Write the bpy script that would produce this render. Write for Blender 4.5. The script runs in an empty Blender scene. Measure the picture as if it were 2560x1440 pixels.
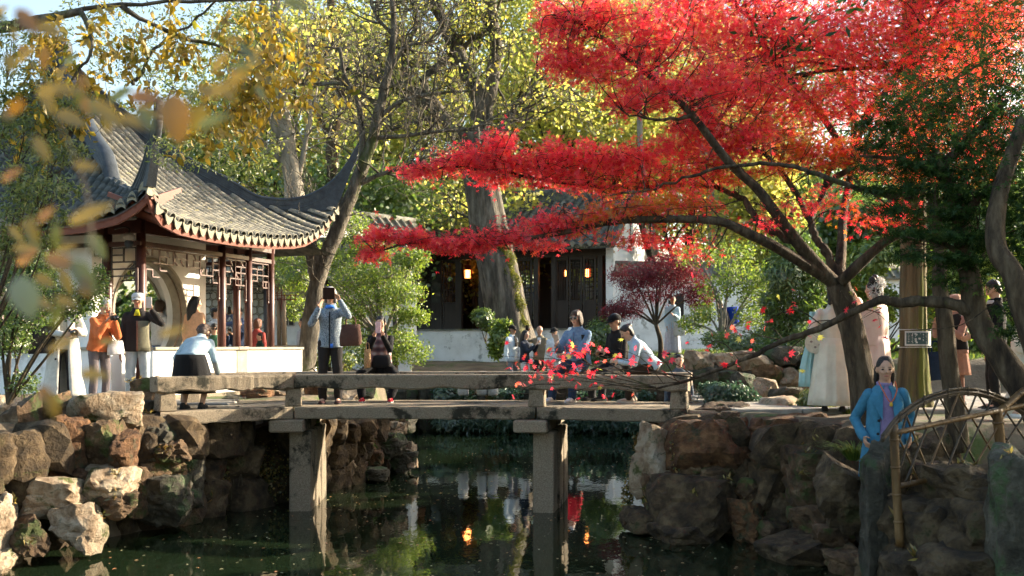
import bpy, math, random
import numpy as np
from math import radians, sin, cos, pi, sqrt
from mathutils import Vector, Matrix
SC = bpy.context.scene
COL = SC.collection
# ------------------------------------------------------------------ camera, sky, sun, exposure
F, HX, HY, EYE = 2500.0, 1280.0, 868.0, 2.25
cd = bpy.data.cameras.new('camera'); cam = bpy.data.objects.new('camera', cd); COL.objects.link(cam)
cam.location = (0, 0, EYE); cam.rotation_euler = (radians(90), 0, 0)
cd.sensor_width = 36.0; cd.lens = 36.0 * F / 2560.0
cd.shift_y = (HY - 720.0) / 2560.0
cd.clip_start = 0.05; cd.clip_end = 1500
cd.dof.use_dof = True; cd.dof.focus_distance = 14.0; cd.dof.aperture_fstop = 3.6
SC.camera = cam
SUN_AZ = (0.915, 0.404); SUN_EL = 18.5        # horizontal direction towards the sun (x right, y away)
w = bpy.data.worlds.new('World'); SC.world = w; w.use_nodes = True
nt = w.node_tree; nt.nodes.clear()
sky = nt.nodes.new('ShaderNodeTexSky'); sky.sky_type = 'NISHITA'; sky.sun_disc = False
sky.sun_elevation = radians(SUN_EL); sky.sun_rotation = math.atan2(SUN_AZ[0], SUN_AZ[1])
sky.air_density = 1.2; sky.dust_density = 2.5; sky.ozone_density = 1.0
bg = nt.nodes.new('ShaderNodeBackground'); bg.inputs[1].default_value = 0.13
wo = nt.nodes.new('ShaderNodeOutputWorld')
nt.links.new(sky.outputs[0], bg.inputs[0]); nt.links.new(bg.outputs[0], wo.inputs[0])
sl = bpy.data.lights.new('sun', 'SUN'); sl.energy = 5.0; sl.angle = radians(0.53); sl.color = (1.0, 0.87, 0.67)
so = bpy.data.objects.new('sun', sl); COL.objects.link(so)
_sv = Vector((SUN_AZ[0] * cos(radians(SUN_EL)), SUN_AZ[1] * cos(radians(SUN_EL)), sin(radians(SUN_EL))))
so.rotation_euler = _sv.to_track_quat('Z', 'Y').to_euler(); so.location = (20, 15, 20)
SC.view_settings.view_transform = 'Standard'; SC.view_settings.look = 'None'
SC.view_settings.exposure = 1.8; SC.view_settings.gamma = 1.0; SC.view_settings.use_curve_mapping = False
SC.render.engine = 'CYCLES'
SC.cycles.max_bounces = 4; SC.cycles.diffuse_bounces = 2; SC.cycles.glossy_bounces = 2
SC.cycles.use_adaptive_sampling = True; SC.cycles.adaptive_threshold = 0.05
SC.cycles.transmission_bounces = 3; SC.cycles.transparent_max_bounces = 4
SC.cycles.use_denoising = True; SC.cycles.caustics_reflective = False; SC.cycles.caustics_refractive = False

# ------------------------------------------------------------------ materials
MATS = {}
def _new(name):
    m = bpy.data.materials.new(name); m.use_nodes = True; n = m.node_tree; n.nodes.clear()
    return m, n, n.nodes.new('ShaderNodeOutputMaterial')
def _ramp(n, stops):
    r = n.nodes.new('ShaderNodeValToRGB')
    while len(r.color_ramp.elements) < len(stops): r.color_ramp.elements.new(0.5)
    for e, (p, c) in zip(r.color_ramp.elements, stops):
        e.position = p; e.color = (*c, 1)
    return r
def mat(name, cols, scale=6.0, rough=0.8, bump=0.0, bscale=30.0, metal=0.0, spec=0.4, detail=6.0, moss=None, stretch=None, rnd=0.0, lo=0.32, hi=0.68, sheen=0.0):
    """cols: list of base colours mixed by noise; moss=(colour, amount); rnd: per-object value variation"""
    m, n, out = _new(name); N, L = n.nodes, n.links
    b = N.new('ShaderNodeBsdfPrincipled'); L.new(b.outputs[0], out.inputs[0])
    b.inputs['Roughness'].default_value = rough; b.inputs['Metallic'].default_value = metal
    b.inputs['Specular IOR Level'].default_value = spec
    if sheen: b.inputs['Sheen Weight'].default_value = sheen
    tc = N.new('ShaderNodeTexCoord'); vec = tc.outputs['Object']
    if stretch:
        mp = N.new('ShaderNodeMapping'); mp.inputs['Scale'].default_value = stretch; L.new(vec, mp.inputs[0]); vec = mp.outputs[0]
    if rnd:
        oi = N.new('ShaderNodeObjectInfo'); ad = N.new('ShaderNodeVectorMath'); ad.operation = 'ADD'
        sc_ = N.new('ShaderNodeVectorMath'); sc_.operation = 'SCALE'; sc_.inputs[3].default_value = 37.0
        cmb = N.new('ShaderNodeCombineXYZ'); L.new(oi.outputs['Random'], cmb.inputs[0]); L.new(oi.outputs['Random'], cmb.inputs[1])
        L.new(cmb.outputs[0], sc_.inputs[0]); L.new(vec, ad.inputs[0]); L.new(sc_.outputs[0], ad.inputs[1]); vec = ad.outputs[0]
    nz = N.new('ShaderNodeTexNoise'); nz.inputs['Scale'].default_value = scale; nz.inputs['Detail'].default_value = detail; nz.inputs['Roughness'].default_value = 0.62
    L.new(vec, nz.inputs['Vector'])
    if len(cols) == 1: cols = [tuple(c * 0.82 for c in cols[0]), tuple(min(1, c * 1.12) for c in cols[0])]
    st = [(lo + (hi - lo) * i / (len(cols) - 1), c) for i, c in enumerate(cols)]
    rp = _ramp(n, st); L.new(nz.outputs[0], rp.inputs[0]); colr = rp.outputs[0]
    if moss:
        n2 = N.new('ShaderNodeTexNoise'); n2.inputs['Scale'].default_value = moss[2] if len(moss) > 2 else 3.0; n2.inputs['Detail'].default_value = 8; n2.inputs['Roughness'].default_value = 0.7
        L.new(vec, n2.inputs['Vector'])
        r2 = _ramp(n, [(0.62 - moss[1] * 0.3, (0, 0, 0)), (0.70 - moss[1] * 0.3, (1, 1, 1))]); L.new(n2.outputs[0], r2.inputs[0])
        mx = N.new('ShaderNodeMix'); mx.data_type = 'RGBA'; L.new(r2.outputs[0], mx.inputs[0]); L.new(colr, mx.inputs[6]); mx.inputs[7].default_value = (*moss[0], 1); colr = mx.outputs[2]
    if rnd:
        hv = N.new('ShaderNodeHueSaturation'); mr = N.new('ShaderNodeMapRange'); mr.inputs[3].default_value = 1 - rnd; mr.inputs[4].default_value = 1 + rnd
        L.new(oi.outputs['Random'], mr.inputs[0]); L.new(mr.outputs[0], hv.inputs['Value']); L.new(colr, hv.inputs['Color']); colr = hv.outputs[0]
    L.new(colr, b.inputs['Base Color'])
    if bump:
        nb = N.new('ShaderNodeTexNoise'); nb.inputs['Scale'].default_value = bscale; nb.inputs['Detail'].default_value = 8; nb.inputs['Roughness'].default_value = 0.65
        L.new(vec, nb.inputs['Vector'])
        bp = N.new('ShaderNodeBump'); bp.inputs['Strength'].default_value = bump; bp.inputs['Distance'].default_value = 0.05
        L.new(nb.outputs[0], bp.inputs['Height']); L.new(bp.outputs[0], b.inputs['Normal'])
    MATS[name] = m; return m
def leafmat(name, cols, trans=0.45, rough=0.5, gloss=0.06, patch=0.0, tboost=1.25):
    """thin leaf: per-leaf colour from the 'rnd' face attribute, diffuse + translucent + a little gloss"""
    m, n, out = _new(name); N, L = n.nodes, n.links
    at = N.new('ShaderNodeAttribute'); at.attribute_name = 'rnd'
    st = [((i + 0.0) / (len(cols) - 1), c) for i, c in enumerate(cols)]
    rp = _ramp(n, st); fac = at.outputs['Fac']
    if patch:
        tc = N.new('ShaderNodeTexCoord'); nz = N.new('ShaderNodeTexNoise'); nz.inputs['Scale'].default_value = patch; L.new(tc.outputs['Object'], nz.inputs['Vector'])
        ma = N.new('ShaderNodeMath'); ma.operation = 'MULTIPLY_ADD'; ma.inputs[1].default_value = 1.6; ma.inputs[2].default_value = -0.8; L.new(nz.outputs[0], ma.inputs[0])
        ad = N.new('ShaderNodeMath'); ad.operation = 'ADD'; ad.use_clamp = True; L.new(ma.outputs[0], ad.inputs[0]); L.new(fac, ad.inputs[1]); fac = ad.outputs[0]
    L.new(fac, rp.inputs[0])
    d = N.new('ShaderNodeBsdfDiffuse'); t = N.new('ShaderNodeBsdfTranslucent'); g = N.new('ShaderNodeBsdfGlossy'); g.inputs['Roughness'].default_value = rough
    g.inputs[0].default_value = (0.9, 0.9, 0.9, 1)
    L.new(rp.outputs[0], d.inputs[0])
    hs = N.new('ShaderNodeHueSaturation'); hs.inputs['Value'].default_value = tboost; hs.inputs['Saturation'].default_value = 1.0; L.new(rp.outputs[0], hs.inputs['Color']); L.new(hs.outputs[0], t.inputs[0])
    x = N.new('ShaderNodeMixShader'); x.inputs[0].default_value = trans; L.new(d.outputs[0], x.inputs[1]); L.new(t.outputs[0], x.inputs[2])
    y = N.new('ShaderNodeMixShader'); y.inputs[0].default_value = gloss; L.new(x.outputs[0], y.inputs[1]); L.new(g.outputs[0], y.inputs[2])
    L.new(y.outputs[0], out.inputs[0]); MATS[name] = m; return m
def emit(name, col, s):
    m, n, out = _new(name); e = n.nodes.new('ShaderNodeEmission'); e.inputs[0].default_value = (*col, 1); e.inputs[1].default_value = s
    n.links.new(e.outputs[0], out.inputs[0]); MATS[name] = m; return m
def mm(x):
    """material by name, or a plain cloth/paint made on the fly from a colour"""
    if x is None or not isinstance(x, (str, tuple)): return x
    if isinstance(x, str): return MATS[x]
    key = 'cloth_%02d_%02d_%02d' % tuple(int(c * 99) for c in x[:3])
    if key not in MATS: mat(key, [tuple(c * 0.85 for c in x[:3]), tuple(min(1, c * 1.1) for c in x[:3])], scale=22, rough=0.9, bump=0.3, bscale=60, spec=0.15, sheen=0.03)
    return MATS[key]

# ------------------------------------------------------------------ objects
ORG = {}
def P(px, py, D): return np.array([(px - HX) / F * D, D, EYE + (HY - py) / F * D])
def tag(o, label=None, cat=None, group=None, kind=None):
    if label: o['label'] = label
    if cat: o['category'] = cat
    if group: o['group'] = group
    if kind: o['kind'] = kind
    return o
def thing(name, label, cat, loc=(0, 0, 0), rotz=0.0, group=None):
    o = bpy.data.objects.new(name, None); o.empty_display_size = 0.1; COL.objects.link(o)
    o.location = loc; o.rotation_euler = (0, 0, rotz); ORG[o.name] = np.array(loc, float)
    o['kind'] = 'thing'
    return tag(o, label, cat, group)
def org(p): return ORG.get(p.name, np.zeros(3)) if p else np.zeros(3)
def link(name, me, m=None, parent=None, local=True, loc=None):
    o = bpy.data.objects.new(name, me); COL.objects.link(o)
    if m is not None and not me.materials: me.materials.append(mm(m))
    if loc is not None: o.location = loc
    if parent is not None:
        o.parent = parent
    ORG[o.name] = org(parent) + (np.array(loc, float) if loc is not None else 0)
    return o
def npmesh(name, V, T, m=None, smooth=False, rnd=None):
    """triangle or quad mesh from arrays"""
    V = np.ascontiguousarray(V, dtype=np.float32); T = np.ascontiguousarray(T, dtype=np.int32)
    k = T.shape[1]; me = bpy.data.meshes.new(name)
    me.vertices.add(len(V)); me.vertices.foreach_set('co', V.ravel())
    me.loops.add(T.size); me.loops.foreach_set('vertex_index', T.ravel())
    me.polygons.add(len(T)); me.polygons.foreach_set('loop_start', np.arange(0, T.size, k, dtype=np.int32))
    if smooth: me.polygons.foreach_set('use_smooth', np.ones(len(T), dtype=bool))
    me.update(calc_edges=True)
    if rnd is not None:
        a = me.attributes.new('rnd', 'FLOAT', 'FACE'); a.data.foreach_set('value', np.ascontiguousarray(rnd, dtype=np.float32))
    if m is not None: me.materials.append(mm(m))
    return me
def frame(d, up=(0, 0, 1)):
    d = np.array(d, float); d /= np.linalg.norm(d) + 1e-12
    u = np.array(up, float)
    if abs(d @ u) > 0.97: u = np.array((1.0, 0, 0)) if abs(d[0]) < 0.9 else np.array((0, 1.0, 0))
    x = np.cross(u, d); x /= np.linalg.norm(x); y = np.cross(d, x)
    return x, y, d
class G:
    """collects geometry for ONE mesh object"""
    def __init__(s): s.V = []; s.F = []; s.n = 0; s.mi = []
    def add(s, V, Fc, mi=0):
        V = np.asarray(V, float); s.V.append(V)
        s.F.extend([tuple(int(i) + s.n for i in f) for f in Fc]); s.mi.extend([mi] * len(Fc)); s.n += len(V); return s
    def box(s, c, size, ax=None, mi=0, taper=1.0):
        c = np.array(c, float); h = np.array(size, float) / 2
        ax = np.eye(3) if ax is None else np.array(ax, float)
        V = []
        for z in (-1, 1):
            k = taper if z > 0 else 1.0
            for x, y in ((-1, -1), (1, -1), (1, 1), (-1, 1)): V.append(c + ax[0] * x * h[0] * k + ax[1] * y * h[1] * k + ax[2] * z * h[2])
        return s.add(V, [(3, 2, 1, 0), (4, 5, 6, 7), (0, 1, 5, 4), (1, 2, 6, 5), (2, 3, 7, 6), (3, 0, 4, 7)], mi)
    def beam(s, a, b, w, h, up=(0, 0, 1), mi=0):
        a = np.array(a, float); b = np.array(b, float); d = b - a; x, y, z = frame(d, up)
        return s.box((a + b) / 2, (w, h, np.linalg.norm(d)), (x, y, z), mi)
    def bbox(s, c, size, bev, ax=None, mi=0, taper=1.0):
        """box with chamfered vertical edges and top"""
        c = np.array(c, float); h = np.array(size, float) / 2; ax = np.eye(3) if ax is None else np.array(ax, float)
        b = bev; rings = []
        for z, ins in ((-h[2], b), (-h[2] + b, 0), (h[2] - b, 0), (h[2], b)):
            k = taper if z > 0 else 1.0
            hx, hy = h[0] * k - ins, h[1] * k - ins
            pts = [(-hx + b, -hy), (hx - b, -hy), (hx, -hy + b), (hx, hy - b), (hx - b, hy), (-hx + b, hy), (-hx, hy - b), (-hx, -hy + b)]
            rings.append([c + ax[0] * x + ax[1] * y + ax[2] * z for x, y in pts])
        return s.loft(rings, True, True, mi)
    def loft(s, rings, cap0=True, cap1=True, mi=0, closed=True):
        n = len(rings[0]); V = [p for r in rings for p in r]; Fc = []
        for i in range(len(rings) - 1):
            for j in range(n if closed else n - 1):
                k = (j + 1) % n; Fc.append((i * n + j, i * n + k, (i + 1) * n + k, (i + 1) * n + j))
        if cap0: Fc.append(tuple(range(n - 1, -1, -1)))
        if cap1: o = (len(rings) - 1) * n; Fc.append(tuple(o + j for j in range(n)))
        return s.add(V, Fc, mi)
    def tube(s, pts, rad, sides=8, cap=True, mi=0, up=(0, 0, 1), sq=(1, 1)):
        pts = np.asarray(pts, float); m = len(pts); rad = np.full(m, rad) if np.isscalar(rad) else np.asarray(rad, float)
        d = np.gradient(pts, axis=0); a = np.arange(sides) * 2 * pi / sides; rings = []
        x, y, _ = frame(d[0], up)
        for i in range(m):
            t = d[i] / (np.linalg.norm(d[i]) + 1e-12); x = x - t * (x @ t); x /= np.linalg.norm(x) + 1e-12; y = np.cross(t, x)
            rings.append(pts[i] + rad[i] * (sq[0] * np.cos(a)[:, None] * x + sq[1] * np.sin(a)[:, None] * y))
        return s.loft(rings, cap, cap, mi)
    def sph(s, c, r, seg=12, rings=8, ax=None, mi=0):
        c = np.array(c, float); r = np.full(3, r) if np.isscalar(r) else np.array(r, float); ax = np.eye(3) if ax is None else np.array(ax, float)
        V = [c + ax[2] * -r[2]]; Fc = []
        for i in range(1, rings):
            th = -pi / 2 + pi * i / rings
            for j in range(seg):
                a = 2 * pi * j / seg; V.append(c + ax[0] * r[0] * cos(th) * cos(a) + ax[1] * r[1] * cos(th) * sin(a) + ax[2] * r[2] * sin(th))
        V.append(c + ax[2] * r[2]); e = len(V) - 1
        for j in range(seg):
            k = (j + 1) % seg; Fc.append((0, 1 + k, 1 + j)); Fc.append((e, 1 + (rings - 2) * seg + j, 1 + (rings - 2) * seg + k))
            for i in range(rings - 2): Fc.append((1 + i * seg + j, 1 + i * seg + k, 1 + (i + 1) * seg + k, 1 + (i + 1) * seg + j))
        return s.add(V, Fc, mi)
    def mesh(s, name, m=None, o=None, smooth=False):
        V = np.concatenate(s.V) if s.V else np.zeros((0, 3))
        if o is not None: V = V - o
        me = bpy.data.meshes.new(name); me.from_pydata(V.tolist(), [], s.F)
        if smooth: me.polygons.foreach_set('use_smooth', np.ones(len(s.F), dtype=bool))
        ms = m if isinstance(m, list) else [m]
        for q in ms: me.materials.append(mm(q))
        if len(ms) > 1: me.polygons.foreach_set('material_index', np.array(s.mi, dtype=np.int32))
        return me
    def obj(s, name, m, parent=None, smooth=False, local=False, base=None):
        """world-space geometry becomes an object whose origin sits at base (top-level) or its parent"""
        o0 = np.zeros(3) if local else (org(parent) if parent is not None else (np.array(base, float) if base is not None else np.zeros(3)))
        me = s.mesh(name, m, None if local else o0, smooth)
        return link(name, me, None, parent, loc=(tuple(base) if (base is not None and parent is None and not local) else None))
def noise3(p, seed=0):
    """cheap smooth vector noise for displacement: sum of sines, p (N,3) -> (N,)"""
    r = np.random.default_rng(seed); o = np.zeros(len(p))
    for k in range(7):
        d = r.normal(size=3); d /= np.linalg.norm(d); f = 1.0 + 0.75 * k
        o += np.sin(p @ d * f * 2.2 + r.uniform(0, 6.3) + 1.3 * np.sin(p @ np.roll(d, 1) * f)) / (1 + 0.75 * k)
    return o / 2.2

# ------------------------------------------------------------------ leaves and branches
def T_maple(n=7, w=0.17):
    V = [(0, 0, 0)]; T = []
    for i in range(n):
        a = (i - (n - 1) / 2) * radians(258 / (n - 1)) ; L = 1.0 - 0.42 * (abs(i - (n - 1) / 2) / ((n - 1) / 2)) ** 1.5
        dx, dy = cos(a), sin(a); k = len(V)
        V += [(dx * L * .38 - dy * w * L, dy * L * .38 + dx * w * L, 0.05), (dx * L * .38 + dy * w * L, dy * L * .38 - dx * w * L, 0.05), (dx * L, dy * L, -0.10)]
        T += [(0, k + 1, k), (k, k + 1, k + 2)]
    V = np.array(V); V[:, 0] += 0.2
    return V, np.array(T)
def T_star(n=5, w=0.2):
    V = [(0.0, 0, 0)]; T = []
    for i in range(n):
        a = (i - (n - 1) / 2) * radians(250 / (n - 1)); L = 1.0 - 0.4 * (abs(i - (n - 1) / 2) / ((n - 1) / 2)) ** 1.5; k = len(V)
        b = w * 1.6
        V += [(cos(a - b) * L * .45, sin(a - b) * L * .45, 0.04), (cos(a) * L, sin(a) * L, -0.1), (cos(a + b) * L * .45, sin(a + b) * L * .45, 0.04)]
        T += [(0, k, k + 1), (0, k + 1, k + 2)]
    V = np.array(V); V[:, 0] += 0.15
    return V, np.array(T)
def T_blade(w=0.16): return np.array([(0, 0, 0), (.4, w, .03), (1, 0, -.06), (.4, -w, .03)], float), np.array([(0, 1, 2), (0, 2, 3)])
def T_oval(w=0.32): return np.array([(0, 0, 0), (.3, w, .05), (.7, w * .8, .03), (1, 0, -.08), (.7, -w * .8, .03), (.3, -w, .05)], float), np.array([(0, 1, 2), (0, 2, 3), (0, 3, 4), (0, 4, 5)])
def leaves(name, C, size, tmpl, m, parent=None, axis=None, updir=(0, 0, 1), flat=0.6, droop=0.0, seed=1, rnd=None, base=None, mesh_only=False):
    """leaf cloud; flat: how strongly leaf faces look along updir; axis (N,3): direction of each leaf's length"""
    r = np.random.default_rng(seed); C = np.asarray(C, float); N = len(C)
    nrm = r.normal(size=(N, 3)); nrm /= np.linalg.norm(nrm, axis=1)[:, None]
    nrm = nrm * (1 - flat) + np.array(updir, float) * flat; nrm /= np.linalg.norm(nrm, axis=1)[:, None]
    if axis is None: axis = r.normal(size=(N, 3))
    axis = axis + np.array((0, 0, -1.0)) * droop
    axis = axis - nrm * np.sum(axis * nrm, 1)[:, None]; axis /= np.linalg.norm(axis, axis=1)[:, None] + 1e-9
    side = np.cross(nrm, axis); TV, TT = tmpl; s = (np.full(N, size) if np.isscalar(size) else size)[:, None, None] * r.uniform(.72, 1.25, N)[:, None, None]
    V = C[:, None, :] + s * (TV[None, :, 0:1] * axis[:, None] + TV[None, :, 1:2] * side[:, None] + TV[None, :, 2:3] * nrm[:, None])
    T = (TT[None] + (np.arange(N) * len(TV))[:, None, None]).reshape(-1, 3)
    rr = r.uniform(0, 1, N) if rnd is None else np.clip(rnd, 0, 1)
    o0 = org(parent) if parent is not None else (np.array(base, float) if base is not None else np.zeros(3))
    me = npmesh(name, V.reshape(-1, 3) - o0, T, m, rnd=np.repeat(rr, len(TT)))
    if mesh_only: return me
    return link(name, me, None, parent, loc=(tuple(base) if (parent is None and base is not None) else None))
def bez(pts, n=6):
    """smooth a polyline (Catmull-Rom)"""
    p = np.asarray(pts, float)
    if len(p) < 3: return p
    q = np.vstack([2 * p[0] - p[1], p, 2 * p[-1] - p[-2]]); out = []
    for i in range(1, len(q) - 2):
        for k in range(n):
            t = k / n; a, b, c, d = q[i - 1], q[i], q[i + 1], q[i + 2]
            out.append(0.5 * (2 * b + (c - a) * t + (2 * a - 5 * b + 4 * c - d) * t * t + (3 * b - a - 3 * c + d) * t ** 3))
    out.append(p[-1]); return np.array(out)
def limb(g, pts, r0, r1, sides=8, n=5, wob=0.0, rng=None):
    q = bez(pts, n)
    if wob and rng is not None: q[1:-1] += rng.normal(size=(len(q) - 2, 3)) * wob
    rj = np.linspace(r0, r1, len(q)) * (1 + (.05 * np.sin(np.arange(len(q)) * 1.7) + (rng.normal(size=len(q)) * .04 if rng is not None else 0)))
    g.tube(q, rj, sides); return q
def fluted(g, pts, rad, sides=44, n=6, amp=.07, seed=0, k=9):
    q = bez(pts, n); r = np.interp(np.linspace(0, 1, len(q)), np.linspace(0, 1, len(rad)), rad); d = np.gradient(q, axis=0); a = np.arange(sides) * 2 * pi / sides; rings = []; rr = np.random.default_rng(seed); x, y, _ = frame(d[0]); ph = rr.uniform(0, 6.3, 4)
    for i in range(len(q)):
        t = nz_(d[i]); x = nz_(x - t * (x @ t)); y = np.cross(t, x); f = i / len(q)
        w_ = 1 + amp * np.sin(a * k + ph[0] + 1.5 * sin(f * 7 + ph[1])) + amp * .7 * np.sin(a * (k * 2 + 1) + ph[2] + 2 * sin(f * 11)) + amp * .9 * np.sin(a * 3 + ph[3] + f * 5) + rr.normal(size=sides) * amp * .3
        rings.append(q[i] + r[i] * ((np.cos(a) * w_)[:, None] * x + (np.sin(a) * w_)[:, None] * y))
    g.loft(rings); return q
def nz_(v): return v / (np.linalg.norm(v) + 1e-12)
def grow(g, rng, p, d, L, r, lev, tips, spread=0.75, nch=(3, 5), shrink=0.62, up=0.15, wig=0.22, nseg=4, sides=(6, 5, 4, 3), minr=0.004, flatten=1.0):
    """recursive branching from p along d; tips collects (point, direction) along the last two orders"""
    d = np.array(d, float); d /= np.linalg.norm(d); pts = [np.array(p, float)]; cur = d
    for i in range(nseg):
        cur = cur + rng.normal(size=3) * wig; cur[2] += up * 0.3; cur[2] *= flatten; cur /= np.linalg.norm(cur); pts.append(pts[-1] + cur * L / nseg)
    pts = np.array(pts); rad = np.maximum(np.linspace(r, r * 0.5, nseg + 1), minr)
    g.tube(pts, rad, sides[min(len(sides) - 1, max(0, 3 - lev))], cap=False)
    if lev <= 1:
        for i in range(1, len(pts)): tips.append((pts[i], pts[i] - pts[i - 1]))
    if lev == 0: return
    for k in range(rng.integers(nch[0], nch[1] + 1)):
        t = rng.uniform(0.3, 1.0); i = min(nseg - 1, int(t * nseg)); q = pts[i] + (pts[i + 1] - pts[i]) * (t * nseg - i)
        dd = (pts[i + 1] - pts[i]); dd /= np.linalg.norm(dd); o = rng.normal(size=3); o -= dd * (o @ dd); o /= np.linalg.norm(o) + 1e-9
        nd = dd * (1 - spread * .5) + o * spread; nd[2] += up; nd[2] *= flatten
        grow(g, rng, q, nd, L * shrink * rng.uniform(.75, 1.2), max(minr, r * 0.5 * (1 - .35 * t) * 1.15), lev - 1, tips, spread, nch, shrink, up, wig, nseg, sides, minr, flatten)
def tip_pts(tips, rng, n, jit):
    T = np.array([t[0] for t in tips]); A = np.array([t[1] for t in tips]); i = rng.integers(0, len(T), n)
    return T[i] + rng.normal(size=(n, 3)) * jit, A[i] / (np.linalg.norm(A[i], axis=1)[:, None] + 1e-9)
# ------------------------------------------------------------------ shared materials
mat('ground_earth', [(.07, .05, .03), (.13, .10, .065), (.17, .14, .09)], scale=1.2, rough=.95, bump=.5, bscale=14, moss=((.06, .085, .02), .35, .9))
mat('granite', [(.15, .12, .08), (.25, .20, .138), (.36, .30, .22)], scale=70, rough=.9, bump=.6, bscale=90, moss=((.028, .026, .015), .34, 1.9), rnd=.14, lo=.3, hi=.72)
mat('granite_top', [(.33, .31, .28), (.47, .44, .40)], scale=18, rough=.8, bump=.3, bscale=60, rnd=.1)
mat('rock_brown', [(.014, .009, .005), (.055, .032, .015), (.12, .072, .036), (.24, .165, .10)], scale=5.5, rough=.92, bump=1.0, bscale=22, moss=((.05, .065, .015), .30, 3.2), rnd=.3, lo=.26, hi=.72, detail=9)
mat('rock_pale', [(.05, .035, .02), (.22, .15, .09), (.36, .28, .19), (.48, .42, .33)], scale=6, rough=.92, bump=1.0, bscale=24, moss=((.07, .075, .02), .24, 3.0), rnd=.18, lo=.24, hi=.7, detail=9)
mat('rock_orange', [(.016, .009, .005), (.10, .046, .018), (.22, .115, .05)], scale=6, rough=.92, bump=1.0, bscale=24, moss=((.04, .04, .018), .25, 3.5), rnd=.2, lo=.28, hi=.7, detail=9)
mat('rock_grey', [(.016, .014, .009), (.06, .053, .036), (.14, .125, .09)], scale=6, rough=.92, bump=1.0, bscale=24, moss=((.05, .08, .03), .32, 2.4), rnd=.22, lo=.28, hi=.72, detail=9)
mat('rock_dark', [(.016, .011, .006), (.062, .040, .019), (.145, .10, .052)], scale=6, rough=.95, bump=1.0, bscale=22, moss=((.035, .035, .010), .12, 3), rnd=.2, detail=9)  # dark brown, with the right bank's shade put into the colour
mat('path_stone', [(.22, .20, .17), (.36, .33, .28)], scale=7, rough=.9, bump=.4, bscale=30)
def water_mat():
    m, n, out = _new('pond_water'); N, L = n.nodes, n.links
    b = N.new('ShaderNodeBsdfPrincipled'); b.inputs['Base Color'].default_value = (.010, .018, .008, 1); b.inputs['Roughness'].default_value = .025
    b.inputs['IOR'].default_value = 1.45; b.inputs['Specular IOR Level'].default_value = .75
    tc = N.new('ShaderNodeTexCoord'); mp = N.new('ShaderNodeMapping'); mp.inputs['Scale'].default_value = (1.0, .45, 1.0); L.new(tc.outputs['Object'], mp.inputs[0])
    a = N.new('ShaderNodeTexNoise'); a.inputs['Scale'].default_value = 2.6; a.inputs['Detail'].default_value = 3; L.new(mp.outputs[0], a.inputs['Vector'])
    c = N.new('ShaderNodeTexNoise'); c.inputs['Scale'].default_value = 14.0; c.inputs['Detail'].default_value = 2; L.new(mp.outputs[0], c.inputs['Vector'])
    ad = N.new('ShaderNodeMath'); ad.operation = 'MULTIPLY_ADD'; ad.inputs[1].default_value = .22; L.new(c.outputs[0], ad.inputs[0]); L.new(a.outputs[0], ad.inputs[2])
    bp = N.new('ShaderNodeBump'); bp.inputs['Strength'].default_value = .09; bp.inputs['Distance'].default_value = .035; L.new(ad.outputs[0], bp.inputs['Height'])
    L.new(bp.outputs[0], b.inputs['Normal']); L.new(b.outputs[0], out.inputs[0]); MATS['pond_water'] = m
water_mat()
# ------------------------------------------------------------------ ground and pond
POND = np.array([(-4.2, -3), (-4.6, 8), (-4.75, 10.6), (-3.9, 12.2), (-3.3, 14.2), (-2.5, 15.9), (-1.75, 18.4), (-1.9, 22), (-2.8, 26.5), (3.9, 26.7), (3.4, 22), (2.5, 17.5), (1.75, 14.5), (1.55, 12.9), (2.0, 11.9), (3.1, 10.6), (3.3, 9), (3.6, 6), (4.5, -3)])
def poly_sd(X, Y, poly):
    d = np.full(X.shape, 1e9); ins = np.zeros(X.shape, bool); n = len(poly)
    for i in range(n):
        a, b = poly[i], poly[(i + 1) % n]; e = b - a; t = np.clip(((X - a[0]) * e[0] + (Y - a[1]) * e[1]) / (e @ e), 0, 1)
        d = np.minimum(d, np.hypot(X - a[0] - e[0] * t, Y - a[1] - e[1] * t))
        c = ((a[1] <= Y) & (b[1] > Y)) | ((b[1] <= Y) & (a[1] > Y)); xi = a[0] + (Y - a[1]) / (b[1] - a[1] + 1e-12) * e[0]; ins ^= c & (X < xi)
    return np.where(ins, -d, d)
def sst(a, b, x): t = np.clip((x - a) / (b - a), 0, 1); return t * t * (3 - 2 * t)
def hgt(X, Y):
    X = np.asarray(X, float); Y = np.asarray(Y, float)
    z = 1.42 - .8 * sst(10.9, 10.1, Y)
    far = 1.0 + .72 * sst(28.5, 35, Y); z = z + (far - z) * sst(23.5, 27.5, Y) * sst(-5.0, -3.0, X)
    z = z + .25 * sst(26, 30, Y) * sst(-3.0, -5.0, X)
    ter = 2.0 + .004 * np.clip(Y - 18, 0, 20); k = sst(18.2, 18.7, Y) * sst(3.1, 4.2, X - .12 * np.clip(Y - 18, 0, 8)); z = z + (np.maximum(ter, z) - z) * k
    z = z + 7.0 * sst(55, 130, Y)
    sd = poly_sd(X, Y, POND); return -.8 + (z + .8) * sst(.35, .95, sd)
def axis_pts(segs):
    o = []
    for a, b, s in segs: o += list(np.arange(a, b, s))
    return np.array(o + [segs[-1][1]])
gx = axis_pts([(-400, -60, 40), (-60, -14, 3), (-14, 14, .22), (14, 60, 3), (60, 400, 40)])
gy = axis_pts([(-60, -6, 9), (-6, 6, 1), (6, 30, .22), (30, 46, .8), (46, 140, 6), (140, 700, 60)])
XX, YY = np.meshgrid(gx, gy); ZZ = hgt(XX, YY); nx, ny = len(gx), len(gy)
idx = np.arange(nx * ny).reshape(ny, nx)
quads = np.stack([idx[:-1, :-1], idx[:-1, 1:], idx[1:, 1:], idx[1:, :-1]], -1).reshape(-1, 4)
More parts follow.
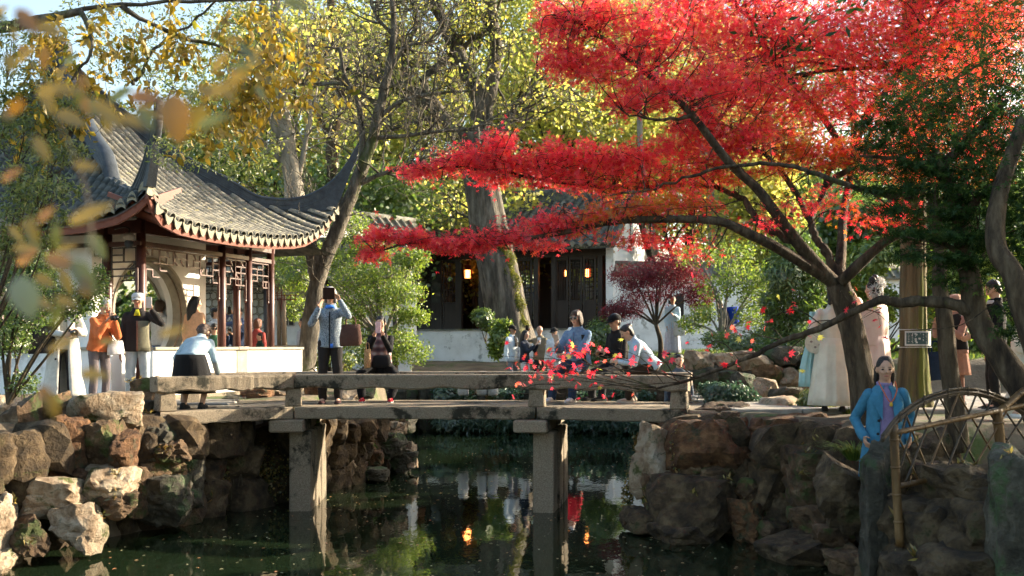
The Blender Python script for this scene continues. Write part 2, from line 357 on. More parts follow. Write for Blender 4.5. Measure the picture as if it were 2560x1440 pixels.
pert = noise3(np.stack([XX.ravel() * 1.1, YY.ravel() * 1.1, 0 * XX.ravel()], 1), 4) * .035
tag(link('ground', npmesh('ground', np.stack([XX.ravel(), YY.ravel(), ZZ.ravel() + pert * (np.abs(XX.ravel()) < 14)], 1), quads, 'ground_earth', smooth=True)), kind='structure')
g = G(); g.add([(-9, -6, 0), (9, -6, 0), (9, 29, 0), (-9, 29, 0)], [(0, 1, 2, 3)])
tag(g.obj('pond_water', 'pond_water'), kind='structure')
# paved paths: right of the bridge and by the pavilion, each slab its own piece
rg = random.Random(3)
def paving(name, x0, x1, y0, y1, sx, sy, skip=None):
    root = bpy.data.objects.new(name, None); COL.objects.link(root); tag(root, kind='structure'); ORG[root.name] = np.zeros(3)
    y = y0
    while y < y1:
        x = x0 + rg.uniform(0, sx * .5)
        hy = sy * rg.uniform(.8, 1.15)
        while x < x1:
            wx = sx * rg.uniform(.7, 1.25)
            c = np.array([x + wx / 2, y + hy / 2])
            if poly_sd(c[:1], c[1:], POND)[0] > .75:
                G().bbox((c[0], c[1], float(hgt(c[:1], c[1:])[0]) + .012), (wx - .02, hy - .02, .07), .012).obj('paving_slab', 'path_stone', root)
            x += wx
        y += hy
    return root
paving('garden_path', 2.7, 8.2, 12.6, 16.8, .95, .62)
paving('pavilion_path', -8.6, -3.9, 12.8, 14.6, .9, .6)
# ------------------------------------------------------------------ rocks
def ico(sub):
    import bmesh
    bm = bmesh.new(); bmesh.ops.create_icosphere(bm, subdivisions=sub, radius=1.0)
    V = np.array([v.co[:] for v in bm.verts]); T = np.array([[v.index for v in f.verts] for f in bm.faces]); bm.free(); return V, T
ICO = {3: ico(3), 4: ico(4), 5: ico(5)}
def rock_mesh(size, seed, sub=4, cuts=15, flat_top=0.7, rough=1.0):
    r = np.random.default_rng(seed); V, T = ICO[sub]
    n = r.normal(size=(cuts, 3)); n[:, 2] *= .55; n[: cuts // 2] = np.array([(cos(a), sin(a), 0) for a in (np.arange(cuts // 2) + r.uniform(-.3, .3, cuts // 2)) * 2 * pi / (cuts // 2)]) + r.normal(size=(cuts // 2, 3)) * .22
    n /= np.linalg.norm(n, axis=1)[:, None]; c = r.uniform(.60, .90, cuts)
    n = np.vstack([n, nz_(np.array((r.normal() * .2, r.normal() * .2, 1.0)))[None], [(0, 0, -1.0)]]); c = np.append(c, [.58 + (1 - flat_top) * .3, .8])
    dt = V @ n.T; rad = np.min(np.where(dt > .05, c / np.maximum(dt, .05), 9), axis=1); rad = np.minimum(rad, 1.25)
    W = V * rad[:, None]; ext = np.abs(W).max(0); W = W / ext * .5
    W = W * np.array(size); q = W * 3.0; ms = min(1.0, max(size) * 1.3 + .15)
    step = np.abs(((W[:, 2] * 7.0 + noise3(q * .8, seed + 3) * .8) % 1.0) - .5)      # bedding ledges
    d = noise3(q * 1.1, seed) * .030 - np.maximum(0, noise3(q * 2.3, seed + 5) - .25) * .075 - (step > .38) * .016 + noise3(q * 6.0, seed + 9) * .012 + r.normal(size=len(V)) * .004
    W = W + V * (d * rough * ms)[:, None]
    me = npmesh('rock', W, T, smooth=True); me.set_sharp_from_angle(angle=radians(26)); return me
def rock(parent, px, py, wpx, hpx, D, dep=None, m='rock_brown', seed=None, sub=4, rz=None, **k):
    s = seed if seed is not None else int(px * 7 + py * 13) % 9973; w_, h_ = wpx / F * D, hpx / F * D
    d_ = dep if dep else max(.25, .75 * w_); c = P(px, py, D + d_ * .35)
    me = rock_mesh((w_ * 1.34, d_ * 1.3, h_ * 1.28), s, sub, **k); me.materials.append(mm(m))
    o = link('rock', me, None, parent, loc=tuple(c - org(parent))); o.rotation_euler = (0, 0, (random.Random(s).uniform(-.35, .35) if rz is None else rz)); return o
LR = thing('rockery', 'tan and dark brown stacked rockery bank below the cream coat visitor', 'rockery', (-4.9, 11.6, 0))
for a in [(64, 1098, 100, 205, 11.3, .8, 'rock_brown'), (140, 1040, 75, 100, 11.7, .6, 'rock_brown'), (165, 1122, 88, 150, 11.0, .6, 'rock_orange'), (256, 1032, 175, 92, 11.6, .9, 'rock_pale'),
          (262, 1115, 125, 118, 11.3, .6, 'rock_brown'), (312, 1130, 40, 90, 11.1, .4, 'rock_orange'), (400, 1092, 130, 88, 12.2, .8, 'rock_grey'), (420, 1128, 90, 50, 12.0, .6, 'rock_brown'), (395, 1180, 130, 80, 12.1, .7, 'rock_brown'),
          (420, 1245, 135, 110, 12.0, .8, 'rock_grey'), (350, 1220, 80, 110, 11.8, .6, 'rock_brown'), (150, 1238, 190, 95, 10.7, .9, 'rock_pale'), (272, 1212, 125, 90, 10.9, .8, 'rock_pale'), (290, 1262, 90, 60, 10.9, .5, 'rock_brown'),
          (205, 1315, 82, 105, 10.5, .5, 'rock_pale'), (70, 1340, 85, 90, 10.2, .5, 'rock_brown'), (8, 1300, 40, 120, 10.0, .5, 'rock_pale'), (10, 1395, 60, 60, 9.9, .6, 'rock_pale'), 
          (10, 1190, 90, 120, 11.4, .7, 'rock_brown'), (30, 1020, 60, 70, 12.3, .6, 'rock_pale'), (215, 1190, 60, 40, 11.0, .4, 'rock_orange'), (375, 985, 70, 80, 13.4, .5, 'rock_brown'), (352, 1040, 70, 70, 12.6, .5, 'rock_grey'), (470, 1210, 60, 120, 12.5, .5, 'rock_grey')]:
    rock(LR, *a)
MR = thing('rockery', 'mossy rockery bank under the bridge beside the lit stone pier', 'rockery', (-2.6, 16, 0))
for a in [(640, 1160, 150, 190, 14.8, .9, 'rock_brown'), (690, 1085, 90, 70, 15.2, .6, 'rock_grey'), (655, 1225, 120, 60, 14.6, .6, 'rock_orange'), (560, 1240, 120, 60, 14.2, .6, 'rock_orange'), (848, 1075, 50, 85, 16.4, .5, 'rock_pale'), (900, 1076, 80, 65, 16.8, .6, 'rock_brown'), (985, 1074, 52, 36, 17.4, .4, 'rock_pale'), (962, 1108, 85, 55, 17.2, .5, 'rock_grey'),
          (866, 1112, 70, 60, 16.4, .5, 'rock_brown'), (922, 1150, 72, 48, 16.8, .5, 'rock_orange'), (860, 1165, 58, 62, 16.2, .5, 'rock_pale'), (1004, 1152, 66, 52, 17.8, .5, 'rock_grey'), (1028, 1135, 28, 56, 17.9, .3, 'rock_pale'), (915, 1181, 100, 26, 16.6, .6, 'rock_grey'), (1018, 1120, 40, 14, 17.9, .3, 'rock_pale'),
          (800, 1150, 90, 130, 16.6, .6, 'rock_brown'), (1000, 1060, 60, 50, 20, .8, 'rock_grey'), (760, 1200, 110, 90, 15.9, .6, 'rock_brown')]:
    rock(MR, *a)
BR = thing('rockery', 'low sunlit rocks along the bank behind the bridge bench', 'rockery', (-3.5, 17, 1.4))
for a in [(640, 988, 70, 32, 16.2, .5, 'rock_orange'), (700, 990, 50, 28, 16.6, .4, 'rock_pale'), (590, 998, 50, 22, 16.0, .4, 'rock_grey'), (785, 968, 40, 45, 17, .4, 'rock_orange'), (870, 990, 50, 26, 17, .4, 'rock_pale'), (900, 985, 60, 24, 18, .5, 'rock_grey'), (720, 968, 46, 30, 17.2, .4, 'rock_pale')]:
    rock(BR, *a, sub=3)
RR = thing('rockery', 'shaded brown rockery face rising from the pond at the far bridge end', 'rockery', (2.6, 11.7, 0))
for a in [(1645, 1152, 95, 160, 12.3, .7, 'rock_pale'), (1655, 1250, 80, 130, 12.3, .7, 'rock_brown'), (1785, 1122, 200, 140, 12.0, .9, 'rock_orange'), (1720, 1150, 90, 140, 12.1, .6, 'rock_brown'), (1925, 1165, 90, 70, 11.7, .6, 'rock_orange'), (1980, 1082, 185, 85, 11.9, .8, 'rock_orange'), (2110, 1092, 110, 60, 11.3, .7, 'rock_brown'), (2045, 1180, 150, 155, 11.0, .7, 'rock_brown'),
          (1740, 1262, 200, 140, 11.7, .9, 'rock_dark'), (1868, 1300, 80, 95, 11.5, .6, 'rock_orange'), (1870, 1222, 66, 60, 11.7, .5, 'rock_brown'), (1942, 1256, 90, 95, 11.6, .6, 'rock_brown'), (2012, 1372, 200, 78, 10.4, .8, 'rock_dark'), (2040, 1298, 120, 90, 10.8, .7, 'rock_brown'), (2105, 1245, 95, 95, 10.6, .6, 'rock_dark'), (2135, 1295, 60, 100, 10.2, .5, 'rock_dark'),
          (1600, 1298, 90, 50, 12.0, .6, 'rock_dark'), (1700, 1328, 130, 46, 11.5, .7, 'rock_dark'), (1795, 1032, 110, 46, 13.0, .6, 'rock_brown'), (1930, 1330, 100, 60, 11.3, .6, 'rock_brown'), (1880, 1100, 60, 70, 12.4, .5, 'rock_brown'), (1945, 1130, 90, 60, 12.0, .5, 'rock_brown'), (2130, 1190, 90, 90, 10.9, .6, 'rock_brown'), (2120, 1400, 90, 60, 9.9, .6, 'rock_brown'), (1810, 1195, 120, 60, 11.9, .5, 'rock_brown'), (2090, 1345, 100, 70, 10.3, .6, 'rock_brown'), (1690, 1075, 60, 40, 12.8, .5, 'rock_orange')]:
    rock(RR, *a)
NR = thing('rockery', 'dark near rockery below the arched bamboo fence', 'rockery', (4.0, 7.6, 0))
for a in [(2194, 1262, 84, 290, 8.35, .4, 'rock_grey'), (2110, 1240, 110, 170, 8.9, .6, 'rock_dark'), (2235, 1200, 70, 150, 8.5, .4, 'rock_dark'), (2330, 1330, 180, 200, 8.0, .8, 'rock_dark'), (2290, 1420, 160, 110, 7.9, .7, 'rock_dark'), (2440, 1225, 170, 120, 7.7, .8, 'rock_dark'), (2460, 1340, 200, 160, 7.5, .7, 'rock_dark'), (2535, 1290, 90, 320, 7.0, .5, 'rock_grey'), (2400, 1420, 200, 100, 7.4, .7, 'rock_dark'), (2260, 1240, 70, 120, 8.9, .5, 'rock_dark'), (2350, 1245, 110, 110, 8.3, .6, 'rock_dark'), (2200, 1420, 120, 90, 9.0, .6, 'rock_dark'), (2620, 1250, 140, 260, 7.4, .6, 'rock_dark')]:
    rock(NR, *a)
# filler stones packed behind the named boulders so that no bare bank shows
def filler(parent, path, rows, seed, z0=0.0, z1=1.35, big=.42, back=.25, mats=('rock_dark',)):
    r = random.Random(seed); path = np.array(path, float)
    for k in range(len(path) - 1):
        a, b = path[k], path[k + 1]; L = np.linalg.norm(b - a); n = max(1, int(L / (big * .8)))
        nr = np.array(((b - a)[1], -(b - a)[0])) / L
        for i in range(n):
            for j in range(rows):
                f = (i + r.uniform(.2, .8)) / n; p = a + (b - a) * f; z = z0 + (z1 - z0) * (j + .5) / rows; off = back * (j / rows) * .8
                sz = big * r.uniform(.8, 1.35); me = rock_mesh((sz * 1.3, sz * 1.1, (z1 - z0) / rows * r.uniform(1.2, 1.6)), r.randint(0, 9999), 3); me.materials.append(mm(r.choice(mats)))
                q = np.array((p[0] - nr[0] * off, p[1] - nr[1] * off, z)); o = link('rock', me, None, parent, loc=tuple(q - org(parent))); o.rotation_euler = (0, 0, r.uniform(0, 6.3))
filler(LR, [(-3.75, 14.2), (-4.45, 12.7), (-5.25, 11.5), (-5.5, 9.8)], 3, 1, big=.55); filler(RR, [(4.5, 9.9), (3.7, 11.1), (2.65, 12.4), (2.2, 13.2), (2.3, 14.4)], 3, 2, big=.55); filler(NR, [(4.6, 7.0), (4.0, 8.2), (3.5, 9.2)], 4, 3, 0, 1.2); filler(NR, [(3.0, 8.3), (3.6, 8.0), (4.4, 7.6)], 3, 4, 0, .95)
filler(MR, [(-2.2, 18.6), (-2.7, 16.3), (-3.4, 14.6)], 3, 5, 0, 1.1)
# retaining wall of fitted stones below the grassy mound
SWL = thing('stone_wall', 'low retaining wall of fitted fieldstones below the grassy mound', 'stone wall', (4.4, 18.2, 1.4))
rr_ = random.Random(11)
for row, (y0, hh) in enumerate(((905, 44), (944, 46), (982, 40))):
    x = 1712 + row * 14
    while x < 2120:
        wx = rr_.uniform(46, 84); rock(SWL, x + wx / 2, y0 + rr_.uniform(-5, 5) - (12 if 1880 < x < 1960 and row == 0 else 0), wx * 1.05, hh * rr_.uniform(.95, 1.25), 18.0 + rr_.uniform(0, .25), .5, rr_.choice(['rock_grey', 'rock_pale', 'rock_brown', 'rock_pale']), seed=rr_.randint(0, 9999), sub=3, rz=rr_.uniform(-.1, .1)); x += wx
ST = thing('stone_steps', 'rough stone steps and boulders rising to the garden path', 'steps', (3.8, 14, 1.4))
for a in [(1945, 1020, 95, 50, 13.6, .6, 'rock_pale'), (1990, 1012, 60, 30, 14.2, .4, 'rock_grey'), (1910, 975, 60, 55, 15.6, .5, 'rock_pale'), (1860, 958, 60, 50, 16.6, .4, 'rock_grey'), (1870, 1062, 70, 26, 12.9, .5, 'rock_pale'), (1960, 985, 70, 26, 15.2, .4, 'rock_grey')]:
    rock(ST, *a, sub=3)
# far bank: stone revetment and low balustrade
FB = thing('stone_revetment', 'grey stone edging along the far bank of the pond', 'stone edging', (0.5, 26.6, 0))
x = -3.3
while x < 4.6:
    wx = rr_.uniform(.5, .95); rock(FB, HX + (x + wx / 2) / 26.6 * F, 1012 + rr_.uniform(-6, 6), wx / 26.6 * F, 100, 26.6, .5, rr_.choice(['rock_grey', 'rock_brown']), seed=rr_.randint(0, 9999), sub=3); x += wx
for i, k in enumerate((0, 1)):
    G().bbox((.3, 27.15 + .5 * k, 1.0 + .14 * k), (8.2, .4, .16), .02).obj('coping_stone', 'rock_grey', FB)
BAL = thing('stone_balustrade', 'low weathered stone balustrade across the far bank', 'balustrade', (0, 27.6, 1.0))
for i in range(9):
    xx = -2.4 + i * .78
    G().bbox((xx, 27.55, 1.27), (.13, .13, .42), .02).obj('post', 'rock_grey', BAL)
for i in range(8): G().bbox((-2.01 + i * .78, 27.55, 1.3), (.62, .07, .09), .012).obj('rail', 'rock_grey', BAL)
for px, hh in ((1158, .26), (1205, .28), (1232, .24)):
    b = P(px, 925, 25.9); b[2] = 1.0; gg = G(); gg.tube([b, b + (0, 0, hh * .15), b + (0, 0, hh * .5), b + (0, 0, hh * .9), b + (0, 0, hh + .35)], [.12, .14, .15, .14, .12], 14)
    tag(gg.obj('stone_stool', 'granite_top', smooth=True, base=b), {1158: 'round pale stone stool, widest apart of three beyond the bench rail', 1205: 'middle one of three round pale stone stools', 1232: 'round pale stone stool beside the man in a white jacket'}[px], 'stool', 'stone stools on the far bank')
# ------------------------------------------------------------------ the bridge
BRG = thing('stone_bridge', 'low granite slab bridge with bench rails crossing the pond', 'bridge', (-.6, 14.3, 0))
NEAR = np.array([(-4.37, 12.4), (-2.97, 13.6), (.324, 13.5), (2.27, 12.9)]); FAR = np.array([(-4.78, 14.3), (-3.35, 15.4), (.42, 15.35), (2.67, 14.75)])
DECK = 1.44
def xy(p, z): return np.array([p[0], p[1], z])
for i in range(3):
    n0, n1, f0, f1 = NEAR[i], NEAR[i + 1], FAR[i], FAR[i + 1]; k = 3
    for j in range(k):
        a, b = j / k + .004, (j + 1) / k - .004
        q = [n0 + (f0 - n0) * a, n1 + (f1 - n1) * a, n1 + (f1 - n1) * b, n0 + (f0 - n0) * b]
        c = sum(q) / 4; q = [c + (p - c) * (1 - .012 / max(.3, np.linalg.norm(p - c))) for p in q]
        rings = []; jr_ = np.random.default_rng(i * 7 + j); ns_ = 22
        for f in np.linspace(0, 1, ns_ + 1):
            A_, B_ = q[0] + (q[1] - q[0]) * f, q[3] + (q[2] - q[3]) * f; w_ = nz_(B_ - A_); ch = .014 + .016 * max(0, jr_.normal()); e_ = jr_.normal(size=4) * .004
            rings.append([xy(A_ + w_ * .012, DECK - .165 + e_[0]), xy(A_ + w_ * e_[1], DECK - .15), xy(A_ + w_ * e_[2], DECK - ch), xy(A_ + w_ * ch * 1.2, DECK), xy(B_ - w_ * .016, DECK), xy(B_, DECK - .016), xy(B_, DECK - .15), xy(B_ - w_ * .012, DECK - .165)])
        gg = G(); gg.loft(rings); gg.obj('deck_slab', 'granite', BRG)
    # wear surface sheet of each span is the slab itself
def rail_run(line, inward, far):
    for i in range(3):
        a, b = line[i], line[i + 1]; d = b - a; L = np.linalg.norm(d); d /= L; nrm = np.array((-d[1], d[0])) * inward
        A, B = a + nrm * .14 + d * (.0 if i else -.02), b + nrm * .14 - d * .006
        cuts = 1
        z0 = 1.69; g = G(); m = 34; rings = []; jr_ = np.random.default_rng(i + 40 * far)
        for t in np.linspace(0, 1, m):
            p = A + (B - A) * t; sag = .016 * math.sin(t * 23 + i * 3) * (0 < t < 1)
            w_ = .13 + jr_.normal() * .003; sag += abs(jr_.normal()) * .006; tz = .17 - .012 * max(0, jr_.normal())
            rings.append([xy(p - nrm * w_, z0 - sag + .02), xy(p - nrm * (w_ - .02), z0 - sag), xy(p + nrm * (w_ - .02), z0 - sag), xy(p + nrm * w_, z0 - sag + .02), xy(p + nrm * w_, z0 + tz), xy(p + nrm * (w_ - .02), z0 + .19), xy(p - nrm * (w_ - .02), z0 + .19), xy(p - nrm * w_, z0 + tz)])
        g.loft(rings); g.obj('bench_rail', 'granite', BRG)
    for i in range(4):
        d = (line[min(i + 1, 3)] - line[max(i - 1, 0)]); d = d / np.linalg.norm(d); nrm = np.array((-d[1], d[0])) * inward
        p = line[i] + nrm * .15 + d * (.13 if i == 0 else (-.13 if i == 3 else 0)); ax = [(d[0], d[1], 0), (nrm[0], nrm[1], 0), (0, 0, 1)]
        G().bbox((p[0], p[1], (DECK + 1.69) / 2), (.23, .22, .25), .014, ax, taper=.86).obj('post', 'granite', BRG)
rail_run(NEAR, 1, 0); rail_run(FAR, -1, 1)
for i, (off, dirn) in ((1, (-.02, (-.06, 1.0))), (2, (.02, (.16, .985)))):
    d = np.array(dirn) / np.linalg.norm(dirn); s = np.array((d[1], -d[0])); base = NEAR[i] + s * (-.02 if i == 1 else .0)
    ax = [(s[0], s[1], 0), (d[0], d[1], 0), (0, 0, 1)]
    cp = base + d * .92 - s * .06; G().bbox((cp[0], cp[1], DECK - .165 - .09), (.46, 2.15, .17), .02, ax).obj('cap_stone', 'granite', BRG)
    for k, (d0, ln, wd) in enumerate(((.10, .44, .30), (.56, .50, .32), (1.09, .52, .31))):
        q = base + d * (d0 + ln / 2) + s * (.10 + .012 * (k - 1)); G().bbox((q[0], q[1], (DECK - .34 - .7) / 2), (wd, ln, DECK - .34 + .7), .018, ax, taper=.96).obj('pier_slab', 'granite', BRG)
# abutment block at the right end
G().bbox((2.75, 13.9, 1.33), (.9, 1.9, .2), .03).obj('landing_slab', 'granite', BRG)
G().bbox((-4.95, 13.4, 1.32), (.8, 1.8, .2), .03).obj('landing_slab', 'granite', BRG)
# ------------------------------------------------------------------ pavilion with moon gates
mat('plaster', [(.76, .75, .72), (.85, .84, .82)], scale=2.0, rough=.9, bump=.12, bscale=25, moss=((.55, .54, .50), .02, 1.1))
mat('plaster_old', [(.58, .575, .55), (.76, .755, .73), (.84, .835, .82)], scale=1.4, rough=.9, bump=.15, bscale=20, moss=((.30, .30, .27), .2, 1.6))
mat('red_wood', [(.045, .015, .011), (.085, .028, .019)], scale=9, rough=.42, bump=.1, bscale=40, stretch=(1, 1, .12))
mat('fascia_red', [(.14, .042, .026), (.20, .062, .036)], scale=7, rough=.6, bump=.1)
mat('dark_wood', [(.02, .013, .010), (.045, .03, .022)], scale=9, rough=.55, bump=.15, bscale=40, stretch=(1, 1, .12))
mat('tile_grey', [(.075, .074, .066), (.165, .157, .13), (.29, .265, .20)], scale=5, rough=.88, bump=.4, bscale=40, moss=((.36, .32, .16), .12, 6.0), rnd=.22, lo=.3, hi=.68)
mat('tile_dark', [(.035, .045, .045), (.085, .095, .09), (.15, .15, .13)], scale=6, rough=.8, bump=.4, bscale=40, rnd=.2)  # roof bed tone; also paints the shade of the left face tiles
mat('drip_pale', [(.17, .16, .12), (.31, .285, .21)], scale=9, rough=.9, bump=.3, bscale=40, moss=((.16, .15, .07), .2, 9.0), rnd=.15)
mat('ridge_slate', [(.018, .024, .030), (.045, .055, .066)], scale=8, rough=.62, bump=.2, bscale=30, moss=((.07, .07, .065), .10, 5.0))
mat('gate_stone', [(.24, .215, .165), (.36, .325, .25)], scale=8, rough=.85, bump=.25, bscale=40)
mat('grey_brick', [(.13, .10, .075), (.22, .17, .12)], scale=8, rough=.9, bump=.4, bscale=40, rnd=.2)
U = np.array((.33, .944)); U /= np.linalg.norm(U); NI = np.array((-U[1], U[0]))
CA = np.array((-5.75, 15.5)); EA = CA - (U + NI) * .9
FLOOR = 1.50
def pv(s, t, z, o=None):
    o = CA if o is None else o; q = o + U * s + NI * t; return np.array([q[0], q[1], z])
AXU = [(U[0], U[1], 0), (NI[0], NI[1], 0), (0, 0, 1)]; AXN = [(NI[0], NI[1], 0), (-U[0], -U[1], 0), (0, 0, 1)]
PAV = thing('pavilion', 'white walled pavilion with moon gates, red brown columns and upswept grey tile roof', 'pavilion', pv(1.8, 3.2, 1.4))
LF = 3.6
def moon_wall(s0, t0, ax, L, z0, z1, th, cx, cz, R):
    """plastered wall with a round opening; ax 0 along U, 1 along NI; thickness goes inward"""
    def pt(a, b, z): return pv(s0 + (a if ax == 0 else b), t0 + (b if ax == 0 else a), z)
    g = G(); n = 48; ang = [2 * pi * i / n for i in range(n)]
    def outer(a):
        dx, dz = cos(a), sin(a); k = 1e9
        if dx > 1e-6: k = min(k, (L - cx) / dx)
        if dx < -1e-6: k = min(k, -cx / dx)
        if dz > 1e-6: k = min(k, (z1 - cz) / dz)
        if dz < -1e-6: k = min(k, (z0 - cz) / dz)
        return cx + dx * k, cz + dz * k
    # make sure the rectangle corners are sampled
    ang += [math.atan2(z - cz, x - cx) % (2 * pi) for x in (0, L) for z in (z0, z1)]; ang.sort(); n = len(ang)
    V = []; Fc = []
    for b in (0, th):
        for a in ang: V.append(pt(cx + R * cos(a), b, max(z0, cz + R * sin(a))))
        for a in ang: x, z = outer(a); V.append(pt(x, b, z))
    for i in range(n):
        j = (i + 1) % n
        Fc += [(i, j, n + j, n + i), (2 * n + i, 3 * n + i, 3 * n + j, 2 * n + j), (i, 2 * n + i, 2 * n + j, j), (n + i, n + j, 3 * n + j, 3 * n + i)]
    g.add(V, Fc); o = g.obj('wall', 'plaster', PAV)
    rg_ = G(); rings = []
    for i in range(49):
        a = 2 * pi * i / 48; c, s_ = cos(a), sin(a)
        rings.append([pt(cx + (R + .035) * c, -.02, cz + (R + .035) * s_), pt(cx + (R + .035) * c, .09, cz + (R + .035) * s_), pt(cx + (R - .012) * c, .09, cz + (R - .012) * s_), pt(cx + (R - .012) * c, -.02, cz + (R - .012) * s_)])
    rg_.loft(rings, False, False); rg_.obj('gate_ring', 'gate_stone', o)
    r2 = G(); rings = []
    for i in range(49):
        a = 2 * pi * i / 48; c, s_ = cos(a), sin(a); rings.append([pt(cx + (R - .004) * c, .10, cz + (R - .004) * s_), pt(cx + (R - .004) * c, th * .62, cz + (R - .004) * s_), pt(cx + (R - .05) * c, th * .62, cz + (R - .05) * s_), pt(cx + (R - .05) * c, .10, cz + (R - .05) * s_)])
    r2.loft(rings, False, False); r2.obj('gate_lining', 'gate_stone', o)
    return o
W0, W1 = -.05, 2.85; WT = .9; WL = W1 - W0; ZC = EYE + .57
moon_wall(W0, WT, 0, WL, FLOOR, 4.4, .42, WL / 2 - .04, ZC, .93)
moon_wall(W0, WT + .43, 1, WL - .43, FLOOR, 4.4, .42, WL / 2 - .3, ZC, .93)
moon_wall(W0 + .43, WT + WL, 0, WL - .9, FLOOR, 4.4, .42, WL / 2 - .43, ZC, .46)  # rear gate made small to darken the view through the front gate
moon_wall(W1 - .42, WT + .43, 1, WL - .43, FLOOR, 4.4, .42, WL / 2 - .3, ZC, .93)
# floor plinth
G().box(pv(1.8, 3.3, FLOOR - .16), (4.6, 7.6, .3), AXU).obj('plinth', 'granite', PAV)
# columns
cols = [(0, 0), (2.07, 0), (2.87, 0), (3.6, 0), (0, .64), (0, 1.68), (0, 4.9), (0, 5.7), (0, 6.6), (3.6, .75), (3.6, 2.0), (3.6, 6.6)]
for (s, t) in cols:
    g = G(); r = .073 if t < 1 else .085
    g.tube([pv(s, t, FLOOR), pv(s, t, FLOOR + 1.2), pv(s, t, 4.25)], [r, r, r * .94], 16); c = g.obj('column', 'red_wood', PAV, smooth=True)
    g = G(); g.tube([pv(s, t, FLOOR - .01), pv(s, t, FLOOR + .05), pv(s, t, FLOOR + .1), pv(s, t, FLOOR + .12)], [.13, .15, .13, .09], 14); g.obj('column_base', 'granite', c, smooth=True)
# beams
for z, h in ((4.12, .2), (3.86, .07)):
    G().box(pv(1.8, 0, z), (3.75, .1, h), AXU).obj('beam', 'red_wood', PAV); G().box(pv(0, 3.3, z - .002), (.1, 6.7, h), AXU).obj('beam', 'red_wood', PAV)
    G().box(pv(3.6, 3.3, z - .002), (.1, 6.5, h), AXU).obj('beam', 'red_wood', PAV)
# hanging fret lattice under the beam
def lattice(a, b, z1, hh, parent, m='dark_wood', seed=0):
    r = random.Random(seed); a = np.array(a, float); b = np.array(b, float); d = b - a; L = np.linalg.norm(d); d /= L; up = np.array((0, 0, 1.0)); g = G(); w_ = .022
    def bar(x0, z0, x1, zz): g.beam(a + d * x0 + up * z0, a + d * x1 + up * zz, w_, w_, up=np.cross(d, up))
    z0 = z1 - hh; nn = max(2, int(L / .16)); dx = L / nn; rows = 4; dz = hh / rows
    bar(0, z1, L, z1)
    for i in range(nn):
        x = i * dx; e = min(i, nn - 1 - i); low = 0 if e < 2 else (1 if e < 3 else 2)   # deeper at the ends
        for k in range(low, rows):
            zz = z0 + k * dz
            if r.random() < .72: bar(x, zz, x + dx, zz)
            if r.random() < .72: bar(x + dx * (.5 if r.random() < .35 else 0), zz, x + dx * (.5 if r.random() < .1 else 0), zz + dz)
        bar(x, z0 + low * dz, x, z1) if i % 2 == 0 else None
    bar(L, z0, L, z1); bar(0, z0, 0, z1)
    return g.obj('lattice', m, parent)
def z_off(p, z): q = np.array(p); q[2] = z; return q
base0 = lambda s, t: pv(s, t, 0)
for i, ((s0, t0), (s1, t1)) in enumerate([((.09, 0), (1.98, 0)), ((2.15, 0), (2.79, 0)), ((2.95, 0), (3.52, 0)), ((0, .09), (0, .56)), ((0, .73), (0, 1.6)), ((0, 1.77), (0, 4.8)), ((3.6, .1), (3.6, .68)), ((3.6, .83), (3.6, 1.9)), ((3.6, 2.1), (3.6, 5.0))]):
    lattice(base0(s0, t0), base0(s1, t1), 3.80, .44, PAV, 'red_wood' if t1 < .05 else 'dark_wood', i)
for (s, t) in cols[:5]:
    for sg in (-1, 1):
        g = G(); a = pv(s + .095 * sg, t, 3.36); g.bbox(a + (0, 0, -.06), (.035, .05, .36), .01, AXU); g.sph(a + (0, 0, -.27), (.028, .028, .045), 8, 6); g.obj('hanging_bracket', 'red_wood', PAV)
# low bench wall with stone coping between the columns
def bench(s0, t0, s1, t1, n=1):
    for i in range(n):
        a = i / n; b = (i + 1) / n; A = pv(s0 + (s1 - s0) * a, t0 + (t1 - t0) * a, 0); B = pv(s0 + (s1 - s0) * b, t0 + (t1 - t0) * b, 0)
        d = (B - A) / np.linalg.norm(B - A); c = (A + B) / 2; L = np.linalg.norm(B - A); ax = [d, np.cross((0, 0, 1), d), (0, 0, 1)]
        G().box(c + (0, 0, (1.30 + 2.20) / 2), (L - .004, .24, .9), ax).obj('low_wall', 'plaster', PAV)
        G().bbox(c + (0, 0, 2.228), (L - .006, .34, .05), .01, ax).obj('coping', 'gate_stone', PAV)
bench(-.12, -.2, 2.05, -.2, 1); bench(2.36, -.2, 4.2, -.2, 1); bench(-.25, .25, -.25, 3.2, 1); bench(4.08, .1, 4.08, 3.0, 1)
G().box(pv(2.2, -.2, 1.76), (.30, .27, .92), AXU).obj('low_pier', 'gate_stone', PAV); G().bbox(pv(2.2, -.2, 2.232), (.32, .36, .06), .01, AXU).obj('coping', 'gate_stone', PAV)
for r in range(4):
    for c in range(5): G().bbox(pv(-.12 + c * .3 + (r % 2) * .12, -.33, 1.24 + r * .075), (.285, .06, .066), .006, AXU).obj('brick', 'grey_brick', PAV)
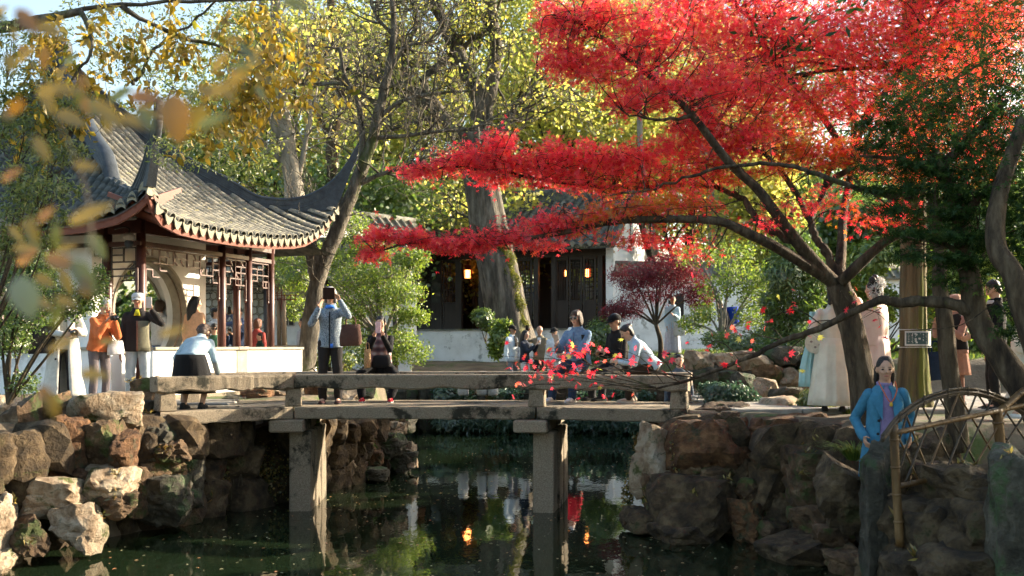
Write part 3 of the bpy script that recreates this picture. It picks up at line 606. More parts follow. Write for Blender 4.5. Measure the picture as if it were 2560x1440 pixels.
# ------------------------------------------------------------------ the roof
APEX_S, TM, LE = 2.71, 4.2, 5.4
ZE, ZT = EYE + 1.84, EYE + 5.15
def lift(sig):
    return np.interp(sig, [0, .12, .3, .7, 1.4, 2.2, 3.2, 3.9, 4.3, 4.75, 5.1, 5.4], [.48, .26, .12, .03, 0, 0, .05, .12, .20, .38, .62, .88])
def zroof(s, t):
    tau = np.clip(t / TM, 0, 1); sa = APEX_S * tau; sb = LE + (APEX_S - LE) * tau; sig = (s - sa) / np.maximum(sb - sa, 1e-6) * LE
    return ZE + (ZT - ZE) * (.42 * tau + .58 * tau ** 2) + lift(np.clip(sig, 0, LE)) * (1 - tau) ** 3
LM = 8.4; TL = APEX_S
def zleft(a, b):   # left face: a along NI from corner A, b up-slope along U
    tau = np.clip(b / TL, 0, 1); s0 = 4.2 * tau; s1 = LM - 4.2 * tau; sig = (a - s0) / np.maximum(s1 - s0, 1e-6); x = np.minimum(sig, 1 - sig) * LM
    lf = np.interp(x, [0, .25, .6, 1.2, 2.0], [.48, .30, .14, .04, 0]); return ZE + (ZT - ZE) * (.42 * tau + .58 * tau ** 2) + lf * (1 - tau) ** 3
def face_grid(zf, corner, kind, ns=40, ntt=16, dz=0.0):
    V = []; 
    for i in range(ntt + 1):
        tau = i / ntt
        for j in range(ns + 1):
            if kind == 0:
                s = APEX_S * tau + (LE + (APEX_S - LE) * tau - APEX_S * tau) * j / ns; t = TM * tau; V.append(pv(s, t, float(zf(s, t)) + dz, EA))
            else:
                a = 4.2 * tau + (LM - 8.4 * tau) * j / ns; b = TL * tau; V.append(pv(b, a, float(zf(a, b)) + dz, EA))
    Fc = [(i * (ns + 1) + j, i * (ns + 1) + j + 1, (i + 1) * (ns + 1) + j + 1, (i + 1) * (ns + 1) + j) for i in range(ntt) for j in range(ns)]
    return V, Fc
roof = None
g = G(); V, Fc = face_grid(zroof, None, 0); g.add(V, Fc); V, Fc = face_grid(zleft, None, 1); g.add(V, [f[::-1] for f in Fc])
V, Fc = face_grid(zroof, None, 0, dz=-.09); g.add(V, [f[::-1] for f in Fc]); V, Fc = face_grid(zleft, None, 1, dz=-.09); g.add(V, Fc)
# the two faces turned away
a, b, c_, ap = pv(0, LM, ZE + .4, EA), pv(LE, LM, ZE + .4, EA), pv(LE, 0, ZE + .7, EA), pv(APEX_S, TM, ZT, EA)

for e0, e1 in ((pv(LE, 0, 0, EA), pv(LE, LM, 0, EA)), (pv(LE, LM, 0, EA), pv(0, LM, 0, EA))):
    V = []; n = 12
    for i in range(n + 1):
        tau = i / n; zz = ZE + (ZT - ZE) * (.42 * tau + .58 * tau ** 2) - .04
        for j in range(5): e = e0 + (e1 - e0) * j / 4; p = e + (ap - e) * tau; V.append((p[0], p[1], zz))
    g.add(V, [(i * 5 + j, i * 5 + j + 1, (i + 1) * 5 + j + 1, (i + 1) * 5 + j) for i in range(n) for j in range(4)])
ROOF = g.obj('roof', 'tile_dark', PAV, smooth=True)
def arc_tile(R=.078, L=.15, n=6):
    V = []; Fc = []
    for k, (x, rr) in enumerate(((0, R * 1.06), (0, R * .86), (L, R * .92))):
        for i in range(n + 1):
            a = pi * i / n; V.append((x, -rr * cos(a), rr * sin(a) * .95 - .005))
    m = n + 1
    for i in range(n): Fc += [(i, i + 1, m + i + 1, m + i), (i, 2 * m + i, 2 * m + i + 1, i + 1)]
    return np.array(V), Fc
AV, AF = arc_tile()
def place(V, o, dx, up):
    dx = dx / np.linalg.norm(dx); y = np.cross(up, dx); y /= np.linalg.norm(y); z = np.cross(dx, y); return o + V[:, 0:1] * dx + V[:, 1:2] * y + V[:, 2:3] * z, np.stack([dx, y, z], 1)
def drip_mesh():
    g = G(); w_ = .085; pts = []
    for i in range(13):
        u = i / 12 * 2 - 1; pts.append((u * w_, -.02 - .12 * (1 - abs(u) ** 1.7)))
    top = [(u * w_, .035 * (1 - u * u) * -1 + .02) for u in np.linspace(1, -1, 7)]
    poly = pts + top; n = len(poly)
    V = [(x, y, 0) for x, y in poly] + [(x, y, -.02) for x, y in poly]
    Fc = [tuple(range(n)), tuple(range(2 * n - 1, n - 1, -1))] + [(i, n + i, n + (i + 1) % n, (i + 1) % n) for i in range(n)]
    g.add(V, Fc); return g.mesh('drip_tile', 'drip_pale')
tile_me = bpy.data.meshes.new('cover_tile'); tile_me.from_pydata(AV.tolist(), [], AF); tile_me.materials.append(mm('tile_grey'))
tile_me.polygons.foreach_set('use_smooth', np.ones(len(AF), dtype=bool))
drip_me = drip_mesh()
SP, CR = .196, .10
cand = []; ncol = int(LE / SP)
for c in range(ncol):
    s = (c + .5) * LE / ncol
    tmax = TM * (s / APEX_S if s < APEX_S else (LE - s) / (LE - APEX_S)); t = .0
    while t < tmax - .12:
        p = pv(s, t, float(zroof(s, t)) + .012, EA); q = pv(s, t + .1, float(zroof(s, t + .1)) + .012, EA); cand.append((p[1], p, q - p, t)); t += CR
    # troughs end in pointed drip tiles, cover rows in round caps
cand.sort(key=lambda k: k[1][1] + .35 * k[3]); jr = random.Random(5)
gs = G(); NEARN = 300
for i, (_, p, d, t) in enumerate(cand):
    dd = d + np.array((jr.uniform(-1, 1), jr.uniform(-1, 1), jr.uniform(-1, 1))) * .004; V, R = place(AV, p + np.array((0, 0, jr.uniform(-.006, .006))), dd, np.array((0, 0, 1.0)))
    if i < NEARN:
        o = bpy.data.objects.new('cover_tile', tile_me); COL.objects.link(o); o.parent = ROOF
        M4 = Matrix([[*R[0], p[0] - org(PAV)[0]], [*R[1], p[1] - org(PAV)[1]], [*R[2], p[2] - org(PAV)[2]], [0, 0, 0, 1]]); o.matrix_local = M4
    else: gs.add(V, AF)
tag(gs.obj('cover_tiles', 'tile_grey', ROOF, smooth=True), kind='stuff')
gd = G()
for c in range(int(LM / .2)):    # left face, its shade put into a darker tile colour
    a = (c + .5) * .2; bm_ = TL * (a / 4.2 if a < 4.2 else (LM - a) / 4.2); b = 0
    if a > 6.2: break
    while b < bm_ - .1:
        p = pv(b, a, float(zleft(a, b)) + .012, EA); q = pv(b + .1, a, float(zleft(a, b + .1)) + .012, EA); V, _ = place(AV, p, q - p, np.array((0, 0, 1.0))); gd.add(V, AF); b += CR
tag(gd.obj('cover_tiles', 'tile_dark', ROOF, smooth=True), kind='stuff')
NOUT = np.array((-NI[0], -NI[1], 0)); U3 = np.array((U[0], U[1], 0))
capg = G(); capg.tube([(0, 0, 0), (.02, 0, 0)], .062, 12); cap_me = capg.mesh('eave_cap', 'drip_pale')
for c in range(ncol + 1):
    s = c * LE / ncol; s = min(max(s, .03), LE - .03); p = pv(s, 0, float(zroof(s, 0)) - .005, EA) + NOUT * .025
    d1 = pv(min(s + .05, LE), 0, float(zroof(min(s + .05, LE), 0)), EA) - pv(max(s - .05, 0), 0, float(zroof(max(s - .05, 0), 0)), EA); d1 /= np.linalg.norm(d1)
    z = NOUT; y = np.cross(z, d1); y /= np.linalg.norm(y); z = np.cross(d1, y)
    o = bpy.data.objects.new('drip_tile', drip_me); COL.objects.link(o); o.parent = ROOF; po = p - org(PAV)
    o.matrix_local = Matrix([[d1[0], y[0], z[0], po[0]], [d1[1], y[1], z[1], po[1]], [d1[2], y[2], z[2], po[2]], [0, 0, 0, 1]])
for c in range(22):
    a = .1 + c * .2; p = pv(0, a, float(zleft(a, 0)) - .005, EA) - U3 * .025; d1 = np.array((NI[0], NI[1], 0)); po = p - org(PAV); z = -U3; y = np.cross(z, d1)
    o = bpy.data.objects.new('drip_tile', drip_me); COL.objects.link(o); o.parent = ROOF
    o.matrix_local = Matrix([[d1[0], y[0], z[0], po[0]], [d1[1], y[1], z[1], po[1]], [d1[2], y[2], z[2], po[2]], [0, 0, 0, 1]])
# fascia and rafter ends under the eave
def fascia(fn, L, n, nrm):
    g = G(); rings = []
    for i in range(n + 1):
        x = L * i / n; p = fn(x); rings.append([p + nrm * -.01 + (0, 0, -.07), p + nrm * -.03 + (0, 0, -.185), p + nrm * -.075 + (0, 0, -.185), p + nrm * -.075 + (0, 0, -.07)])
    g.loft(rings); g.obj('fascia', 'fascia_red', ROOF)
    k = int(L / .14)
    for i in range(1, k):
        x = L * i / k; p = fn(x); q = G(); q.beam(p + nrm * -.02 + (0, 0, -.125), p + nrm * -.85 + (0, 0, -.125 + .30 * 1.0), .06, .07); q.obj('rafter', 'fascia_red', ROOF)
fascia(lambda x: pv(x, 0, float(zroof(x, 0)), EA), LE, 54, NOUT); fascia(lambda x: pv(0, x, float(zleft(x, 0)), EA), 5.0, 40, -U3)
# soffit
for kind in (0, 1):
    V = []; n = 40
    for i in range(n + 1):
        x = LE * i / n if kind == 0 else 6.0 * i / n
        p = pv(x, .02, float(zroof(x, 0)) - .10, EA) if kind == 0 else pv(.02, x, float(zleft(x, 0)) - .10, EA)
        q = pv(min(max(x, .9), LE - .9), .95, 4.30, EA) if kind == 0 else pv(.95, max(x, .95), 4.30, EA); V += [p, q]
    G().add(V, [(2 * i, 2 * i + 1, 2 * i + 3, 2 * i + 2) for i in range(n)]).obj('soffit', 'dark_wood', ROOF, smooth=True)
# hip ridges with upswept tips: base course, mouldings and cap
def hip(corner_s, rel, tipz, sx):
    B0 = pv(corner_s, 0, 0, EA); T0 = pv(APEX_S, TM, 0, EA)
    taus = np.array([1.0, .85, .7, .55, .4, .3, .2, .12, .04, 0, -.04, -.065, -.085]); tops = np.array([0, 0, 0, 0, 0, 0, 0, 0, 0, 0, 0, 0, 0.])
    zt = []
    for t in taus:
        tt = max(t, 0); zz = ZE + (ZT - ZE) * (.42 * tt + .58 * tt ** 2) + rel * (1 - tt) ** 3; zt.append(zz)
    zt = np.array(zt); top = zt + .30
    lowz = np.interp(taus, [-.085, -.065, -.04, 0, .04, .12, .2, .3, .4], [tipz, tipz - .22, tipz - .42, tipz - .70, tipz - .88, tipz - 1.10, tipz - 1.16, tipz - 1.12, zt[4] + .30 - 0])
    top = np.where(taus <= .3, lowz, top); k = taus <= .3
    tf = np.linspace(0, 1, 60); order = np.argsort(-taus); x = -taus[order]
    tq = np.linspace(x[0], x[-1], 60); topq = np.interp(tq, x, top[order]); botq = np.interp(tq, x, zt[order]) - .02
    for _ in range(3): topq[1:-1] = (topq[:-2] + 2 * topq[1:-1] + topq[2:]) / 4
    pts = [B0 + (T0 - B0) * (-t) for t in tq]; d = (T0 - B0)[:2]; d /= np.linalg.norm(d); nn = np.array((-d[1], d[0], 0))
    botq = np.maximum(botq, topq - np.interp(-tq, [-.085, -.05, 0, .1, .3, 1], [.14, .34, .62, .6, .42, .34]))
    wid = np.interp(-tq, [-.085, -.04, .05, .3], [.04, .062, .08, .085])
    g = G(); g.loft([[p + nn * -w_ + (0, 0, b), p + nn * w_ + (0, 0, b), p + nn * w_ + (0, 0, t - .05), p + nn * -w_ + (0, 0, t - .05)] for p, w_, b, t in zip(pts, wid, botq, topq)]); h = g.obj('hip_ridge', 'ridge_slate', ROOF)
    for dz, k_, rr in ((-.03, 1.25, .05), (-.13, 1.15, .028), (-.21, 1.2, .034), (-.28, 1.08, .02)):
        g = G(); g.loft([[p + nn * (w_ * k_ * cos(a)) + (0, 0, t + dz + rr * sin(a)) for a in np.arange(8) * pi / 4] for p, w_, t in zip(pts, wid, topq)]); g.obj('ridge_moulding', 'ridge_slate', h, smooth=True)
    return pts
hip(LE, .86, EYE + 4.0, 1); hip(0, .48, EYE + 3.45, -1)
# tip spirals and end stones of the near corner
ap_ = pv(APEX_S, TM, ZT, EA); g = G()
g.tube([ap_ + (0, 0, -.3), ap_ + (0, 0, .05), ap_ + (0, 0, .12), ap_ + (0, 0, .25), ap_ + (0, 0, .42), ap_ + (0, 0, .5), ap_ + (0, 0, .54)], [.3, .26, .16, .22, .2, .1, .03], 16); g.obj('finial', 'ridge_slate', ROOF, smooth=True)
# dome camera on a bracket under the eave corner
b = P(322, 598, 15.3); g = G(); CAMT = thing('security_camera', 'grey dome security camera on a bracket under the pavilion eave', 'camera', b)
g.tube([b + (0, 0, -.02), b + (0, 0, .06), b + (0, 0, .09)], [.085, .09, .06], 16); g.obj('housing', 'granite_top', CAMT, smooth=True)
G().sph(b + (0, 0, -.07), .068, 14, 10).obj('dome', 'ridge_slate', CAMT, smooth=True)
g = G(); g.tube(bez([b + (0, 0, .08), b + (0, .02, .16), b + (-.1, .05, .19), b + (-.26, .12, .17)]), .016, 8); g.obj('bracket', 'dark_wood', CAMT, smooth=True)
# ------------------------------------------------------------------ dark timber hall across the pond
mat('hall_tile', [(.03, .032, .03), (.085, .085, .075), (.19, .175, .13)], scale=4, rough=.88, bump=.4, bscale=30, moss=((.15, .15, .06), .2, 3.0), rnd=.15)
mat('hall_wood', [(.012, .008, .006), (.03, .02, .015)], scale=6, rough=.5, bump=.1, stretch=(1, 1, .1))
mat('coping_grey', [(.10, .10, .085), (.25, .235, .19)], scale=5, rough=.9, bump=.4, bscale=22, moss=((.10, .11, .04), .3, 2.2))
emit('lamp_glow', (1.0, .30, .07), 5.0)
mat('lantern_red', [(.30, .05, .03)], rough=.5)
TH = radians(18.0); HV = np.array((-cos(TH), sin(TH))); HN = np.array((sin(TH), cos(TH)))   # along facade to the left, and inward
H0 = np.array((3.45, 36.5)); HL = 8.05
def hp(a, b, z): q = H0 + HV * a + HN * b; return np.array([q[0], q[1], z])
HAX = [(HV[0], HV[1], 0), (HN[0], HN[1], 0), (0, 0, 1)]
HALL = thing('garden_hall', 'dark timber hall with lattice doors and grey tile roof behind the big tree', 'hall', hp(4, 2, 1.7))
SILL, LINT = EYE + .69, EYE + 3.56
def hbox(name, a0, a1, b0, b1, z0, z1, m, parent=None): return G().box(hp((a0 + a1) / 2, (b0 + b1) / 2, (z0 + z1) / 2), (a1 - a0, b1 - b0, z1 - z0), HAX).obj(name, m, parent or HALL)
hbox('platform_wall', -.1, 8.6, -.35, 0, .8, SILL - .05, 'plaster_old'); hbox('platform_coping', -.12, 8.62, -.42, .3, SILL - .05, SILL, 'coping_grey')
hbox('floor_slab', -.1, HL, 0.3, 6.8, SILL - .3, SILL - .005, 'hall_wood')
hbox('end_wall', -.28, 0, -.1, 6.9, .8, LINT + .3, 'plaster'); hbox('end_wall', HL, HL + .3, -.1, 6.9, .8, LINT + .3, 'plaster')
hbox('lintel', 0, HL, -.05, .15, LINT - .22, LINT + .12, 'hall_wood'); hbox('ceiling', 0, HL, .16, 6.8, LINT + .05, LINT + .1, 'hall_wood')
# gable triangle, sunlit
ridge_b = 3.4; zr = EYE + 5.95; ze = LINT + .12
for a in (-.28, HL + .3):
    G().add([hp(a, -.1, ze), hp(a, 6.9, ze), hp(a, ridge_b, zr - .1), hp(a + .28, -.1, ze), hp(a + .28, 6.9, ze), hp(a + .28, ridge_b, zr - .1)], [(0, 1, 2), (5, 4, 3), (0, 3, 4, 1), (1, 4, 5, 2), (2, 5, 3, 0)]).obj('gable', 'plaster', HALL)
# roof: sheathing plus ribbed rows of tiles
for sg in (0, 1):
    b0, b1 = (-1.0, ridge_b) if sg == 0 else (7.8, ridge_b)
    G().add([hp(-.5, b0, ze - .08), hp(HL + .5, b0, ze - .08), hp(HL + .5, b1, zr), hp(-.5, b1, zr), hp(-.5, b0, ze - .16), hp(HL + .5, b0, ze - .16), hp(HL + .5, b1, zr - .1), hp(-.5, b1, zr - .1)], [(0, 1, 2, 3), (7, 6, 5, 4), (0, 4, 5, 1), (1, 5, 6, 2), (3, 7, 4, 0)]).obj('roof_slope', 'hall_tile', HALL)
def rib(L, R, step):
    V = []; Fc = []; n = 6; k = int(L / step); rows = 0
    for i in range(k + 1):
        for rr in (R * 1.12, R * .86):
            for j in range(n + 1): a = pi * j / n; V.append((i * step, -rr * cos(a), rr * sin(a)))
            rows += 1
    m = n + 1
    for i in range(rows - 1):
        for j in range(n): Fc.append((i * m + j, i * m + j + 1, (i + 1) * m + j + 1, (i + 1) * m + j))
    e = len(V); V.append((0, 0, 0)); Fc += [(e, j + 1, j) for j in range(n)]
    me = bpy.data.meshes.new('tile_row'); me.from_pydata(V, [], Fc); return me
sl = np.array(hp(0, ridge_b, zr)) - hp(0, -1.0, ze - .08); SLN = np.linalg.norm(sl); sl /= SLN
rib_me = rib(SLN, .105, .2); rib_me.materials.append(mm('hall_tile'))
def orient(o, x, up, p):
    y = np.cross(up, x); y /= np.linalg.norm(y); z = np.cross(x, y); o.matrix_local = Matrix([[x[0], y[0], z[0], p[0]], [x[1], y[1], z[1], p[1]], [x[2], y[2], z[2], p[2]], [0, 0, 0, 1]])
nrow = 29
for i in range(nrow):
    o = bpy.data.objects.new('tile_row', rib_me); COL.objects.link(o); o.parent = HALL; orient(o, sl, np.array((0, 0, 1.0)), hp(-.42 + i * (HL + .84) / (nrow - 1), -1.05, ze - .09) - org(HALL))
for i in range(nrow - 1):
    o = bpy.data.objects.new('drip_tile', drip_me); COL.objects.link(o); o.parent = HALL; p = hp(-.42 + (i + .5) * (HL + .84) / (nrow - 1), -1.03, ze - .10) - org(HALL); d1 = np.array((HV[0], HV[1], 0)); z = np.array((-HN[0], -HN[1], 0)); y = np.cross(z, d1); k = 1.6
    o.matrix_local = Matrix([[d1[0] * k, y[0] * k, z[0] * k, p[0]], [d1[1] * k, y[1] * k, z[1] * k, p[1]], [d1[2] * k, y[2] * k, z[2] * k, p[2]], [0, 0, 0, 1]])
hbox('ridge', -.5, HL + .5, ridge_b - .15, ridge_b + .15, zr - .05, zr + .32, 'hall_tile')
g = G(); g.tube([hp(-.5, ridge_b, zr + .34), hp(HL + .5, ridge_b, zr + .34)], .14, 10); g.obj('ridge_cap', 'hall_tile', HALL, smooth=True)
# facade: panels by distance from the right end; k = solid panel, d = lattice door, w = window glass, o = open
def a_of(px):
    k = (px - HX) / F; return (H0[0] - k * H0[1]) / (k * HV[1] - HV[0])
def fret(g, A, B, z0, z1, nx_, nz_, w_, seed):
    r = random.Random(seed); A = np.array(A); B = np.array(B); d = B - A; L = np.linalg.norm(d); d /= L; up = np.array((0, 0, 1.0)); nr = np.cross(d, up)
    def bar(x0, a, x1, b): g.beam(A + d * x0 + up * (a - A[2]), A + d * x1 + up * (b - A[2]), w_, w_, up=nr)
    for i in range(nx_ + 1): bar(L * i / nx_, z0, L * i / nx_, z1) if i in (0, nx_) or r.random() < .8 else bar(L * i / nx_, z0, L * i / nx_, z0 + (z1 - z0) * r.uniform(.3, .6))
    for j in range(nz_ + 1):
        z = z0 + (z1 - z0) * j / nz_
        for i in range(nx_):
            if j in (0, nz_) or r.random() < .55: bar(L * i / nx_, z, L * (i + 1) / nx_, z)
def door(px0, px1, kind, seed):
    a1, a0 = a_of(px0), a_of(px1); b = 0.05
    pn = bpy.data.objects.new('door_panel', None); COL.objects.link(pn); pn.parent = HALL; ORG[pn.name] = org(HALL)
    def bx(name, x0, x1, z0, z1, m='hall_wood', dep=.07): return G().box(hp((x0 + x1) / 2, b, (z0 + z1) / 2), (x1 - x0, dep, z1 - z0), HAX).obj(name, m, pn)
    fw = .07; mid = SILL + .95
    bx('stile', a0, a0 + fw, SILL, LINT - .22); bx('stile', a1 - fw, a1, SILL, LINT - .22)
    bx('rail', a0 + fw, a1 - fw, SILL, SILL + .1); bx('rail', a0 + fw, a1 - fw, mid, mid + .08); bx('rail', a0 + fw, a1 - fw, LINT - .32, LINT - .22)
    bx('lower_panel', a0 + fw, a1 - fw, SILL + .1, mid, dep=.03)
    if kind == 'd':
        g = G(); fret(g, hp(a0 + fw, b, mid + .08), hp(a1 - fw, b, mid + .08), mid + .08, LINT - .32, max(3, int((a1 - a0) / .12)), 13, .026, seed); g.obj('lattice', 'hall_wood', pn)
    if kind == 'w': bx('pane', a0 + fw, a1 - fw, mid + .08, LINT - .32, 'window_glass', .01)
mat('window_glass', [(.05, .05, .045)], rough=.08, spec=.8)
for i, (x0, x1, k) in enumerate([(1020, 1066, 'k'), (1072, 1104, 'w'), (1106, 1142, 'd'), (1388, 1420, 'd'), (1422, 1455, 'd'), (1457, 1490, 'd'), (1232, 1280, 'd'), (1282, 1330, 'd')]): door(x0, x1, k, i)
for px in (1012, 1069, 1148, 1202, 1340, 1384, 1500):
    a = a_of(px); hbox('post', a - .09, a + .09, -.02, .2, SILL, LINT - .22, 'hall_wood')
# rear wall with bright lattice windows to the court behind
for (x0, x1, op) in [(0, 1.1, 1), (1.1, 1.6, 0), (1.6, 2.9, 1), (2.9, 4.2, 0), (4.2, 5.6, 1), (5.6, HL, 0)]:
    if not op: hbox('rear_wall', x0, x1, 5.4, 5.6, SILL, LINT, 'hall_wood')
    else:
        hbox('rear_wall', x0, x1, 5.4, 5.6, SILL, SILL + .5, 'hall_wood'); g = G(); fret(g, hp(x0, 5.5, SILL), hp(x1, 5.5, SILL), SILL + .5, LINT - .2, 7, 11, .04, int(x0 * 10)); g.obj('rear_lattice', 'hall_wood', HALL)
WB = thing('court_wall', 'sunlit white court wall seen through the hall lattice', 'wall', hp(4, 8.6, 1.6))
G().box(hp(3.5, 9.2, 3.2), (12, .3, 4.0), HAX).obj('wall', 'plaster', WB)
# lit lanterns inside the hall
for px, py, lab in ((1169, 683, 'red lit lantern in the open bay beside the big trunk'), (1415, 682, 'small lit lantern glowing behind the lattice doors'), (1468, 680, 'lit lantern nearest the white end wall of the hall')):
    b = P(px, py, 39.3); t = thing('lantern', lab, 'lantern', b, group='lanterns in the hall'); k = 1.0 if px != 1415 else .7
    g = G(); g.tube([b + (0, 0, -.2 * k), b + (0, 0, .12 * k)], .11 * k, 6); g.obj('lamp_glass', 'lamp_glow', t)
    g = G(); g.tube([b + (0, 0, .12 * k), b + (0, 0, .3 * k), b + (0, 0, .34 * k)], [.17 * k, .15 * k, .03], 6); g.obj('hood', 'lantern_red', t); g = G()
    for i in range(6):
        a = i * pi / 3; o = np.array((cos(a), sin(a), 0)) * .125 * k; g.beam(b + o + (0, 0, -.22 * k), b + o + (0, 0, .14 * k), .02, .02)
    g.tube([b + (0, 0, -.24 * k), b + (0, 0, -.2 * k)], .14 * k, 6); g.obj('frame', 'lantern_red', t)
    g = G(); g.tube([b + (0, 0, .3 * k), b + (0, 0, 1.2)], .008, 5); g.obj('hanging_wire', 'hall_wood', t)
# ------------------------------------------------------------------ garden walls with tiled coping
def coped_wall(name, label, pts, ztop, zbot, m='plaster_old', th=.35, cw=.75, ch=.42, step=.34):
    A, B = np.array(pts[0], float), np.array(pts[1], float); d = B - A; L = np.linalg.norm(d); d /= L; n = np.array((-d[1], d[0])); c = (A + B) / 2
    t = thing(name, label, 'wall', (c[0], c[1], zbot)); ax = [(d[0], d[1], 0), (n[0], n[1], 0), (0, 0, 1)]
    z0, z1 = ztop if not np.isscalar(ztop) else (ztop, ztop)
    q = lambda s, o, z: np.array([A[0] + d[0] * s + n[0] * o, A[1] + d[1] * s + n[1] * o, z])
    zz = lambda s: z0 + (z1 - z0) * s / L
    G().add([q(0, -th / 2, zbot), q(L, -th / 2, zbot), q(L, th / 2, zbot), q(0, th / 2, zbot), q(0, -th / 2, zz(0)), q(L, -th / 2, zz(L)), q(L, th / 2, zz(L)), q(0, th / 2, zz(0))], [(3, 2, 1, 0), (4, 5, 6, 7), (0, 1, 5, 4), (1, 2, 6, 5), (2, 3, 7, 6), (3, 0, 4, 7)]).obj('wall_face', m, t)
    g = G(); g.loft([[q(s, -cw / 2, zz(s) - .02), q(s, -cw / 2, zz(s) + .05), q(s, 0, zz(s) + ch), q(s, cw / 2, zz(s) + .05), q(s, cw / 2, zz(s) - .02)] for s in (-.05, L + .05)]); g.obj('coping', 'coping_grey', t)
    me = None
    for i in range(int(L / step)):
        s = (i + .5) * step; a = q(s, -cw / 2 - .03, zz(s) + .06); b = q(s, 0, zz(s) + ch + .02); g = G(); g.tube([a, b], .07, 6); g.obj('coping_tile', 'coping_grey', t)
    g = G(); g.tube([q(-.05, 0, zz(0) + ch + .03), q(L + .05, 0, zz(L) + ch + .03)], .1, 8); g.obj('coping_ridge', 'coping_grey', t, smooth=True)
    return t, q
t, q = coped_wall('garden_wall', 'white garden wall with mossy tile coping beside the hall end', ((3.6, 36.6), (15, 38.6)), EYE + 2.62, 1.2)
# openwork window in that wall
ow = G(); r = random.Random(2); w0 = q(5.2 - 3.6 + .6, -.21, EYE + 1.1)
for s in np.arange(0, 1.01, .2): ow.beam(q(1.7 + s, -.2, EYE + .95), q(1.7 + s, -.2, EYE + 1.95), .05, .05)
for z in np.arange(0, 1.01, .2):
    for s in np.arange(0, 1, .2):
        if r.random() < .7: ow.beam(q(1.7 + s, -.2, EYE + .95 + z), q(1.9 + s, -.2, EYE + .95 + z), .05, .05)
G().box(q(2.2, -.178, EYE + 1.45), (1.05, .012, 1.05), [(1, 0, 0), (0, 1, 0), (0, 0, 1)]).obj('window_recess', 'hall_wood', t)
ow.obj('openwork_window', 'plaster_old', t)
coped_wall('garden_wall', 'white garden wall with grey coping sloping behind the cloud pruned shrub', ((-6.4, 32.5), (-3.5, 35.5)), (EYE + 4.05, EYE + 4.05), 1.2, 'plaster')
coped_wall('garden_wall', 'long white wall far behind the maple branches', ((9.4, 47), (14, 46)), EYE + 7.2, 1.2, 'plaster_old')
# ------------------------------------------------------------------ covered gallery behind the pavilion
GAL = thing('gallery', 'covered garden gallery with grey tile roof and white wall behind the pavilion', 'gallery', (-6.5, 29, 1.5))
G().box((-6.7, 29.8, 3.0), (7.4, .3, 3.2)).obj('wall', 'plaster_old', GAL)
for sg in (0, 1):
    y0 = 28.0 if sg == 0 else 31.8; G().add([(-10.6, y0, 4.28), (-2.9, y0, 4.28), (-2.9, 29.9, 5.35), (-10.6, 29.9, 5.35), (-10.6, y0, 4.2), (-2.9, y0, 4.2), (-2.9, 29.9, 5.25), (-10.6, 29.9, 5.25)], [(0, 1, 2, 3), (7, 6, 5, 4), (0, 4, 5, 1), (1, 5, 6, 2), (3, 7, 4, 0)]).obj('roof_slope', 'hall_tile', GAL)
gs_ = np.array((0, 1.9, 1.07)); gl = np.linalg.norm(gs_); grib = rib(gl, .085, .17); grib.materials.append(mm('tile_grey'))
for i in range(28):
    o = bpy.data.objects.new('tile_row', grib); COL.objects.link(o); o.parent = GAL; orient(o, gs_ / gl, np.array((0, 0, 1.0)), np.array((-10.5 + i * .28, 27.97, 4.28)) - org(GAL))
for i in range(27):
    o = bpy.data.objects.new('drip_tile', drip_me); COL.objects.link(o); o.parent = GAL; o.matrix_local = Matrix.Translation(Vector(np.array((-10.36 + i * .28, 27.95, 4.27)) - org(GAL))) @ Matrix(((1.4, 0, 0, 0), (0, 0, -1.4, 0), (0, 1.4, 0, 0), (0, 0, 0, 1)))
G().box((-6.7, 29.9, 5.42), (7.9, .3, .2)).obj('ridge', 'hall_tile', GAL)
for x in (-9.5, -8.2, -6.95, -5.2, -3.3):
    g = G(); g.tube([(x, 28.3, 1.3), (x, 28.3, 4.2)], .08, 10); g.obj('post', 'dark_wood', GAL, smooth=True)
for i, (x0, x1) in enumerate(((-9.4, -8.3), (-8.1, -7.05), (-6.85, -5.3), (-5.1, -3.4))): lattice((x0, 28.3, 0), (x1, 28.3, 0), 4.15, .38, GAL, 'fascia_red' if i == 2 else 'dark_wood', 40 + i)
# openwork and framed windows on the gallery wall
for x, w_, h_ in ((-8.75, .75, 1.3), (-7.55, .8, 1.3), (-5.9, .75, 1.2)):
    g = G(); 
    for i in range(4):
        for j in range(6):
            a = np.arange(13) * pi / 6; c = np.array((x - w_ / 2 + (i + .5) * w_ / 4 + (.05 if j % 2 else 0), 29.62, EYE + .55 + (j + .5) * h_ / 6)); g.tube([c + (cos(k) * w_ / 7.5, 0, sin(k) * h_ / 11) for k in a], .016, 5, cap=False)
    g.obj('openwork_window', 'gate_stone', GAL)
x = -6.62
G().box((x, 29.63, EYE + .95), (.34, .03, .62)).obj('window_recess', 'hall_wood', GAL)
g = G()
for dx in (-.17, 0, .17): g.beam((x + dx, 29.61, EYE + .64), (x + dx, 29.61, EYE + 1.26), .03, .03)
for dz in (.64, .95, 1.26): g.beam((x - .17, 29.608, EYE + dz), (x + .17, 29.608, EYE + dz), .03, .03)
g.obj('window_frame', 'granite_top', GAL)
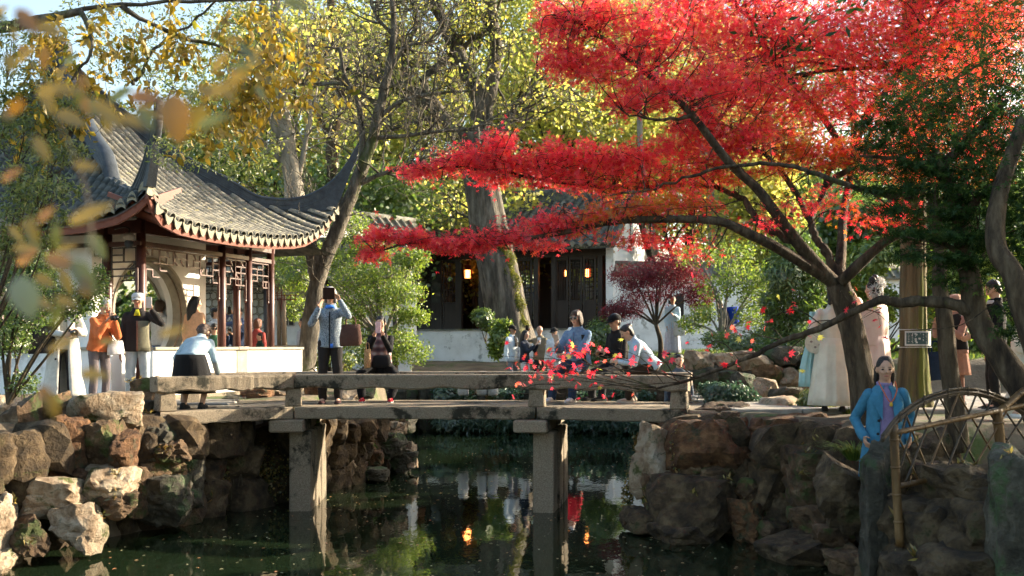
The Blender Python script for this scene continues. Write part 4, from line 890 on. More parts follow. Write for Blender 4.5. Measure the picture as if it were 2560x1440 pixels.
# tan timber props and red rail beside the pavilion
PR = thing('timber_props', 'pair of tan timber posts under a small red fret rail', 'posts', P(707, 865, 21.5))
mat('tan_timber', [(.26, .20, .13), (.38, .30, .20)], scale=8, rough=.8, bump=.2, stretch=(1, 1, .1))
g = G(); g.tube([P(698, 866, 21.5), P(696, 742, 21.5)], .045, 8); g.obj('post', 'tan_timber', PR, smooth=True); g = G(); g.tube([P(711, 866, 21.5), P(708, 742, 21.5)], .06, 8); g.obj('post', 'tan_timber', PR, smooth=True)
g = G()
for py in (738, 749): g.beam(P(680, py, 21.4), P(742, py, 21.4), .02, .02)
for px in (682, 694, 704, 712, 726, 738): g.beam(P(px, 728 if px in (694, 704) else 736, 21.4), P(px, 752 if px != 704 else 775, 21.4), .02, .02)
g.obj('fret_rail', 'fascia_red', PR)
LW = thing('low_white_wall', 'sunlit low white wall running from the pavilion towards the leaning tree', 'wall', P(725, 940, 20.5))
G().box(P(735, 905, 21.0), (.9, .3, .62)).obj('wall_face', 'plaster', LW); G().box(P(735, 867, 21.0) + (0, 0, .012), (.95, .36, .045)).obj('coping', 'gate_stone', LW)
# ------------------------------------------------------------------ bark and leaf materials
mat('bark_grey', [(.030, .025, .018), (.105, .09, .066), (.21, .185, .145)], scale=9, rough=.95, bump=1.0, bscale=26, stretch=(1, 1, .3), moss=((.07, .085, .025), .2, 2.0))
mat('bark_brown', [(.020, .013, .008), (.075, .052, .030), (.16, .12, .075)], scale=11, rough=.95, bump=1.0, bscale=34, stretch=(1, 1, .22), moss=((.08, .09, .03), .12, 2.5))
mat('bark_moss', [(.025, .020, .015), (.09, .077, .06), (.19, .165, .13)], scale=5, rough=.95, bump=1.0, bscale=11, stretch=(1, 1, .25), moss=((.15, .16, .014), .10, 1.1))
mat('bark_fir', [(.035, .027, .015), (.12, .095, .05), (.20, .17, .10)], scale=7, rough=.95, bump=1.0, bscale=13, stretch=(1, 1, .08), moss=((.11, .12, .02), .3, 2.0))
mat('bark_pale', [(.16, .14, .11), (.30, .27, .22)], scale=8, rough=.9, bump=.3, bscale=20, stretch=(1, 1, .3))
leafmat('leaf_red', [(.42, .009, .018), (.74, .022, .046), (.90, .058, .092), (.86, .15, .05)], trans=.64, gloss=.07, rough=.4, tboost=1.6)
leafmat('leaf_orange', [(.55, .03, .012), (.70, .14, .014), (.58, .24, .02), (.26, .22, .025)], trans=.6, gloss=.04, tboost=1.5)
leafmat('leaf_darkred', [(.07, .008, .012), (.16, .014, .02), (.26, .02, .03)], trans=.35, gloss=.04)
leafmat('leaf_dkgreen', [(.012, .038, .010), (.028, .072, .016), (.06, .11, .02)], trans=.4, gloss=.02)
leafmat('leaf_yellowgreen', [(.13, .18, .03), (.28, .31, .06), (.46, .44, .09), (.55, .43, .08)], trans=.68, gloss=.06, tboost=1.5)
leafmat('leaf_green', [(.04, .085, .014), (.10, .17, .024), (.19, .26, .035)], trans=.5, gloss=.08, tboost=1.4)
leafmat('leaf_bluegreen', [(.02, .06, .03), (.04, .10, .045), (.07, .13, .05)], trans=.35, gloss=.09)
leafmat('leaf_fine', [(.07, .13, .014), (.17, .25, .025), (.32, .37, .045)], trans=.5, gloss=.07, tboost=1.4)
leafmat('leaf_gold', [(.22, .16, .012), (.42, .28, .018), (.52, .33, .03), (.16, .18, .015)], trans=.5, gloss=.06)
leafmat('leaf_bamboo', [(.06, .10, .02), (.14, .19, .03), (.26, .27, .05)], trans=.45, gloss=.08)
leafmat('leaf_grass', [(.04, .09, .012), (.10, .17, .02), (.20, .24, .03)], trans=.4, gloss=.06)
leafmat('leaf_ivy', [(.03, .05, .01), (.12, .11, .02), (.24, .14, .03), (.30, .24, .05)], trans=.35, gloss=.06)
leafmat('leaf_blurgold', [(.16, .105, .001), (.27, .17, .002)], trans=.5, gloss=.08)
leafmat('leaf_blurorange', [(.18, .07, .002), (.28, .13, .003)], trans=.5, gloss=.08)
leafmat('leaf_blurgreen', [(.055, .07, .001), (.13, .13, .002)], trans=.5, gloss=.1)
leafmat('leaf_blurpale', [(.07, .10, .03), (.11, .14, .05)], trans=.4, gloss=.15)
R0 = np.random.default_rng(7)
BLADE, OVAL, STAR, MAPLE = T_blade(), T_oval(), T_star(), T_maple()
def ell(rng, n, c, r, surf=.35):
    v = rng.normal(size=(n, 3)); v /= np.linalg.norm(v, axis=1)[:, None]; k = rng.uniform(0, 1, n) ** (1 / 3) * (1 - surf) + surf * rng.uniform(.75, 1.05, n); return np.array(c) + v * k[:, None] * np.array(r)
def clumpy(rng, n, c, r, nc=28, cr=.3, zsq=.7):
    """points gathered in clumps through an ellipsoid"""
    cc = ell(rng, nc, c, np.array(r) * .85, .45); i = rng.integers(0, nc, n); k = rng.uniform(.55, 1.25, nc)[i][:, None]
    return cc[i] + rng.normal(size=(n, 3)) * np.array(r) * cr * k * np.array((1, 1, zsq)), i
# ------------------------------------------------------------------ far wood and background trees
def far_tree(x, y, zb, h, rx, m, n, lab, name='broadleaf_tree', bark='bark_brown', size=.2, seed=0, zlow=.3, tm=None, nc=30):
    rng = np.random.default_rng(seed); t = thing(name, lab, 'tree', (x, y, zb), group='trees beyond the garden hall')
    g = G(); r0 = .02 * h + .06; top = np.array((x + rng.normal() * .8, y + rng.normal() * .6, zb + h * .8)); b = np.array((x, y, zb - .3)); mid = (b + top) / 2 + rng.normal(size=3) * .5
    q = limb(g, [b, (b + mid) / 2, mid, top], r0, r0 * .25, 8); tips = []
    for k in range(7):
        p = q[int(len(q) * rng.uniform(.35, .95))]; a = rng.uniform(0, 6.3); grow(g, rng, p, (cos(a), sin(a), rng.uniform(.3, .9)), rx * .8, r0 * .4, 1, tips, nch=(4, 5), minr=.012)
    g.obj('trunk', bark, t, smooth=True)
    c = (x, y, zb + h * (zlow + (1 - zlow) / 2)); pts, ci = clumpy(rng, n, c, (rx, rx, h * (1 - zlow) / 2), nc, .24)
    rn = np.clip(rng.uniform(0, 1, nc)[ci] * .6 + rng.uniform(0, .4, n), 0, 1)
    tag(leaves('crown', pts, size, tm or OVAL, m, t, flat=.35, seed=seed, rnd=rn), kind='stuff'); return t
FT = [(-21, 50, 12, 5.5, 'leaf_yellowgreen', 9000, 'yellow green tree filling the gap behind the pavilion roof'), (-14, 46, 13, 5.0, 'leaf_green', 8000, 'green tree behind the golden leaves near the sky gap'),
      (-9, 44, 16, 5.2, 'leaf_yellowgreen', 9000, 'yellow green tree directly behind the upswept roof tip'), (-3, 48, 21, 6.5, 'leaf_yellowgreen', 14000, 'tall yellow green tree behind the bare grey branches'),
      (3, 50, 21, 6.5, 'leaf_yellowgreen', 14000, 'tall yellow green tree behind the old mossy trunk'), (8.5, 49, 18, 5.8, 'leaf_yellowgreen', 9000, 'bright yellow green tree behind the maple spray'),
      (17, 50, 9, 4.5, 'leaf_green', 7000, 'green tree behind the red crown near the far white wall'), (-6, 38, 8.5, 3.2, 'leaf_green', 6500, 'dense green tree beside the sloping wall coping'),
      (4.2, 46.5, 10, 3.0, 'leaf_yellowgreen', 5000, 'slender yellow green tree over the white gable'), (25, 54, 11, 5, 'leaf_green', 5000, 'green tree far behind the dark maple'), (-1.5, 41.5, 9.0, 3.0, 'leaf_yellowgreen', 5500, 'yellow green tree just behind the hall ridge'), (13, 60, 23, 6.5, 'leaf_yellowgreen', 8000, 'tall yellow green tree behind the middle of the red crown'), (21, 60, 23, 6.5, 'leaf_green', 8000, 'tall green tree behind the red crown towards the picture edge'), (29, 62, 23, 6.5, 'leaf_green', 7000, 'tall green tree behind the shaded maple at the picture edge'), (5.5, 58, 24, 7, 'leaf_yellowgreen', 10000, 'tallest yellow green tree behind the maple tip'), (-24, 60, 15, 6, 'leaf_green', 6000, 'green tree low behind the sky gap'), (9.6, 38.6, 8.5, 2.3, 'leaf_yellowgreen', 4500, 'yellow green tree just behind the white garden wall'), (13, 41, 9.5, 3.0, 'leaf_green', 5000, 'green tree behind the white wall past the maple fork'), (-11, 58, 22, 7, 'leaf_yellowgreen', 10000, 'yellow green tree behind the golden leaves')]
for i, (x, y, h, rx, m, n, lab) in enumerate(FT): far_tree(x, y, 1.4, h, rx, m, int(n * 1.9), lab, size=.215, seed=50 + i, nc=44, tm=T_blade(.34))
rng = np.random.default_rng(99)   # distant wood, one mass
pts = []
for k in range(60):
    x = rng.uniform(-42, 50); y = rng.uniform(60, 84); zt = rng.uniform(5, 15) if x > -16 else rng.uniform(3, 10); pts.append(ell(rng, 650, (x, y, 2 + zt * .5), (4.5, 3, zt * .62), .5))
pts = np.vstack(pts); tag(leaves('distant_wood', pts, .5, T_blade(.4), 'leaf_green', flat=.3, seed=3), 'green wood closing the view behind the garden', 'wood', kind='stuff')
# ------------------------------------------------------------------ bare trees
def pl(lst, D):
    return [P(a[0], a[1], a[2] if len(a) > 2 else D) for a in lst]
def bare(name, label, D, limbs, bark, nt=26, L=1.6, lev=2, seed=0, minr=.008, sides=10, wob=.02, leafn=0, leafm=None, twr=.035, tw_from=.25, group=None, up=.25, trunk_n=1):
    """limbs: list of (px polyline, r0, r1); twigs grow from all but the thick trunk parts"""
    rng = np.random.default_rng(seed); b = P(*limbs[0][0][0][:2], D); t = thing(name, label, 'tree', b, group=group); tips = []; tw = G()
    for i, (ln, r0, r1) in enumerate(limbs):
        g = G(); q = fluted(g, pl(ln, D), np.linspace(r0, r1, 8), 40, 6, .05, i, 9) if r0 > .4 else limb(g, pl(ln, D), r0, r1, sides, 5, wob * (r0 + .1), rng); g.obj('trunk' if i < trunk_n else 'branch', bark, t, smooth=True)
        k = nt if i else nt // 2
        for j in range(k):
            f = rng.uniform(tw_from if i else .55, 1.0); p = q[min(len(q) - 1, int(f * len(q)))]; o = rng.normal(size=3); o[1] *= .6; dd = q[-1] - q[max(0, len(q) - 6)]; dd /= np.linalg.norm(dd); o = o / np.linalg.norm(o) + dd * .5; o[2] += up
            grow(tw, rng, p, o, L * rng.uniform(.6, 1.2), twr * rng.uniform(.6, 1.1), lev, tips, nch=(3, 4), wig=.26, minr=minr, sides=(5, 4, 3, 3), up=.12)
    tag(tw.obj('twigs', bark if bark != 'bark_moss' else 'bark_grey', t, smooth=True), kind='stuff')
    if leafn: pts, ax = tip_pts(tips, rng, leafn, .14); tag(leaves('crown', pts, .13, OVAL, leafm, t, axis=ax, flat=.35, droop=.5, seed=seed), kind='stuff')
    return t
bare('bare_tree', 'grey barked tree rising behind the pavilion roof', 27, [([(738, 560), (735, 470), (722, 380), (705, 270), (692, 130), (688, -60)], .30, .12), ([(720, 375), (690, 320), (672, 260), (662, 120), (650, -40)], .14, .06), ([(738, 440), (700, 400), (640, 350), (560, 310)], .09, .03), ([(745, 440), (760, 380), (775, 290), (790, 240)], .09, .03), ([(700, 250), (760, 180), (800, 60)], .08, .03)], 'bark_pale', 12, 1.7, 2, 1, leafn=2600, leafm='leaf_yellowgreen')
bare('bare_tree', 'mossy leaning tree beside the pavilion bench', 20, [([(758, 960), (768, 880), (782, 780), (797, 690), (842, 580), (886, 470), (928, 360), (948, 270), (970, 180), (985, 80), (978, -40)], .21, .05), ([(795, 700), (782, 640), (772, 590), (770, 540)], .16, .12), ([(905, 420), (905, 330), (893, 250), (862, 190), (850, 120)], .075, .03), ([(880, 470), (930, 445), (985, 425), (1060, 405)], .06, .025), ([(940, 300), (1000, 255), (1080, 235), (1190, 225)], .05, .02), ([(950, 270), (900, 230), (850, 210), (760, 210)], .05, .02), ([(975, 180), (1010, 120), (1090, 100)], .04, .018), ([(930, 345), (1010, 340), (1080, 330), (1180, 320), (1240, 290)], .045, .02), ([(985, 90), (940, 40), (925, -20)], .04, .02)], 'bark_grey', 13, 1.0, 2, 2, minr=.006, twr=.022)
bare('old_tree', 'huge mossy old tree leaning in front of the hall', 31, [([(1292, 870), (1272, 800), (1250, 690), (1225, 590), (1210, 500), (1195, 420), (1183, 330)], .66, .48), ([(1190, 440), (1140, 340), (1090, 275), (1010, 220), (930, 190), (840, 165)], .26, .10), ([(1185, 350), (1200, 270), (1160, 160), (1100, 40), (1070, -40)], .30, .14), ([(1195, 360), (1222, 250), (1240, 130), (1228, 10), (1230, -60)], .26, .14), ([(1200, 400), (1255, 320), (1300, 255), (1345, 200)], .15, .06), ([(1100, 275), (1060, 210), (1110, 150), (1180, 100), (1240, 60)], .14, .06), ([(1020, 225), (1010, 130), (1040, 60), (1020, -30)], .12, .05), ([(1170, 330), (1120, 310), (1060, 300), (960, 330)], .10, .04)], 'bark_moss', 11, 2.0, 2, 3, sides=18, wob=.06, leafn=5200, leafm='leaf_yellowgreen', minr=.012, twr=.05)
OT = bpy.data.objects['old_tree']
g = G(); rngm = np.random.default_rng(4); pts = []
for k in range(11000):
    py = rngm.uniform(600, 815); wpx = np.interp(py, [600, 700, 800], [1282, 1306, 1326]); a = rngm.beta(2.4, 1.8); pts.append(P(wpx - 70 + a * 64 + 6 * sin(py * .11), py, 30.45 + .5 * (a - .45) ** 2)) if noise3(np.array([[a * 5, py * .03, 0]]), 3)[0] > -.3 else None
tag(leaves('moss', np.array(pts), .06, BLADE, 'leaf_moss' if 'leaf_moss' in MATS else leafmat('leaf_moss', [(.10, .11, .005), (.24, .25, .008), (.34, .33, .012)], trans=.3), OT, flat=.1, updir=(.6, -.8, .2), droop=1.0, seed=8), kind='stuff')
bare('bare_tree', 'dark trunked tree left of the old mossy trunk', 36, [([(855, 560), (835, 460), (830, 350), (850, 260), (842, 150), (830, 40), (820, -60)], .26, .12), ([(832, 350), (800, 290), (815, 180), (790, 60)], .13, .05), ([(845, 270), (900, 210), (960, 170)], .1, .04)], 'bark_brown', 9, 2.0, 2, 5, leafn=3500, leafm='leaf_yellowgreen', minr=.012)
bare('bare_tree', 'slim tree trunk between the maple spray and the gable', 40, [([(1640, 640), (1605, 420), (1600, 260), (1610, 100), (1600, -60)], .14, .08), ([(1602, 300), (1560, 200), (1540, 80)], .07, .03)], 'bark_pale', 9, 1.8, 2, 6, leafn=2500, leafm='leaf_yellowgreen', minr=.012)
bare('bare_tree', 'grey tree behind the red crown above the white wall', 41, [([(1800, 640), (1790, 460), (1780, 330), (1770, 150)], .42, .22), ([(1790, 440), (1740, 340), (1700, 250)], .16, .06)], 'bark_pale', 8, 1.8, 2, 9, leafn=2500, leafm='leaf_yellowgreen', minr=.012)
# ------------------------------------------------------------------ the red maple
MP = thing('red_maple', 'tall red maple with wide crimson sprays reaching over the bridge', 'tree', P(2165, 1060, 11.3))
rng = np.random.default_rng(21)
ML = [([(2168, 1080, 11.3), (2158, 960, 11.3), (2138, 860, 11.3), (2118, 780, 11.3), (2095, 710, 11.3)], .165, .14), ([(2098, 720, 11.3), (2040, 660, 11.2), (1990, 600, 11.1), (1930, 520, 11.0), (1891, 470, 11.0), (1822, 405, 10.9), (1733, 290, 10.8), (1669, 226, 10.8), (1536, 118, 10.7), (1440, 50, 10.6)], .10, .022),
      ([(2080, 705, 11.3), (2001, 654, 11.1), (1929, 612, 10.9), (1857, 578, 10.8), (1790, 552, 10.8), (1640, 548, 10.7), (1525, 556, 10.7), (1421, 579, 10.6), (1282, 603, 10.6), (1180, 610, 10.6), (1040, 606, 10.6), (940, 630, 10.6)], .085, .008), ([(2095, 700, 11.3), (2065, 630, 11.5), (2033, 585, 11.6), (2030, 540, 11.7), (2060, 470, 11.9), (2090, 380, 12)], .07, .03),
      ([(2098, 700, 11.3), (2104, 620, 11.6), (2108, 540, 11.9), (2130, 420, 12.2), (2160, 300, 12.4)], .085, .03), ([(2104, 705, 11.2), (2160, 650, 11.0), (2220, 600, 10.9), (2300, 560, 10.7), (2420, 480, 10.5)], .085, .03), ([(1980, 600, 11.1), (1900, 560, 11.4), (1860, 500, 11.6), (1800, 470, 11.7), (1700, 460, 11.8), (1560, 470, 11.8), (1400, 455, 11.8), (1200, 420, 11.7), (1060, 420, 11.6)], .06, .008),
      ([(1733, 290, 10.8), (1640, 300, 10.6), (1560, 280, 10.5)], .03, .008), ([(2030, 560, 11.7), (1960, 440, 11.6), (1860, 350, 11.4), (1700, 240, 11.2), (1600, 180, 11.0)], .045, .012), ([(2130, 420, 12.2), (2060, 300, 12.2), (1960, 180, 12.2), (1880, 60, 12.1), (1800, -40, 12)], .06, .02), ([(2160, 300, 12.4), (2250, 180, 12.4), (2330, 60, 12.3), (2380, -60, 12.3)], .06, .02),
      ([(2290, 495, 10.4), (2218, 488, 10.4), (2127, 467, 10.5), (2037, 434, 10.6), (1965, 412, 10.7), (1857, 412, 10.8), (1748, 430, 10.9), (1640, 470, 11.0), (1500, 490, 11.0)], .045, .012), ([(2060, 470, 11.9), (2200, 360, 11.6), (2300, 250, 11.4), (2450, 160, 11.2)], .05, .015)]
QL = []
for i, (ln, r0, r1) in enumerate(ML):
    r0 *= (.92 if i == 0 else .78); r1 *= .9; g = G(); q = fluted(g, pl(ln, 11), np.linspace(r0, r1, 10), 22 if i == 0 else 14, 5, .05, i, 5) if r0 > .06 else limb(g, pl(ln, 11), r0, r1, 8, 5, .012, rng); g.obj('trunk' if i == 0 else 'branch', 'bark_brown', MP, smooth=True)
    if i: QL.append(q)
QA = np.vstack(QL)
CL = [(960, 592, 62, 16, 10.6, 1), (1050, 606, 75, 17, 10.6, 1.0), (935, 640, 38, 18, 10.6, .5), (1150, 612, 85, 20, 10.6, 1.1), (1260, 604, 85, 22, 10.6, 1.1), (1370, 566, 80, 32, 10.7, 1.2), (1480, 548, 90, 34, 10.7, 1.2, 1), (1600, 530, 90, 32, 10.8, 1.2, 1), (1690, 508, 80, 32, 10.9, 1, 1), (1180, 590, 60, 12, 10.7, .3),
      (1050, 425, 62, 20, 11.6, .8), (1150, 410, 85, 36, 11.7, 1.4), (1250, 395, 95, 44, 11.7, 1.8), (1245, 345, 50, 22, 11.7, .6), (1370, 400, 100, 46, 11.7, 1.8), (1490, 392, 100, 48, 11.7, 1.8), (1600, 390, 100, 50, 11.6, 1.8), (1700, 372, 90, 50, 11.4, 1.4), (1400, 458, 125, 26, 11.8, 1.2), (1550, 466, 125, 30, 11.8, 1.3, .5), (1690, 462, 95, 42, 11.7, 1.2, .6), (1240, 446, 80, 22, 11.7, .8), (1780, 410, 80, 40, 11.2, .9, .4),
      (1375, 50, 58, 46, 10.7, 1.2), (1400, 150, 75, 52, 10.7, 1.6), (1480, 45, 95, 52, 10.7, 1.9), (1500, 175, 100, 62, 10.7, 2.1), (1555, 255, 62, 34, 10.6, .9), (1620, 90, 125, 82, 10.8, 2.8), (1640, 220, 110, 58, 10.8, 2.0), (1760, 70, 130, 85, 11.4, 2.8), (1780, 215, 120, 75, 11.2, 2.4), (1900, 85, 130, 95, 11.8, 2.8), (1900, 235, 120, 80, 11.6, 2.4, .2), (2040, 90, 140, 105, 12, 2.8), (2040, 265, 120, 70, 11.8, 2.0, .4), (2180, 90, 140, 105, 12.2, 2.6, .3), (2200, 245, 110, 80, 11.9, 1.8, .5), (2330, 95, 140, 105, 12.0, 2.4, .4), (2470, 110, 140, 125, 11.6, 2.4, .5), (1740, 320, 90, 38, 11.2, 1.0), (1850, 345, 95, 50, 11.2, 1.2, .3), (1990, 370, 110, 50, 11.6, 1.2, 1), (2120, 390, 110, 50, 11.8, 1.0, 1), (2330, 300, 110, 65, 11.2, 1.2, .7), (2470, 320, 90, 75, 10.8, 1.2, .6),
      (1680, 610, 85, 26, 10.9, .28), (1600, 600, 60, 20, 11, .2), (2050, 520, 130, 45, 10.8, .22), (2220, 520, 90, 45, 10.6, .22), (1760, 520, 60, 30, 11.2, .3), (2300, 440, 90, 40, 10.6, .4, 1), (1830, 380, 70, 30, 11.4, .5), (1900, 325, 110, 45, 11.5, 1.3, .5), (2020, 375, 120, 45, 11.7, 1.3, .9), (2150, 400, 120, 46, 11.9, 1.2, .9), (2260, 420, 110, 44, 11.4, 1.0, .8), (1800, 440, 70, 24, 11.5, .5, .5), (1930, 430, 90, 26, 11.4, .5, .8), (2010, 520, 130, 40, 11.0, .3, .3), (2160, 545, 120, 40, 10.9, .3, .5), (1890, 560, 80, 30, 11.0, .18), (1730, 640, 70, 30, 10.9, .15), (1560, 610, 90, 14, 10.8, .3, .6), (1330, 615, 120, 14, 10.6, .5), (2150, 0, 120, 50, 12.2, 1.4, .3), (1930, -10, 130, 50, 12, 1.4), (2330, 10, 120, 50, 12.2, 1.4, .4), (1700, -5, 120, 45, 11.2, 1.3), (2270, 120, 90, 90, 12.6, 1.2, .4), (2480, 20, 120, 60, 11.8, 1.2, .4)]
CL += [(c[0] + 40, c[1] + 15, c[2] * 1.1, c[3] * 1.1, c[4] + 1.3, c[5] * .5, .55) for c in CL if c[0] > 1650 and c[1] < 340] + [(2420, 200, 150, 90, 12.6, 1.6, .6), (2530, 60, 120, 110, 12.4, 1.4, .5), (2250, 380, 110, 50, 12.2, 1.0, .9), (2420, 420, 110, 60, 12, 1.0, .8), (2120, 180, 110, 80, 13, 1.4, .4)]
tw = G(); RP, OP = [], []
for c in CL:
    px, py, rx, ry, D, wgt = c[:6]; og = c[6] if len(c) > 6 else 0.0; cen = P(px, py, D); rw, rh = rx / F * D, ry / F * D; rd = max(.35, rw * .8)
    if px > 1300 and py < 330: rd *= 1.5
    k = int(3 + 4 * min(wgt, 2))
    i0 = np.argsort(np.linalg.norm(QA - cen, axis=1))[:1][0]; src = QA[i0]
    ends = cen + rng.uniform(-1, 1, size=(k, 3)) * np.array((rw, rd, rh)) * .9; subs = []
    for e in ends:
        j = np.argmin(np.linalg.norm(QA - e, axis=1) + .15 * rng.random(len(QA))); s0 = QA[j]; mid = (s0 + e) / 2 + rng.normal(size=3) * .06 + np.array((0, 0, .05)); q = bez([s0, mid, e], 4); tw.tube(q, np.linspace(.009, .003, len(q)), 4, cap=False)
        for f in (.45, .7, .9):
            p = q[int(f * (len(q) - 1))]; o = rng.normal(size=3) * np.array((1, 1, .22)); o = o / np.linalg.norm(o) * rng.uniform(.15, .42); tw.tube([p, p + o * .5 + (0, 0, .01), p + o], [.004, .003, .002], 3, cap=False); subs.append(p + o)
    n = int(500 * wgt); S = np.vstack([ends, np.array(subs)]); lay = rng.integers(0, len(S), n)
    pts = S[lay] * .35 + .65 * ell(rng, n, cen, (rw * 1.12, rd, rh * 1.12), .15) ; pts += rng.normal(size=(n, 3)) * .02
    lv = .16 * 11 / D; pts[:, 2] = np.where(rng.random(n) < .35, cen[2] + np.round((pts[:, 2] - cen[2]) / lv) * lv + rng.normal(size=n) * .04, pts[:, 2]) + .035 * np.sin(pts[:, 0] * 5.3 + pts[:, 1] * 3.1) + .02 * np.sin(pts[:, 0] * 13 + 2)
    m_ = rng.random(n) < og * .75; OP.append(pts[m_]); RP.append(pts[~m_])
tag(tw.obj('twigs', 'bark_brown', MP, smooth=True), kind='stuff')
RP, OP = np.vstack(RP), np.vstack(OP)
tag(leaves('crown', RP, .047, STAR, 'leaf_red', MP, flat=.42, droop=.35, seed=31), kind='stuff'); tag(leaves('crown', OP, .046, STAR, 'leaf_orange', MP, flat=.42, droop=.35, seed=32), kind='stuff')
print('maple leaves', len(RP), len(OP))
# ------------------------------------------------------------------ right-hand trees
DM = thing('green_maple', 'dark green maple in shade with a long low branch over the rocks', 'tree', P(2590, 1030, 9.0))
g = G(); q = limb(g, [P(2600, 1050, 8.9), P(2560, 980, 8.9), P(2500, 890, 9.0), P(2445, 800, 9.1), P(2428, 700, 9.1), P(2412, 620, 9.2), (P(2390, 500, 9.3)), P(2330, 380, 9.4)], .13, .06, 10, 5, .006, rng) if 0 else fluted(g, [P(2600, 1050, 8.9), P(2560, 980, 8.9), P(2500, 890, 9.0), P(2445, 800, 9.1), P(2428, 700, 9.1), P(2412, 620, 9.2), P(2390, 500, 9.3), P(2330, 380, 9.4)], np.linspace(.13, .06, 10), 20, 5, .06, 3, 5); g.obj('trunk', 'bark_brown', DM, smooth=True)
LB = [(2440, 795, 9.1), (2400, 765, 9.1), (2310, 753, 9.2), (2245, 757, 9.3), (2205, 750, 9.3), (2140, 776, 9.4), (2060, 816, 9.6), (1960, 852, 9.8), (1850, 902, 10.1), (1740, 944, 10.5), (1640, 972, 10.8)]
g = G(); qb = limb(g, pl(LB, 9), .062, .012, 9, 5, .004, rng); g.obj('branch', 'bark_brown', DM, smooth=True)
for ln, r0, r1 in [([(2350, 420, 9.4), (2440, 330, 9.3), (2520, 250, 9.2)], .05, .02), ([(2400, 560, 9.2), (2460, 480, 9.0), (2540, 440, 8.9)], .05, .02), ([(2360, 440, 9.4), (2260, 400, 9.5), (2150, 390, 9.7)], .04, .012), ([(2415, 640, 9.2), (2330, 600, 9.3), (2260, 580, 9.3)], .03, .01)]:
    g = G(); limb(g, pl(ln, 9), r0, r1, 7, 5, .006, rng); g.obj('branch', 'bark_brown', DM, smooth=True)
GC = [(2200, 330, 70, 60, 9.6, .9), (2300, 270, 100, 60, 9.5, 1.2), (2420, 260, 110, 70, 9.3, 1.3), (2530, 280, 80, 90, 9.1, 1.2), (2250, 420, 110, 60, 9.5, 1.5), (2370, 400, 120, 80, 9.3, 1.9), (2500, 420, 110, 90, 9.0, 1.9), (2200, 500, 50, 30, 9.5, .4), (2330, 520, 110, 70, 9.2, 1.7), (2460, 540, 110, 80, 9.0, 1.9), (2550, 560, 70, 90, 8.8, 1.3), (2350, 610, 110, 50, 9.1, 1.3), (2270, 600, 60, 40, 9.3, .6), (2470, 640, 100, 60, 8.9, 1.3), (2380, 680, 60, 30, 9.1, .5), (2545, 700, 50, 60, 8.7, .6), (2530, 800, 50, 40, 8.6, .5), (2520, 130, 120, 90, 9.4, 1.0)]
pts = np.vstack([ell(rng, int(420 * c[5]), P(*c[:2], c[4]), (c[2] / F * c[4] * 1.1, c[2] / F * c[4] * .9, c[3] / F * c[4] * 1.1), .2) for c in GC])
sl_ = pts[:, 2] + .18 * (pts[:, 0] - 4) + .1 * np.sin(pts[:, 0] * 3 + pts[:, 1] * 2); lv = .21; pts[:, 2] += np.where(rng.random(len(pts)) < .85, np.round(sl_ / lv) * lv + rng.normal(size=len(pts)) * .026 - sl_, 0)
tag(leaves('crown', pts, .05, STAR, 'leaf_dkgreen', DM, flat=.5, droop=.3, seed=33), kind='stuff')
tw = G()
for c in GC:
    cen = P(*c[:2], c[4])
    for k in range(4):
        e = cen + rng.normal(size=3) * np.array((.22, .2, .1)); tw.tube(bez([P(2410, 600, 9.2) * .3 + cen * .7 + (0, 0, -.05), (cen + e) / 2, e], 3), .005, 4, cap=False)
# sparse red sprigs hanging from the long branch in front of the bridge; each leaf is a piece of its own
LP = []; base_l = []
def sprig(p0, p1, n, sag=.05):
    mid = (p0 + p1) / 2 + np.array((rng.normal() * .05, rng.normal() * .06, sag + rng.normal() * .04)); q = bez([p0, mid, p1], 7); tw.tube(q, np.linspace(.007, .002, len(q)), 4, cap=False)
    for k in range(n):
        p = q[rng.integers(len(q) // 2, len(q))]; o = rng.normal(size=3) * .07; e = p + o; tw.tube([p, (p + e) / 2 + (0, 0, .01), e], .0016, 3, cap=False); LP.append(e)
    return q
for (x0, y0, x1, y1, n) in [(1740, 944, 1560, 930, 4), (1740, 944, 1480, 915, 5), (1700, 955, 1440, 880, 12), (1640, 968, 1360, 885, 14), (1640, 968, 1330, 920, 16), (1600, 975, 1290, 905, 16), (1620, 975, 1300, 950, 8), (1560, 960, 1270, 925, 12), (1640, 970, 1400, 985, 5), (1700, 955, 1500, 1000, 3), (1660, 960, 1545, 870, 4), (1690, 950, 1610, 880, 5), (1560, 930, 1420, 870, 12), (1480, 915, 1350, 880, 12), (1740, 944, 1640, 905, 6), (1850, 902, 1750, 850, 5), (1960, 852, 1830, 820, 7), (1960, 852, 1880, 800, 5), (2060, 816, 1930, 790, 6), (2140, 776, 2100, 730, 4), (2100, 800, 2010, 850, 4), (1900, 880, 1800, 880, 5), (2205, 752, 2150, 800, 4), (2030, 830, 1950, 900, 3), (1640, 970, 1250, 890, 8), (1400, 960, 1270, 1000, 3), (2140, 776, 2230, 815, 5)]:
    sprig(P(x0, y0, np.interp(x0, [1600, 2200], [10.8, 9.3])), P(x1, y1, np.interp(x1, [1250, 2200], [11.4, 9.3]) + rng.normal() * .25), n)
tag(tw.obj('twigs', 'bark_brown', DM, smooth=True), kind='stuff')
leaf_me = []
for k in range(6): leaf_me.append(leaves('leaf', np.zeros((1, 3)), .050, MAPLE, 'leaf_red' if k < 5 else 'leaf_yellowgreen', axis=np.array([[1.0, 0, 0]]), flat=1.0, seed=60 + k, rnd=np.array([[.2, .45, .6, .75, .9, .5][k]]), mesh_only=True))
